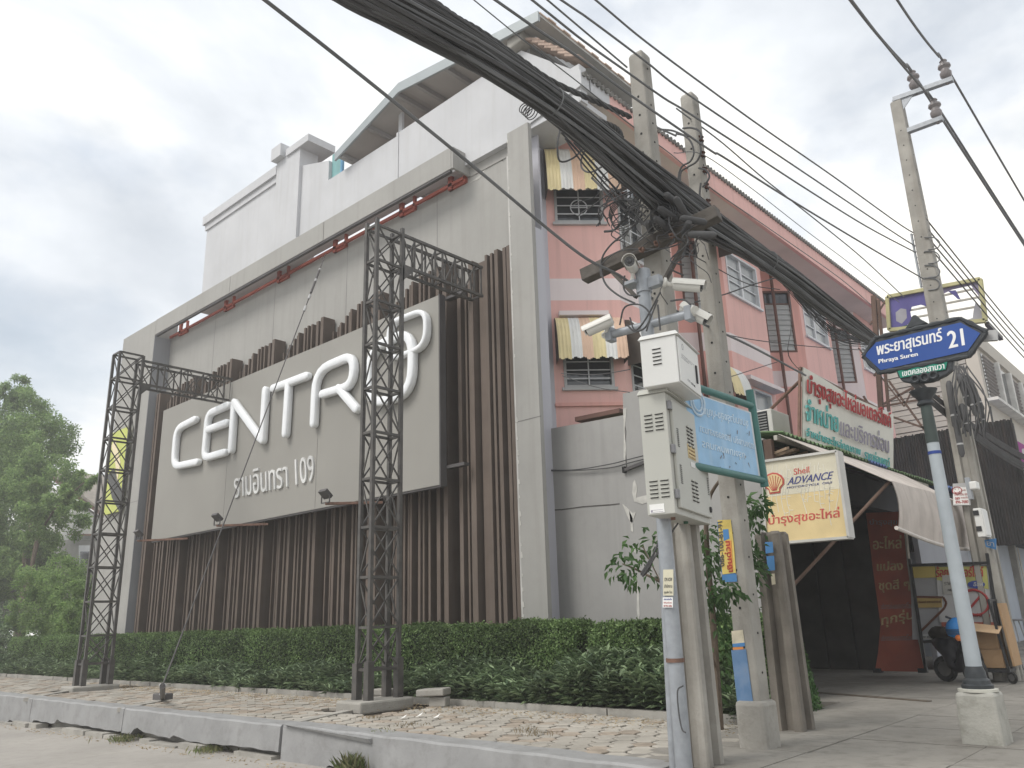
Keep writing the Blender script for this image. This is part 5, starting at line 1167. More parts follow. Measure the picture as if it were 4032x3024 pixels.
# ---- cameras
M_cam = mat('camera_white', (.62, .61, .57), rough=.35, var=.06, bump=.02, grime=.12, grime_col=(.4, .38, .33)); M_lens = mat('lens_black', (.02, .02, .022), rough=.15, bump=0, spec=.8)
def camera(label, c, aim, mount, front=False):
    c = Vector(c); aim = Vector(aim).normalized(); mount = Vector(mount); t = thing('security_camera', c, label, 'camera', 'bullet cameras on the galvanised pole')
    Lg, r = .25, .052; a = c-aim*Lg/2
    MB().lathe(a, [(.03, 0), (r*.95, .012), (r, .05), (r, Lg-.03), (r*1.02, Lg)], 20, ax=aim).build('housing', M_cam, t, smooth=True)
    MB().lathe(a+aim*(Lg-.012), [(r*.92, 0), (r*.90, .016)], 20, ax=aim).build('lens_plate', mat('lens_plate', (.10, .10, .10), rough=.3, bump=0), t)
    MB().lathe(a+aim*(Lg+.004), [(r*.42, 0), (r*.38, .012), (r*.1, .016)], 14, ax=aim).build('lens', M_lens, t, smooth=True)
    for k in range(12):
        u = aim.orthogonal().normalized(); w = aim.cross(u); th = k*math.pi/6; p = a+aim*(Lg+.003)+(u*math.cos(th)+w*math.sin(th))*r*.7; MB().lathe(p, [(.005, 0), (.004, .003)], 6, ax=aim).build('led', M_lens, t)
    up = Vector((0, 0, 1)); sd2 = aim.cross(up).normalized(); up2 = sd2.cross(aim).normalized(); q = MB(); R = r+.012; pr = [(sd2*math.cos(x)+up2*math.sin(x))*R for x in np.linspace(-.1, math.pi+.1, 11)]; pi = [p*.93 for p in pr]
    vs = [a+aim*.0+p for p in pr]+[a+aim*.0+p for p in pi]+[a+aim*(Lg+.035)+p for p in pr]+[a+aim*(Lg+.035)+p for p in pi]; n = 11
    q.add(vs, [(i, i+1, 2*n+i+1, 2*n+i) for i in range(n-1)]+[(n+i, 3*n+i, 3*n+i+1, n+i+1) for i in range(n-1)]+[(2*n+i, 2*n+i+1, 3*n+i+1, 3*n+i) for i in range(n-1)]+[(i, n+i, n+i+1, i+1) for i in range(n-1)]); q.build('sunshield', M_cam, t, smooth=True)
    j = a+aim*.05-up2*.0; mid = mount.lerp(j, .55)
    MB().tube(spline([mount, mid+Vector((0, 0, -.01)), j], 4), [.03, .026, .022, .02, .018, .02, .024, .026, .028][:9], 10).build('arm', M_cam, t, smooth=True)
    d = (mid-mount).normalized(); MB().lathe(mount, [(.045, 0), (.045, .02), (.03, .03)], 16, ax=d).build('base_plate', M_cam, t, smooth=True)
c1 = V(2487, 1045, y=5.58); camera('bullet camera on top of the pole looking straight at the street corner', c1, (.42, -.9, -.12), Vector((PX-.08, PY-.06, 4.42)))
c2 = V(2705, 1125, y=5.85); camera('upper bullet camera pointing right along the street from the pole top', c2, (.75, .28, -.22), Vector((PX+.2, PY, 4.36)))
c3 = V(2730, 1235, y=5.85); camera('lower right bullet camera tilted down on the cross tube', c3, (.62, .2, -.5), Vector((PX+.45, PY+.05, 4.03)))
c4 = V(2362, 1282, y=5.6); camera('left bullet camera tilted down on the cross tube end', c4, (-.85, -.35, -.28), Vector((PX-.43, PY-.02, 4.02)))
M_cab_ = mat('veiled_black_cable', (.085, .085, .087), rough=.55, var=.25, scale=3, bump=0); M_cabg = mat('veiled_grey_cable', (.15, .155, .16), rough=.6, var=.2, bump=0)  # cable tones lightened, veiling glare put into the colour
def cable(label, pts, r, name='cable', M=None, k=5, cat='cable', group=None, parent=None):
    o = MB().tube(spline(pts, k), r, 6).build(name, M or M_cab_, parent)
    if parent is None: tag(o, label, cat, group)
    return o
cc = thing('camera_cable', (PX, PY, 3.5), 'black looping camera leads tied around the galvanised pole', 'cable')
rp_ = lambda u, v, y=5.62: V(u, v, y=y)
for pts in ([(2460, 1085), (2455, 1130), (2475, 1160), (2520, 1165)], [(2440, 1280), (2460, 1210), (2520, 1200), (2560, 1240), (2540, 1290), (2500, 1305), (2470, 1280)], [(2590, 1180), (2570, 1230), (2555, 1270), (2545, 1305)], [(2640, 1185), (2690, 1180), (2720, 1200)], [(2600, 1300), (2595, 1250), (2590, 1200)], [(2480, 1250), (2500, 1300), (2540, 1260), (2600, 1150)]):
    MB().tube(spline([rp_(*p) for p in pts], 5), .008, 6).build('lead', M_cab_, cc)
q = MB()
cc2 = thing('loose_cables', V(2600, 2150, y=6.0), 'bunch of black wires drooping from the cabinet beside the bare branch', 'cable')
for i in range(7):
    pts = [V(2620+i*3, 2060, y=5.9), V(2585-i*2, 2150+i*5, y=5.95), V(2560-i*6, 2235+i*4, y=5.95), V(2530+i*3, 2270-i*3, y=5.95), V(2575, 2200, y=5.9), V(2610, 2120+i*6, y=5.85)]; MB().tube(spline(pts, 5), .006, 5).build('wire', M_cab_, cc2)
MB().tube(spline([V(2670, 2060, y=5.95), V(2640, 2110, y=5.9), V(2640, 2190, y=5.9), V(2655, 2300, y=5.9)], 5), .008, 6).build('wire', M_cab_, cc2)
MB().tube(spline([V(2690, 2700, y=5.66), V(2668, 2720, y=5.66), V(2672, 2800, y=5.66), V(2685, 2870, y=5.66), V(2700, 2885, y=5.66)], 5), .006, 6).build('wire', M_cab_, cc2)
# ---- timber crossarm with braces
ca = thing('crossarm', V(2560, 960, y=6.12), 'thick dark crossarm bolted across the pole under the cable bundle', 'crossarm')
M_arm = mat('dark_crossarm', (.10, .09, .08), var=.3, scale=8, bump=.4)
ca_l = V(2298, 1090, y=6.05); ca_r = V(2830, 838, y=6.22)
MB().bar(ca_l, ca_r, .13, .13).build('beam', M_arm, ca, bevel=.008)
for (u0, v0), (u1, v1) in (((2415, 1075), (2505, 1170)), ((2705, 940), (2620, 1100))): MB().bar(V(u0, v0, y=6.05), V(u1, v1, y=6.05), .05, .03).build('brace', M_arm, ca)
for u, v in ((2480, 1015), (2530, 985), (2590, 960), (2650, 930)): p = V(u, v, y=5.98); MB().lathe(p, [(.03, 0), (.03, .025), (.012, .03), (.012, .06)], 6, ax=(0, -1, 0)).build('bolt', M_rust, ca)
# ================================================================ insulators and racks
M_ins = mat('brown_porcelain', (.085, .04, .03), rough=.25, bump=0, var=.15); M_insg = mat('grey_porcelain', (.22, .20, .20), rough=.3, bump=0)
def rack(label, base, n, step, par_x, M=M_ins, s=1.0, side=1):
    t = thing('insulator_rack', base, label, 'insulator rack'); base = Vector(base)
    MB().box(base+Vector((-.015, -.03, -.06)), base+Vector((.015, .03, step*(n-1)+.08))).build('rack_bar', M_galv, t)
    for i in range(n):
        c = base+Vector((side*.09*s, 0, i*step)); MB().lathe(c+Vector((0, 0, -.035*s)), [(.035*s, 0), (.042*s, .01*s), (.024*s, .025*s), (.024*s, .045*s), (.042*s, .06*s), (.034*s, .07*s)], 12).build('insulator', M, t, smooth=True)
        MB().bar(c+Vector((-side*.09*s, 0, .045*s)), c+Vector((side*.02, 0, .045*s)), .02, .008).build('hook', M_galv, t); MB().bar(c+Vector((-side*.09*s, 0, -.045*s)), c+Vector((side*.02, 0, -.045*s)), .02, .008).build('hook', M_galv, t)
    return t
rack('insulator rack on the left face of the main cable pole', V(2478, 720, y=6.3)+Vector((0, 0, -.12)), 3, .2, -1, side=-1)
rack('insulator rack on the right face of the blue-based pole', V(2745, 700, y=7.35)+Vector((.0, 0, -.35)), 5, .2, 1)
rack('insulator rack with looped jumpers on the tall crossarm pole', V(3622, 1100, y=15.5)+Vector((0, 0, -.1)), 5, .24, 1, M=M_insg, s=1.3)
q = thing('jumper_loops', V(3680, 1010, y=15.4), 'thin grey wire loops beside the insulators of the tall pole', 'cable')
for v in (935, 990, 1045, 1095):
    MB().tube(spline([V(3640, v, y=15.4), V(3680, v+2, y=15.4), V(3700, v+22, y=15.4), V(3690, v+42, y=15.4), V(3655, v+48, y=15.4)], 5), .012, 5).build('loop', M_cabg, q)
q = thing('jumper_wires', V(2700, 700, y=7.2), 'black jumper wires curling around the upper part of the blue-based pole', 'cable')
k2 = 2.37
def jw(*pts, y=7.15): return [V(2350+a/k2, 400+b/k2, y=y) for a, b in pts]
for pts in (jw((760, 800), (765, 680), (800, 600), (870, 560), (905, 480), (880, 380), (820, 320), (740, 300)), jw((780, 780), (785, 660), (850, 610), (930, 560), (970, 470), (960, 380)), jw((800, 250), (880, 245), (950, 270), (975, 320), (965, 350)), jw((950, 620), (1020, 640), (1050, 700), (1020, 760), (985, 800)), jw((970, 760), (960, 850), (965, 900)), jw((600, 260), (700, 270), (780, 300), (850, 330)), jw((560, 240), (650, 280), (740, 320))):
    MB().tube(spline(pts, 5), .011, 6).build('wire', M_cab_, q)
q = thing('jumper_wires', V(2430, 600, y=6.1), 'black jumper wires hanging left of the main cable pole top', 'cable')
for pts in (jw((130, 220), (135, 300), (110, 380), y=6.1), jw((170, 220), (200, 330), (205, 440), y=6.1), jw((200, 240), (250, 350), (300, 430), y=6.1), jw((30, 320), (120, 290), (180, 250), (230, 280), (255, 400), (265, 470), y=6.1), jw((-80, 400), (-140, 520), (-140, 620), (-60, 660), (60, 600), y=6.1)):
    MB().tube(spline(pts, 5), .010, 6).build('wire', M_cab_, q)
sp = thing('street_lamp', V(2497, 620, y=6.1), 'small dome lamp with glass jar clamped to the main cable pole', 'lamp')
MB().lathe(V(2497, 625, y=6.1), [(.075, 0), (.07, .03), (.045, .055), (.0, .065)], 16).build('dome', M_galv, sp, smooth=True); MB().lathe(V(2497, 650, y=6.1), [(.03, -.02), (.045, .0), (.045, .07)], 12).build('glass', M_glassl, sp, smooth=True)
# crossarms of the tall pole
yD = 15.5
xa = thing('steel_crossarm', V(3560, 400, y=yD), 'upper angle-iron crossarm with two pin insulators on the tall pole', 'crossarm')
L1, R1, L2, R2 = V(3518, 395, y=yD), V(3752, 312, y=yD), V(3545, 528, y=yD), V(3712, 466, y=yD)
MB().bar(L1, R1, .11, .09).build('arm', M_galv, xa); MB().bar(L1+Vector((.03, 0, 0)), L1+Vector((.06, 0, -.95)), .1, .08).build('hanger', M_galv, xa); MB().prism([L1+Vector((.05, -.03, -.05)), L1+Vector((.4, -.03, -.04)), L1+Vector((.05, -.03, -.4))], (0, .02, 0)).build('gusset', M_galv, xa)
xb = thing('steel_crossarm', L2, 'lower angle-iron crossarm with a single pin insulator on the tall pole', 'crossarm'); MB().bar(L2, R2, .11, .09).build('arm', M_galv, xb)
insp = []
for u, v, par in ((3605, 352, xa), (3728, 310, xa), (3690, 465, xb)):
    c = V(u, v, y=yD); insp.append(c+Vector((0, 0, .40)))
    MB().lathe(c, [(.03, -.12), (.03, 0), (.07, .02), (.1, .06), (.105, .13), (.08, .16), (.075, .21), (.115, .26), (.11, .30), (.06, .33), (.055, .37), (.07, .39), (.05, .42)], 18).build('insulator', M_insg, par, smooth=True)
for i, (c, (u, v)) in enumerate(zip(insp, ((3357, 0), (3540, 0), (3357, -6)))):
    x = c.x
    a = V(u, v, x=x)
    far_ = Vector((x, 60, c.z+.2)); a = a+(a-c)*.3; pts = [a.lerp(c, k/12)+Vector((0, 0, -.12*math.sin(math.pi*k/12))) for k in range(12)] + [c.lerp(far_, k/14)+Vector((0, 0, -.8*math.sin(math.pi*k/14))) for k in range(15)]
    cable(['thick high-voltage line to the left pin insulator of the upper crossarm', 'high-voltage line to the outer pin insulator of the upper crossarm', 'high-voltage line meeting the single insulator of the lower crossarm'][i], pts, .028 if i == 0 else .022, 'power_line', M_cabg, group='high-voltage lines on the tall pole')
# ================================================================ overhead lines (along the street)
LX = -3.8
def line(pts, r, label, x=LX, ext=.6, M=None, nm='overhead_line'):
    P = [V(u, v, x=x) for u, v in pts]; P = [P[0]+(P[0]-P[1]).normalized()*ext*4] + P
    return cable(label, P, r*.8, nm, M or M_cabg, group='overhead lines along the street')
def z7(x, y): return (2700+x/2.0737, 100+y/2.0737)
def z9(x, y): return (3232+x/1.659, y/1.659)
def z6(x, y): return (1800+x/1.659, y/1.659)
RL = .8
line([z6(905, 0), z6(1230, 270), z6(1659, 590), z7(650, 850), z7(1200, 1230), z9(530, 1475), z9(670, 1552)], .014, 'topmost overhead line running clear of the first two pole tops', x=-3.6)
line([z6(680, 0), z6(870, 130), z6(1230, 400), z7(0, 550), z7(830, 1110), z9(540, 1560), z9(690, 1638)], .014, 'second overhead line from the top passing just over the right pole top', x=-3.6)
line([z6(590, 0), z6(850, 220), z6(1110, 440)], .012, 'thin overhead line ending at the side of the main pole top', x=-3.7)
line([z6(490, 0), z6(830, 270), z6(1110, 470), z6(1350, 640), z7(0, 700), z7(500, 1020), z7(1000, 1345), z9(300, 1480), z9(620, 1650)], .014, 'overhead line crossing in front of the main pole just below its top', x=-3.5)
line([z6(250, 0), z6(500, 175), z6(830, 400), z6(1130, 620), z6(1659, 985), z7(300, 1070), z7(850, 1420), (3450, 990), (3640, 1100)], .015, 'lowest of the bundled overhead lines crossing both front poles', x=-3.45)
line([z7(0, 735), z7(300, 960), z7(600, 1220), z7(850, 1420), z7(1150, 1659), (3400, 1020), (3560, 1170)], .011, 'overhead line dipping steeply across the others toward the gantry', x=-3.7, ext=.05)
line([z6(110, 0), z6(430, 260), z6(820, 560), z6(1100, 790), z6(1400, 1010), z6(1659, 1230), (3000, 880), (3300, 1090), (3430, 1200)], .007, 'thin black wire running down past the eave and over the cable bundle', x=-3.8)
line([z6(1440, 1000), z7(150, 1060), z7(550, 1340), z7(960, 1659), (3350, 1040), (3540, 1190)], .006, 'thinnest sagging wire below the overhead lines', x=-3.6, ext=.02)
def twist(pts, r, label, x):
    base = spline([V(u, v, x=x) for u, v in pts], 14); t_ = thing('twisted_cable', base[-1], label, 'cable', 'twisted service cables on the main pole')
    for k in range(3):
        P = []
        for i, p in enumerate(base):
            d = (base[min(i+1, len(base)-1)]-base[max(i-1, 0)]).normalized(); a = d.orthogonal().normalized(); b = d.cross(a); th = i*.55+k*2.094; P.append(p+(a*math.cos(th)+b*math.sin(th))*r*.62)
        MB().tube(P, r*.62, 6, cap=False).build('strand', M_cab_, t_)
twist([z6(-170, 0)[:2], z6(0, 120), z6(150, 205), z6(400, 380), z6(600, 520), z6(830, 630), z6(1000, 705), z6(1130, 765)], .024, 'upper twisted service cable running to the main pole', -3.85)
twist([z6(560, 640), z6(700, 715), z6(850, 762), z6(950, 800), z6(1040, 840), z6(1075, 900)], .024, 'lower twisted service cable branching off the bundle to the pole', -3.85)
line([(1043, 0), (1300, 200), (1600, 440), (1900, 685), (2156, 900), (2312, 1020), (2440, 1085), (2560, 1170), (2765, 1274), (2950, 1360), (3172, 1478)], .016, 'single dark cable crossing the whole facade down to the banner', x=-3.75)
# ---- the thick bundle
bd = thing('cable_bundle', V(2600, 860, x=-3.9), 'massive sagging bundle of black telecom cables slung along the poles', 'cable bundle')
ctr = [(1180, -190), (1400, -60), (1640, 65), (1900, 215), (2130, 370), (2330, 525), (2520, 690), (2680, 815), (2830, 905), (2960, 985), (3110, 1090), (3260, 1210), (3420, 1325), (3580, 1440)]
half = [104, 98, 88, 76, 62, 64, 80, 88, 66, 44, 38, 38, 26, 17]
Cp_ = [V(u, v, x=-3.47) for u, v in ctr]; rad = []
for p, h_ in zip(Cp_, half): rad.append(h_/F*(Vector(p)-Vector(CAM)).length*.92)
nb_ = 0
for k in range(110):
    a0 = random.uniform(0, 6.283); r0 = math.sqrt(random.random())*(1.0 if k % 4 else 1.18); P = []; ph = random.uniform(0, 6)
    for i, p in enumerate(Cp_):
        a1 = a0 + .25*math.sin(i*.9+ph); r1_ = r0*(1+.12*math.sin(i*1.3+ph*2)); R = rad[i]*r1_; P.append(Vector((p.x+R*math.cos(a1)*.75, p.y+.2*R*math.sin(a1), p.z+R*math.sin(a1)*1.0)))
    if k % 6 == 1: sg_ = random.uniform(.02, .10); P = [p + Vector((0, 0, -sg_*abs(math.sin(i*.8+ph)))) for i, p in enumerate(P)]
    if k % 7 == 0: j = random.randint(5, 8); P = P[:j+1]
    MB().tube(spline(P, 4), random.choice([.008, .010, .012, .014, .02]), 5, cap=False).build('cable', M_cab_ if random.random() < .68 else M_cabg, bd)
MB().tube(spline(Cp_, 4), [r*.62 for r in sum([[a+(b-a)*t/4 for t in range(4)] for a, b in zip(rad, rad[1:])], [])+[rad[-1]]], 10).build('bundle_core', mat('bundle_core', (.055, .055, .055), bump=0), bd)
for i, t in ((4, .2), (9, .4)):
    p = Cp_[i].lerp(Cp_[i+1], t); d = (Cp_[i+1]-Cp_[i]).normalized(); R = rad[i]*1.02; u = d.orthogonal().normalized(); w = d.cross(u)
    MB().tube([p+(u*math.cos(a)+w*math.sin(a))*R for a in np.linspace(0, 6.283, 15)], .006, 5).build('tie_wire', M_cabg, bd)
q = thing('hanging_wires', V(2560, 960, x=-3.9), 'loose wires and coils dangling around the crossarm under the bundle', 'cable tangle')
for i in range(30):                                       # strands leaving the bundle and wandering around the pole
    u, v = random.uniform(2380, 2780), 0; v = 620 + (u-2380)*.72 + random.uniform(-10, 70); P = [V(u, v, y=6.0)]; n = random.randint(3, 6)
    for j in range(n): u += random.uniform(-75, 55); v += random.uniform(10, 60); P.append(V(u, v, y=5.9+random.uniform(-.1, .2)))
    MB().tube(spline(P, 5), random.choice([.004, .006, .008]), 5).build('wire', M_cab_, q)
for pts, r in ((((2330, 700), (2420, 790), (2500, 860), (2560, 900)), .012), (((2210, 520), (2280, 600), (2380, 720), (2470, 810), (2560, 905)), .010), (((2225, 545), (2300, 650), (2390, 750), (2480, 850)), .008), (((2260, 560), (2350, 660), (2440, 760), (2540, 850)), .011), (((2205, 510), (2195, 570), (2205, 635), (2260, 620), (2310, 570)), .009), (((2450, 690), (2430, 740), (2390, 790), (2355, 890)), .007), (((2480, 820), (2450, 870), (2420, 905), (2380, 912)), .013), (((2530, 860), (2470, 910), (2400, 970), (2368, 1030), (2380, 1110), (2430, 1160), (2500, 1195)), .010), (((2680, 960), (2600, 980), (2450, 985), (2370, 1040), (2365, 1090)), .007), (((2760, 900), (2900, 940), (3050, 1000), (3100, 1050)), .016), (((2780, 890), (2860, 960), (2990, 1040), (3140, 1130), (3200, 1210)), .014), (((2700, 990), (2810, 1050), (2950, 1120), (3070, 1140)), .006), (((2735, 1190), (2850, 1160), (2950, 1125), (3050, 1095)), .008), (((2820, 1310), (2980, 1340), (3200, 1365), (3420, 1380)), .006), (((2840, 1495), (2950, 1460), (3060, 1425)), .005), (((2210, 1470), (2350, 1475), (2480, 1455)), .005), (((2215, 1480), (2350, 1525), (2480, 1545)), .004)):
    MB().tube(spline([V(u, v, x=-3.85) if u > 2700 or v < 700 else V(u, v, y=6.0) for u, v in pts], 5), r, 5).build('wire', M_cab_, q)
for c_, r_ in (((2440, 830), .13), ((2600, 840), .11), ((2060, 425), .045)):
    c0 = V(*c_, x=-3.9) if c_[0] < 2100 else V(*c_, y=5.95)
    for k in range(5): MB().tube([c0+Vector((math.cos(a)*r_*(1+.1*k), .03*k, math.sin(a)*r_*(.9+.07*k))) for a in np.linspace(0, 6.283, 19)], .005, 5).build('coil', M_cab_, q)
for i, (u, v) in enumerate(((2650, 790), (2690, 830), (2745, 870), (2620, 890), (2560, 900), (2700, 905), (2780, 925), (2640, 850))):
    p = V(u, v, y=5.98); d = Vector((random.uniform(-.6, .6), random.uniform(.3, 1), random.uniform(-.5, .1))).normalized(); MB().lathe(p-d*.16, [(.018, 0), (.034, .03), (.034, .22), (.018, .25)], 10, ax=d).build('splice_closure', M_cab_, q, smooth=True)
# droopy thin strands beyond the pole
q = thing('sagging_wires', V(3250, 1300, x=-3.9), 'sheaf of thin sagging wires below the bundle in front of the far bays', 'cable tangle')
for i in range(22):
    s = random.uniform(0, 1); a = (3090+random.uniform(-20, 30), 1085+s*30); b = (3410+random.uniform(-10, 30), 1330+s*40); m1 = (3170+s*20, 1170+s*60+random.uniform(0, 30)); m2 = (3300, 1280+s*70+random.uniform(-10, 20)); MB().tube(spline([V(*a, x=-3.9), V(*m1, x=-3.95), V(*m2, x=-3.95), V(*b, x=-3.9)], 5), .006, 4, cap=False).build('wire', M_cab_, q)
MB().tube(spline([V(3110, 1170, x=-3.95), V(3115, 1290, x=-3.95), V(3105, 1400, x=-3.95), V(3172, 1480, x=-4.5)], 4), .006, 4).build('wire', M_cab_, q)
for k in range(14):
    dz = random.uniform(-.15, .15); y1 = 14.9; MB().tube(spline([V(3480, 1360, x=-3.8)+Vector((0, 0, dz)), Vector((-3.6, 15.3, 4.95+dz)), Vector((-3.6, 22, 4.7+dz*1.6)), Vector((-3.6, 34, 5.1+dz*2)), Vector((-3.6, 60, 5.6+dz))], 6), .016, 5, cap=False).build('wire', M_cab_, q)
for k in range(4): MB().tube(spline([Vector((-3.3, 15.5, 8.6-.22*k)), Vector((-3.3, 24, 8.1-.22*k)), Vector((-3.3, 36, 8.2-.2*k)), Vector((-3.3, 60, 8.8-.2*k))], 6), .014, 5, cap=False).build('wire', M_cab_, q)
# black splice closures by the tall pole
q = thing('splice_closures', V(3790, 1650, y=15.2), 'cluster of black splice closures hanging from cables at the tall pole', 'cable closures')
for u0, v0, u1, v1, r in ((3735, 1500, 3765, 1690, .055), (3775, 1470, 3820, 1600, .06), (3800, 1480, 3845, 1640, .05), (3755, 1620, 3790, 1800, .05), (3820, 1500, 3870, 1620, .045), (3745, 1560, 3760, 1640, .045), (3785, 1590, 3815, 1700, .055), (3850, 1560, 3880, 1690, .04)):
    a, b = V(u0, v0, y=15.1), V(u1, v1, y=15.1); cl = MB().tube([a, a.lerp(b, .08), a.lerp(b, .92), b], [r*.5, r, r, r*.4], 10).build('closure', M_cab_, q, smooth=True); c = a.lerp(b, .7); MB().tube([c, c.lerp(b, .12)], r*1.05, 10).build('band', M_alu, cl)
for k in range(12):
    u = random.uniform(3740, 3880); MB().tube(spline([V(3770+random.uniform(-20, 40), 1440, y=15.1), V(u, 1560, y=15.0), V(u+random.uniform(-20, 40), 1680+random.uniform(-30, 60), y=15.05), V(u+20, 1600, y=15.1)], 5), .012, 5).build('wire', M_cab_, q)
# ---- boxes and notices on the tall pole
t = thing('meter_box', V(3890, 2060, y=15.2), 'pale grey meter box on the tall pole above the small blue tag', 'cabinet')
a = V(3842, 2006, y=15.2); b = V(3895, 2115, y=15.2); MB().box((a.x, 15.0, b.z), (b.x, 15.35, a.z)).build('box_body', M_cabw, t, bevel=.01); MB().box((b.x, 15.02, b.z+.03), (b.x+.015, 15.33, a.z-.03)).build('door', M_cabw, t)
for z in (.2, .75): MB().box((b.x-.12, 14.985, b.z+(a.z-b.z)*z), (b.x-.04, 15.0, b.z+(a.z-b.z)*z+.08)).build('latch', M_blk, t)
t = thing('power_meter', V(3835, 1910, y=15.2), 'small glass-fronted power meter on the right face of the tall pole', 'meter'); a = V(3822, 1900, y=15.2); b = V(3858, 1928, y=15.2)
MB().box((a.x, 15.05, b.z), (b.x, 15.25, a.z)).build('case', M_cabw, t, bevel=.02); MB().box((a.x-.06, 15.1, b.z-.15), (a.x, 15.22, a.z+.08)).build('back_plate', M_galv, t)
t = thing('phone_notice', V(3790, 1945, y=15.3), 'white notice with red smiling face and phone number wired to the tall pole', 'notice')
def q4(x, y, d=0): return V(3500+x/2.37, 1700+y/2.37, y=15.28-d)
MB().prism([q4(598, 690), q4(762, 685), q4(735, 475), q4(595, 485)], (0, .03, 0)).build('tin_plate', M_alu, t); MB().prism([q4(602, 680, .002), q4(750, 682, .002), q4(728, 515, .002), q4(600, 520, .002)], (0, -.003, 0)).build('face', mat('paper_white', (.75, .75, .73)), t)
q = MB(); c = q4(635, 548, .01); q.tube([c+Vector((math.cos(a)*.075, 0, math.sin(a)*.06)) for a in np.linspace(0, 6.283, 17)], .006, 4); q.tube([c+Vector((math.cos(a)*.045, 0, -.01+math.sin(a)*.03)) for a in np.linspace(3.3, 6.1, 8)], .006, 4); q.tube([c+Vector((-.025, 0, .02)), c+Vector((-.024, 0, .03))], .006, 4); q.tube([c+Vector((.025, 0, .02)), c+Vector((.026, 0, .03))], .006, 4); q.build('smiling_face', M_red, t)
text_quad('สินเชื่อ', q4(672, 550, .008), q4(720, 548, .008), q4(672, 538, .008), M_red, t, depth=.001); text_quad('บ้าน-ที่ดิน-รถ', q4(612, 598, .008), q4(730, 592, .008), q4(612, 570, .008), M_red, t, depth=.001); text_quad('089', q4(618, 635, .008), q4(662, 633, .008), q4(616, 612, .008), M_red, t, bold=.03, depth=.001); text_quad('คอมโด', q4(672, 622, .008), q4(738, 620, .008), q4(672, 605, .008), M_red, t, depth=.001); text_quad('896-7080', q4(624, 670, .008), q4(742, 666, .008), q4(622, 642, .008), M_red, t, bold=.03, depth=.001)
MB().prism([q4(905, 1075), q4(1000, 1100), q4(1000, 995), q4(890, 1010)], (0, .02, 0)).build('blue_tag', mat('sticker_blue', (.08, .22, .45)), t); text_quad('ยา', q4(915, 1060, .005), q4(985, 1075, .005), q4(910, 1020, .005), M_wht, t, depth=.002)
# ================================================================ street name sign
SX, SY = -2.14, 8.53
ss_ = thing('street_sign', (SX, SY, H), 'blue soi 21 street name sign in an ornate dark frame on a grey post', 'street sign')
z0b = H; q = MB(); n = 10
prof = [(.20, 0), (.197, .15), (.192, .3), (.188, .4), (.185, .43)]
q.add([(SX+(-1 if i in (0, 3) else 1)*r_*.86, SY+(-1 if i < 2 else 1)*r_*.86, H+z) for r_, z in prof for i in range(4)], [(k*4+i, k*4+(i+1)%4, (k+1)*4+(i+1)%4, (k+1)*4+i) for k in range(4) for i in range(4)]+[(16, 17, 18, 19)]); q.build('concrete_base', mat('mossy_concrete', (.42, .41, .37), var=.15, scale=4, bump=.5, grime=.55, grime_col=(.17, .165, .13)), ss_, bevel=.04)
MB().lathe((SX, SY, H+.43), [(.165, 0), (.165, .022), (.14, .026)], 24).build('base_cap', mat('cream_cap', (.55, .54, .48), var=.1), ss_)
M_cast = mat('cast_iron', (.045, .05, .055), rough=.5, bump=.2, var=.2, scale=20); M_post = mat('grey_post_paint', (.40, .44, .47), rough=.45, var=.08, scale=5, bump=.1, grime=.15, grime_col=(.3, .31, .3))
MB().lathe((SX, SY, H+.455), [(.13, 0), (.133, .028), (.115, .04), (.112, .07), (.09, .09), (.086, .14), (.075, .17), (.07, .19)], 24).build('flange', M_cast, ss_, smooth=True)
zc_ = V(3600, 1755, y=SY).z
MB().tube([(SX, SY, H+.6), (SX, SY, zc_)], [.07, .056], 20).build('post', M_post, ss_, smooth=True); zt_ = V(3650, 1535, y=SY).z; MB().tube([(SX, SY, zc_), (SX, SY, zt_)], [.06, .05], 20).build('upper_post', mat('dark_green_post', (.05, .065, .06), rough=.5, bump=.1), ss_, smooth=True)
MB().lathe((SX, SY, zt_-.16), [(.06, 0), (.08, .015), (.08, .03), (.062, .05), (.08, .09), (.11, .12), (.13, .16)], 20).build('bracket_cup', M_cast, ss_, smooth=True)
a_, b_ = V(3588, 1795, y=SY-.085), V(3655, 1785, y=SY-.085)
MB().lathe((SX, SY, V(3620, 1790, y=SY).z-.02), [(.061, 0), (.061, .03)], 20).build('blue_band', mat('blue_tape', (.04, .07, .26), bump=0), ss_)
YS2 = SY-.06
def s3(x, y, d=0): return V(3400+x/2.37, 1000+y/2.37, y=YS2-d)
hexa = [(0, 955), (110, 785), (900, 600), (1150, 725), (985, 955), (150, 1110)]
cx_, cy_ = 560, 860
M_sblue = mat('sign_blue', (.035, .085, .30), rough=.3, var=.04, bump=0); M_sgrn = mat('sign_green', (.02, .22, .15), rough=.35, bump=0); M_swh = mat('sign_white', (.80, .80, .80), bump=0, var=.02)
def sc3(p, k): return (cx_+(p[0]-cx_)*k, cy_+(p[1]-cy_)*k)
MB().prism([s3(*p, .012) for p in hexa], (0, .09, 0)).build('sign_body', M_cast, ss_, bevel=.012)
inn = [(12, 945), (118, 825), (905, 640), (1090, 740), (975, 905), (160, 1085)]
MB().prism([s3(*p, .016) for p in inn], (0, -.004, 0)).build('blue_panel', M_sblue, ss_)
P = [s3(*p, .005) for p in hexa]; q = MB()                # knobbly cast rim
for a, b in zip(P, P[1:]+P[:1]):
    n = max(3, int((b-a).length/.05)); q.tube([a.lerp(b, t/n) for t in range(n+1)], [.024+.007*math.sin(t*2.1+a.x*9) for t in range(n+1)], 8)
q.build('cast_rim', M_cast, ss_, smooth=True)
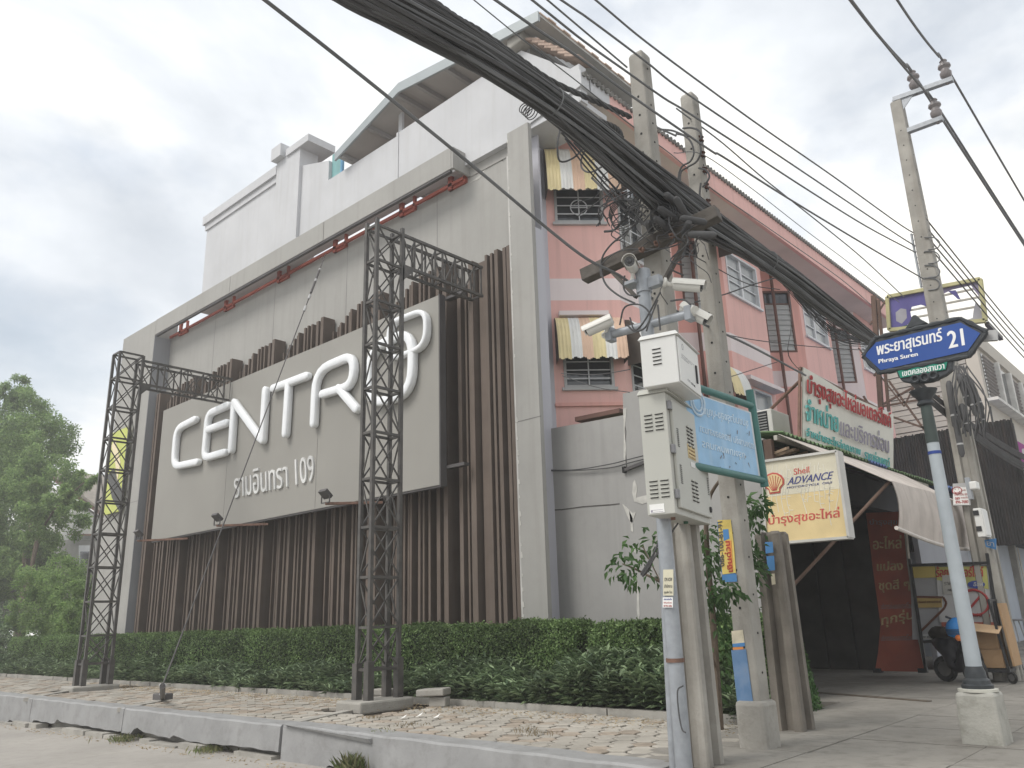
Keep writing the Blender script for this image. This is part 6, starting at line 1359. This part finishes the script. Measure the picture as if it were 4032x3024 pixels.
c = s3(480, 655, .0); MB().prism([c+Vector((-.11, 0, -.03)), c+Vector((.12, 0, -.02)), c+Vector((.06, 0, .04)), c+Vector((.02, 0, .1)), c+Vector((-.01, 0, .1)), c+Vector((-.05, 0, .04))], (0, .05, 0)).build('crest', M_cast, ss_, bevel=.01)
low = [(300, 1075), (800, 975), (840, 960), (830, 1080), (770, 1130), (640, 1190), (480, 1210), (360, 1190), (320, 1140)]
MB().prism([s3(*p, .005) for p in low], (0, .07, 0)).build('lower_scroll', M_cast, ss_, bevel=.012)
q = MB()
for u, v, r_ in ((480, 1165, .035), (570, 1150, .04), (650, 1130, .035)): c = s3(u, v, .02); q.tube([c+Vector((math.cos(a)*r_, 0, math.sin(a)*r_)) for a in np.linspace(0, 6.283, 13)], .012, 6)
q.build('scroll_relief', M_cast, ss_, smooth=True)
MB().prism([s3(345, 1158, .012), s3(768, 1078, .012), s3(785, 1000, .012), s3(318, 1092, .012)], (0, -.005, 0)).build('green_panel', M_sgrn, ss_)
text_quad('พระยาสุเรนทร์', s3(130, 985, .021), s3(738, 848, .021), s3(120, 835, .021), M_swh, ss_, bold=.05, depth=.002)
text_quad('Phraya Suren', s3(145, 1033, .021), s3(508, 962, .021), s3(140, 985, .021), M_swh, ss_, bold=.06, depth=.002)
text_quad('21', s3(800, 882, .021), s3(942, 850, .021), s3(780, 728, .021), M_swh, ss_, bold=.05, depth=.002)
text_quad('เขตคลองสามวา', s3(365, 1143, .018), s3(755, 1070, .018), s3(362, 1098, .018), M_swh, ss_, bold=.04, depth=.002)
MB().bar(s3(1100, 770, -.08), s3(1250, 760, -.08), .06, .1).build('rear_bracket', M_alu, ss_)
# ================================================================ blue community sign seen from behind
XQ = -3.42
bs = thing('blue_notice_board', V(2870, 1900, x=XQ), 'faded blue notice board in a green pipe frame seen from its back', 'sign')
def f2(x, y, d=0): return V(2400+x/2.0737, 1500+y/2.0737, x=XQ+d)
M_gp = mat('green_pipe', (.06, .17, .155), rough=.4, var=.12, bump=.05); M_bv = mat('blue_vinyl', (.27, .47, .68), rough=.4, var=.12, scale=5, bump=.03, streak=.3, streak_col=(.5, .62, .72))
tl, tr, br, bl = f2(520, 20), f2(1165, 205), f2(1235, 800), f2(560, 690)
MB().prism([f2(540, 45), f2(1155, 255), f2(1232, 790), f2(600, 660)], (-.02, 0, 0)).build('white_border', mat('border_white', (.6, .63, .65)), bs); MB().prism([f2(560, 60, .002), f2(1140, 262, .002), f2(1215, 775, .002), f2(620, 650, .002)], (.003, 0, 0)).build('blue_sheet', M_bv, bs)
for a, b, r_ in ((f2(500, -20), f2(1165, 205), .034), (f2(540, 660), f2(1262, 815), .034), (f2(1142, 75), f2(1268, 865), .04)): MB().tube([a, b], r_, 14).build('frame_pipe', M_gp, bs, smooth=True)
MB().tube([f2(490, -60), f2(560, 760)], .05, 12).build('frame_pipe', M_gp, bs, smooth=True)
M_bt = mat('pale_blue_text', (.60, .72, .82), bump=0)
text_quad('ชุมชนบำรุงสุข-บุญมา', f2(745, 285, .008), f2(1135, 395, .008), f2(740, 190, .008), M_bt, bs, mirror=True, bold=.01, depth=.002)
text_quad('แขวงบางชัน เขตคลองสามวา', f2(740, 415, .008), f2(1190, 560, .008), f2(735, 350, .008), M_bt, bs, mirror=True, bold=.01, depth=.002)
text_quad('กรุงเทพมหานคร', f2(760, 560, .008), f2(1110, 655, .008), f2(755, 490, .008), M_bt, bs, mirror=True, bold=.01, depth=.002)
c = f2(718, 175, .01); MB().tube([c+Vector((0, math.cos(a)*.12, math.sin(a)*.12)) for a in np.linspace(0, 6.283, 21)], .012, 5).build('seal_ring', M_bt, bs); MB().tube([c+Vector((0, math.cos(a)*.08, math.sin(a)*.08)) for a in np.linspace(0, 6.283, 17)], .01, 5).build('seal_ring', M_bt, bs)
q = MB()
for i in range(14): p = f2(random.uniform(900, 1150), random.uniform(300, 760), .008); d = Vector((0, random.uniform(-.04, .04), random.uniform(-.06, .06))); q.add([p, p+d, p+d+Vector((0, .012, .006)), p+Vector((0, .008, -.01))], [(0, 1, 2, 3)])
tag(q.build('torn_spots', M_rust, bs), kind='stuff')

# ================================================================ planting
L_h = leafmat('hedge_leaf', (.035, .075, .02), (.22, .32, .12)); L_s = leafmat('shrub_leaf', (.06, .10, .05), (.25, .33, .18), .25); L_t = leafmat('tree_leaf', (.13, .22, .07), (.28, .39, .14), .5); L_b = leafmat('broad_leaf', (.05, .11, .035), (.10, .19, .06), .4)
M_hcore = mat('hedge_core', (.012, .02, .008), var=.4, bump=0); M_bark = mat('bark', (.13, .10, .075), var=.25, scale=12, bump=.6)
def boxhedge(x0, x1, y0, y1, z0, z1, n, label, size=.05, wob=.05):
    t = thing('hedge', ((x0+x1)/2, (y0+y1)/2, z0), label, 'hedge', 'clipped hedges along the facade')
    q = MB(); m = max(6, int((x1-x0)/.4)); k = 8; rings = []
    def prof(x, s, inset):
        e = min(1, min(x-x0, x1-x)/.25); e = math.sqrt(max(e, .02)); yc, hy, hz = (y0+y1)/2, ((y1-y0)/2-inset)*(.7+.3*e), (z1-z0-inset)*(.75+.25*e)+wob*(math.sin(x*2.1)+.5*math.sin(x*5.3))*.5
        a = [(-1, 0), (-1.03, .5), (-.98, .88), (-.85, 1), (.85, 1), (.98, .88), (1, .5), (1, 0)][s]; return (x, yc+a[0]*hy, z0+a[1]*hz)
    for i in range(m+1): rings.append([prof(x0+.02+(x1-x0-.04)*i/m, s, .06) for s in range(8)])
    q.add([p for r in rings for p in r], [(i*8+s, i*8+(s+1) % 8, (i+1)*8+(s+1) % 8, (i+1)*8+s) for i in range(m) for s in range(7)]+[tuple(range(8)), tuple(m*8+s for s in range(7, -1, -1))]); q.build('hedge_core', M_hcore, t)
    u = rng.random(n); # denser toward the camera end
    X = x0+(x1-x0)*(1-u**1.35) if x1-x0 > 6 else x0+(x1-x0)*u; W_ = rng.random(n); C = np.zeros((n, 3)); Nn = np.zeros((n, 3)); yc, hy, hz = (y0+y1)/2, (y1-y0)/2, z1-z0
    e = np.sqrt(np.clip(np.minimum(X-x0, x1-X)/.25, .02, 1)); top = W_ > .62; z_w = wob*(np.sin(X*2.1)+.5*np.sin(X*5.3))*.5 + .03*np.sin(X*11)
    C[:, 0] = X; fr = ~top
    vz = rng.random(n); bulge = 1-.12*np.clip((vz-.85)/.15, 0, 1)-.06*(1-vz)
    back = (rng.random(n) < .12) & fr; sgn = np.where(back, 1, -1)
    C[:, 1] = np.where(top, yc+(rng.random(n)*2-1)*hy*.95*(.7+.3*e), yc+sgn*hy*bulge*(.7+.3*e)); C[:, 2] = np.where(top, z0+hz*(.75+.25*e)+z_w, z0+vz*(hz*(.75+.25*e)+z_w))
    Nn[:, 1] = np.where(top, 0, sgn); Nn[:, 2] = np.where(top, 1, .15)
    endm = rng.random(n) < min(.25, 1.2/(x1-x0)); C[endm, 0] = np.where(rng.random(endm.sum()) < .8, x1-.04, x0+.04); C[endm, 1] = yc+(rng.random(endm.sum())*2-1)*hy*.85; C[endm, 2] = z0+rng.random(endm.sum())*hz*.95; Nn[endm] = (1, 0, .1)
    lump = .035*np.sin(X*9+C[:, 2]*13)*np.sin(C[:, 2]*17+X*4) + .02*rng.normal(size=n); C += Nn*lump[:, None]
    Nn = Nn + rnd(n)*.75; D = rnd(n)+np.array([0, -.2, .35]); 
    leaf_mesh('foliage', C, D, Nn, rng.uniform(.6, 1.3, n)*size, rng.uniform(.5, .75, n)*size, L_h, t)
boxhedge(-33, -7.75, 9.75, 10.5, H, 1.47, 110000, 'long clipped green hedge running under the brown slats', .045)
boxhedge(-7.55, -4.62, 9.8, 10.45, H, 1.46, 32000, 'shorter clipped hedge in front of the grey annex wall')
for pts, lab in (((V(2325, 2560, y=9.9), V(2300, 2640, y=9.9)), 'leaning pale stone slab in the gap between the hedges'),):
    a = V(2318, 2660, y=9.75); o = MB().obox(a+Vector((-.22, 0, 0)), (.22, .05, 0), (0, .09, 0), (.16, .1, .38)).build('leaning_slab', M_conc, bevel=.015); tag(o, lab, 'slab')
def shrubs(x0, x1, n, hgt, label, nm='shrub_border', y0=8.95, y1=9.7):
    X = x0+(x1-x0)*rng.random(n); Y = y0+(y1-y0)*rng.random(n); P = []; D = []; Nn = []; Ls = []
    hh = hgt*(.75+.25*np.sin(X*1.7)+.1*np.sin(X*4.1))*(.7+.5*(Y-y0)/(y1-y0)); Cs = []
    for i in range(n):
        ln = rng.normal()*.12; ly = -abs(rng.normal())*.15; ns = 7
        for k in range(ns):
            t = .25+.75*k/(ns-1); base = np.array([X[i]+ln*t, Y[i]+ly*t, H+hh[i]*t])
            for s in range(2):
                a = rng.random()*6.283; up = .25+.9*t*rng.random(); d = np.array([math.cos(a), math.sin(a), up-.25*(1-t)]); Cs.append(base); D.append(d); Nn.append([0, 0, 1]); Ls.append(rng.uniform(.11, .2))
    Cs, D, Nn, Ls = map(np.array, (Cs, D, Nn, Ls)); o = leaf_mesh(nm, Cs, D, Nn+rnd(len(Cs))*.3, Ls, Ls*.24, L_s); tag(o, label, 'shrub border', kind='stuff'); return o
shrubs(-9.6, -4.6, 1050, .66, 'dark narrow-leaved shrubs right of the central lattice mast'); shrubs(-19.2, -9.9, 1150, .42, 'low narrow-leaved shrubs between the two lattice masts'); shrubs(-33, -19.3, 900, .5, 'low weedy shrubs left of the far lattice mast')
o = MB().box((-33, 8.9, H-.03), (-4.5, 10.6, H+.02)).build('planting_soil', M_soil, pav)
# grass tufts, weeds and dry litter
def tuft(c, n, h, r, label, M, nm='grass_tuft'):
    C = np.array(c)+np.c_[rng.normal(size=(n, 2))*r, np.zeros(n)]; D = np.c_[rng.normal(size=(n, 2))*.22, np.ones(n)]; o = leaf_mesh(nm, C, D, rnd(n), rng.uniform(.5, 1.1, n)*h, np.full(n, .004+h*.008), M, bend=.45); tag(o, label, 'grass', kind='stuff')
L_g = leafmat('grass_blade', (.22, .30, .11), (.5, .46, .28), .5); L_d = leafmat('dry_grass', (.42, .33, .2), (.55, .45, .3), .4)
tuft((-7.78, 5.84, 0), 170, .22, .07, 'tall grass clump growing out of the kerb foot', L_g); tuft((-13.6, 5.84, zroad(-13.6)), 160, .12, .12, 'small green weed patch in the broken gutter', L_g); tuft((-11.0, 5.85, zroad(-11)), 120, .1, .1, 'low weeds in the gutter left of the kerb crack', L_g)
for i, (u, v) in enumerate(((1500, 2885), (1460, 2830), (1600, 2860), (2060, 2880), (2110, 2895))): p = V(u, v, z=H); tuft(p, 45, .05, .1, ['green weed between pavers in front of the mast footing', 'dry grass at the concrete strip corner', 'dry grass right of the mast footing', 'dry grass sprig among the pale pavers', 'smallest dry sprig near the kerb edge'][i], L_g if i == 0 else L_d)
n = 2600; C = np.c_[-4.2-rng.random(n)*18, 8.3+rng.random(n)*.55-abs(rng.normal(size=n))*.35, np.full(n, H+.012)]; o = leaf_mesh('dry_litter', C, np.c_[rng.normal(size=(n, 2)), np.zeros(n)], np.c_[rng.normal(size=(n, 2))*.2, np.ones(n)], rng.uniform(.02, .06, n), rng.uniform(.004, .015, n), L_d); tag(o, 'dry leaf litter scattered along the bed border', 'litter', kind='stuff')
n = 500; C = np.c_[-4.6-rng.random(n)*17, 5.55+rng.random(n)*.35, np.zeros(n)]; C[:, 2] = np.array([zroad(x) for x in C[:, 0]])+.006; o = leaf_mesh('gutter_litter', C, np.c_[rng.normal(size=(n, 2)), np.zeros(n)], np.c_[rng.normal(size=(n, 2))*.2, np.ones(n)], rng.uniform(.02, .07, n), rng.uniform(.01, .03, n), L_d); tag(o, 'bits of litter along the gutter', 'litter', kind='stuff')
# left tree
def crown_tree(name, label, cat, base, blobs, n, size, Lm, trunk, group=None, sub=.55, droop=-.1):
    t = thing(name, base, label, cat, group); q = MB()
    for pts, r in trunk: q.tube(spline([Vector(p) for p in pts], 4), np.linspace(r, r*.35, (len(pts)-1)*4+1).tolist(), 8)
    q.build('trunk', M_bark, t, smooth=True); Cs = []; Ns = []; tot = sum(b[1]**2 for b in blobs)
    for c, r in blobs:
        k = int(n*r*r/tot); m_ = max(6, int(k/130)); cc_ = rnd(m_)*(r*rng.uniform(.55, 1.05, (m_, 1))); cc_[:, 2] *= .85
        idx = rng.integers(0, m_, k); loc = cc_[idx]+rnd(k)*(rng.random((k, 1))**.5)*r*.26; Cs.append(np.array(c)+loc); Ns.append(loc/np.linalg.norm(loc, axis=1, keepdims=True))
    C = np.concatenate(Cs); Nn = np.concatenate(Ns); m_ = len(C); leaf_mesh('crown', C, rnd(m_)+Nn*.5+np.array([0, 0, droop]), Nn*.6+rnd(m_)*.8+np.array([0, 0, .5]), rng.uniform(.7, 1.3, m_)*size, rng.uniform(.35, .55, m_)*size, Lm, t)
    return t
def T(u, v, y): return tuple(V(u, v, y=y))
yt = 15.0
bl = [(T(60, 1640, yt), 2.0), (T(140, 1760, yt), 2.1), (T(20, 1850, yt), 2.5), (T(170, 1900, yt-.5), 1.9), (T(40, 2050, yt), 2.4), (T(200, 2040, yt-1), 1.5), (T(-120, 1800, yt), 3.5), (T(-200, 2050, yt), 3.5), (T(110, 2190, yt), 1.6), (T(-50, 2250, yt-.5), 2.4), (T(60, 1540, yt), 1.1), (T(290, 1960, yt-1), .75), (T(330, 1890, yt-1), .5)]
tb_ = V(60, 2560, y=yt); crown_tree('leafy_tree', 'large bright green tree at the left edge in front of the white house', 'tree', (tb_.x, yt, H), bl, 120000, .19, L_t, [([(tb_.x, yt, H), (tb_.x+.5, yt, 3), (tb_.x-.3, yt, 6), (tb_.x+.4, yt, 8.5)], .32), ([(tb_.x+.4, yt, 3), (tb_.x+1.8, yt-.3, 5), T(180, 1900, yt)], .16), ([(tb_.x+.3, yt, 2.5), (tb_.x+1.5, yt-.3, 3.6), T(180, 2060, yt-1), T(330, 1900, yt-1)], .08)])
yb = 12.3; bl = [(T(210, 2300, yb), 1.25), (T(290, 2330, yb), 1.1), (T(240, 2420, yb), 1.3), (T(340, 2400, yb-.8), .8), (T(170, 2400, yb), 1.1), (T(300, 2480, yb-.5), .9), (T(230, 2500, yb-.5), 1.0), (T(350, 2300, yb-.8), .55)]
tb_ = V(240, 2560, y=yb); crown_tree('round_bush', 'round leafy bush between the left mast and the grey pillar', 'bush', (tb_.x, yb, H), bl, 26000, .12, L_t, [([(tb_.x, yb, H), (tb_.x, yb, 2.2)], .08)])
bl = [(T(30, 2560, 11), 1.0), (T(110, 2600, 10.8), .7), (T(-60, 2500, 11), 1.3), (T(180, 2590, 10.5), .5), (T(20, 2450, 12), .9)]
tb_ = V(40, 2640, y=11); crown_tree('weedy_shrub', 'dark weedy shrub at the lower left corner by the wall', 'bush', (tb_.x, 11, H), bl, 12000, .11, L_s, [([(tb_.x, 11, H), (tb_.x, 11, 1.4)], .04)])
# broad-leaved tree between the poles
cl = [((2480, 2190), .12, 6.35), ((2440, 2230), .1, 6.3), ((2520, 2160), .12, 6.4), ((2550, 2250), .12, 6.3), ((2500, 2270), .12, 6.35), ((2590, 2130), .1, 6.4), ((2780, 2120), .2, 8.0), ((2800, 2220), .22, 8.0), ((2770, 2330), .22, 8.1), ((2810, 2420), .25, 8.2), ((2790, 2520), .25, 8.3), ((2935, 2010), .13, 7.9), ((2950, 2095), .15, 7.9), ((2945, 2180), .15, 8.0), ((2965, 2240), .1, 8.0), ((2990, 1990), .08, 7.7), ((2870, 2325), .09, 7.0), ((2800, 2350), .12, 7.9), ((2760, 2180), .2, 8.0), ((2800, 2640), .25, 8.5), ((2930, 2300), .16, 8.2), ((2850, 2440), .25, 8.5), ((2960, 2400), .2, 8.6)]
t = thing('broadleaf_sapling', (-4.55, 8.2, H), 'broad-leaved sapling growing up between the concrete poles', 'tree'); q = MB(); q.tube(spline([(-4.6, 8.2, H), (-4.5, 8.1, 1.4), (-4.4, 8.0, 2.6), (-4.1, 7.9, 3.0)], 5), np.linspace(.045, .015, 16).tolist(), 8)
q.tube(spline([(-4.55, 8.15, 1.0), V(2700, 2330, y=6.9), V(2600, 2290, y=6.4), V(2500, 2240, y=6.35), V(2450, 2220, y=6.3)], 5), np.linspace(.022, .006, 21).tolist(), 6); q.tube(spline([V(2600, 2290, y=6.4), V(2560, 2210, y=6.4), V(2530, 2150, y=6.4)], 4), .006, 5); q.build('trunk', M_bark, t, smooth=True)
Cs = []; Ds = []
for (u, v), r_, y in cl:
    k = int(25+230*r_) if y > 6.6 else 20; c = np.array(V(u, v, y=y)); loc = rnd(k)*(rng.random((k, 1))**.4)*r_*1.25; Cs.append(c+loc); Ds.append(loc/r_)
C = np.concatenate(Cs); Dd = np.concatenate(Ds); m_ = len(C); sz = rng.uniform(.065, .125, m_); leaf_mesh('crown', C, Dd*.8+rnd(m_)*.6+np.array([0, 0, -.45]), rnd(m_)*.6+np.array([.1, -.5, .9]), sz, sz*.42, L_b, t, bend=.35)
# creeper climbing at the street end of the hedge
n = 5200; zz = H+rng.random(n)**1.25*1.15; rr_ = .34*(1-(zz-H)/1.5)+.05; a = rng.random(n)*6.283; C = np.c_[-4.62+np.cos(a)*rr_*.6*rng.random(n)**.4-(zz-H)*.02, 10.25+np.sin(a)*rr_, zz]; t = thing('creeper', (-4.65, 10.25, H), 'small-leaved green creeper mounded at the shop end of the hedge', 'plant'); leaf_mesh('foliage', C, rnd(n)+np.array([0, 0, -.2]), rnd(n)*.6+np.c_[np.cos(a), np.sin(a), np.full(n, .3)], np.full(n, .05), np.full(n, .032), L_b, t)
# ================================================================ house at the left
hs = thing('white_house', (-52, 24, 0), 'white gabled house with brown roof edge behind the left tree', 'house'); yh = 22.0
def hq(x, y, d=0): return V(x/1.476, 1900+y/1.476, y=yh-d)
M_hw = mat('house_white', (.62, .62, .60), var=.04, streak=.15); M_hg = mat('house_grey', (.36, .35, .33), var=.08); M_hr = mat('brown_roof', (.14, .075, .06), var=.2)
MB().prism([hq(300, 335), hq(620, 330), hq(620, 250), hq(555, 190), hq(430, 110), hq(300, 30), hq(80, -80), hq(80, 335)], (0, .3, 0)).build('gable_wall', M_hw, hs); MB().prism([hq(250, 700), hq(680, 700), hq(680, 330, -.0), hq(250, 336)], (0, .3, 0)).build('lower_wall', M_hg, hs)
a, b = hq(640, 235, .6), hq(280, -30, .6); MB().prism([a, b, b+Vector((0, 0, .55)), a+Vector((0, 0, .5))], (0, 7, 0)).build('roof', M_hr, hs); MB().prism([hq(645, 212, .7), hq(280, -58, .7), hq(280, -75, .7), hq(660, 205, .7)], (0, 7.2, 0)).build('roof_edge', mat('roof_edge', (.26, .23, .2)), hs)
w = MB().prism([hq(462, 475, .02), hq(528, 475, .02), hq(530, 365, .02), hq(462, 365, .02)], (0, -.05, 0)).build('window', M_frame, hs); MB().prism([hq(468, 470, .08), hq(524, 470, .08), hq(526, 400, .08), hq(468, 400, .08)], (0, -.02, 0)).build('pane', M_glass, w)
MB().prism([hq(408, 305, .05), hq(560, 312, .05), hq(560, 300, .05), hq(408, 298, .05)], (0, -.2, 0)).build('red_ledge', M_rust, hs)
for k in range(5): MB().prism([hq(415, 320+k*9, .02), hq(530, 322+k*9, .02), hq(530, 326+k*9, .02), hq(415, 324+k*9, .02)], (0, -.04, 0)).build('vent_slat', M_hg, hs)
gw_ = MB().prism([V(-300, 2480, y=16), V(420, 2480, y=16), V(420, 2240, y=16), V(-300, 2150, y=16)], (0, .2, 0)).build('garden_wall', mat('garden_wall', (.17, .165, .15), var=.2, streak=.4)); tag(gw_, 'dark weathered garden wall behind the left tree and bush', 'wall')
o = MB().box((-40, 13.5, H), (-28.2, 13.7, 2.0)).build('boundary_wall', M_hg); tag(o, 'low grey boundary wall behind the round bush', 'wall')

# ================================================================ added volume that imitates veiling glare
M = bpy.data.materials.new('glare_veil'); M.use_nodes = True; t_ = M.node_tree; t_.nodes.clear(); o_ = t_.nodes.new('ShaderNodeOutputMaterial'); p_ = t_.nodes.new('ShaderNodeVolumePrincipled')
p_.inputs['Color'].default_value = (.97, .98, 1, 1); p_.inputs['Density'].default_value = .0022; p_.inputs['Anisotropy'].default_value = .3; t_.links.new(p_.outputs[0], o_.inputs['Volume'])
hz = MB().box((-175, -65, -1), (75, 195, 18)).build('glare_veil', M); tag(hz, kind='stuff')
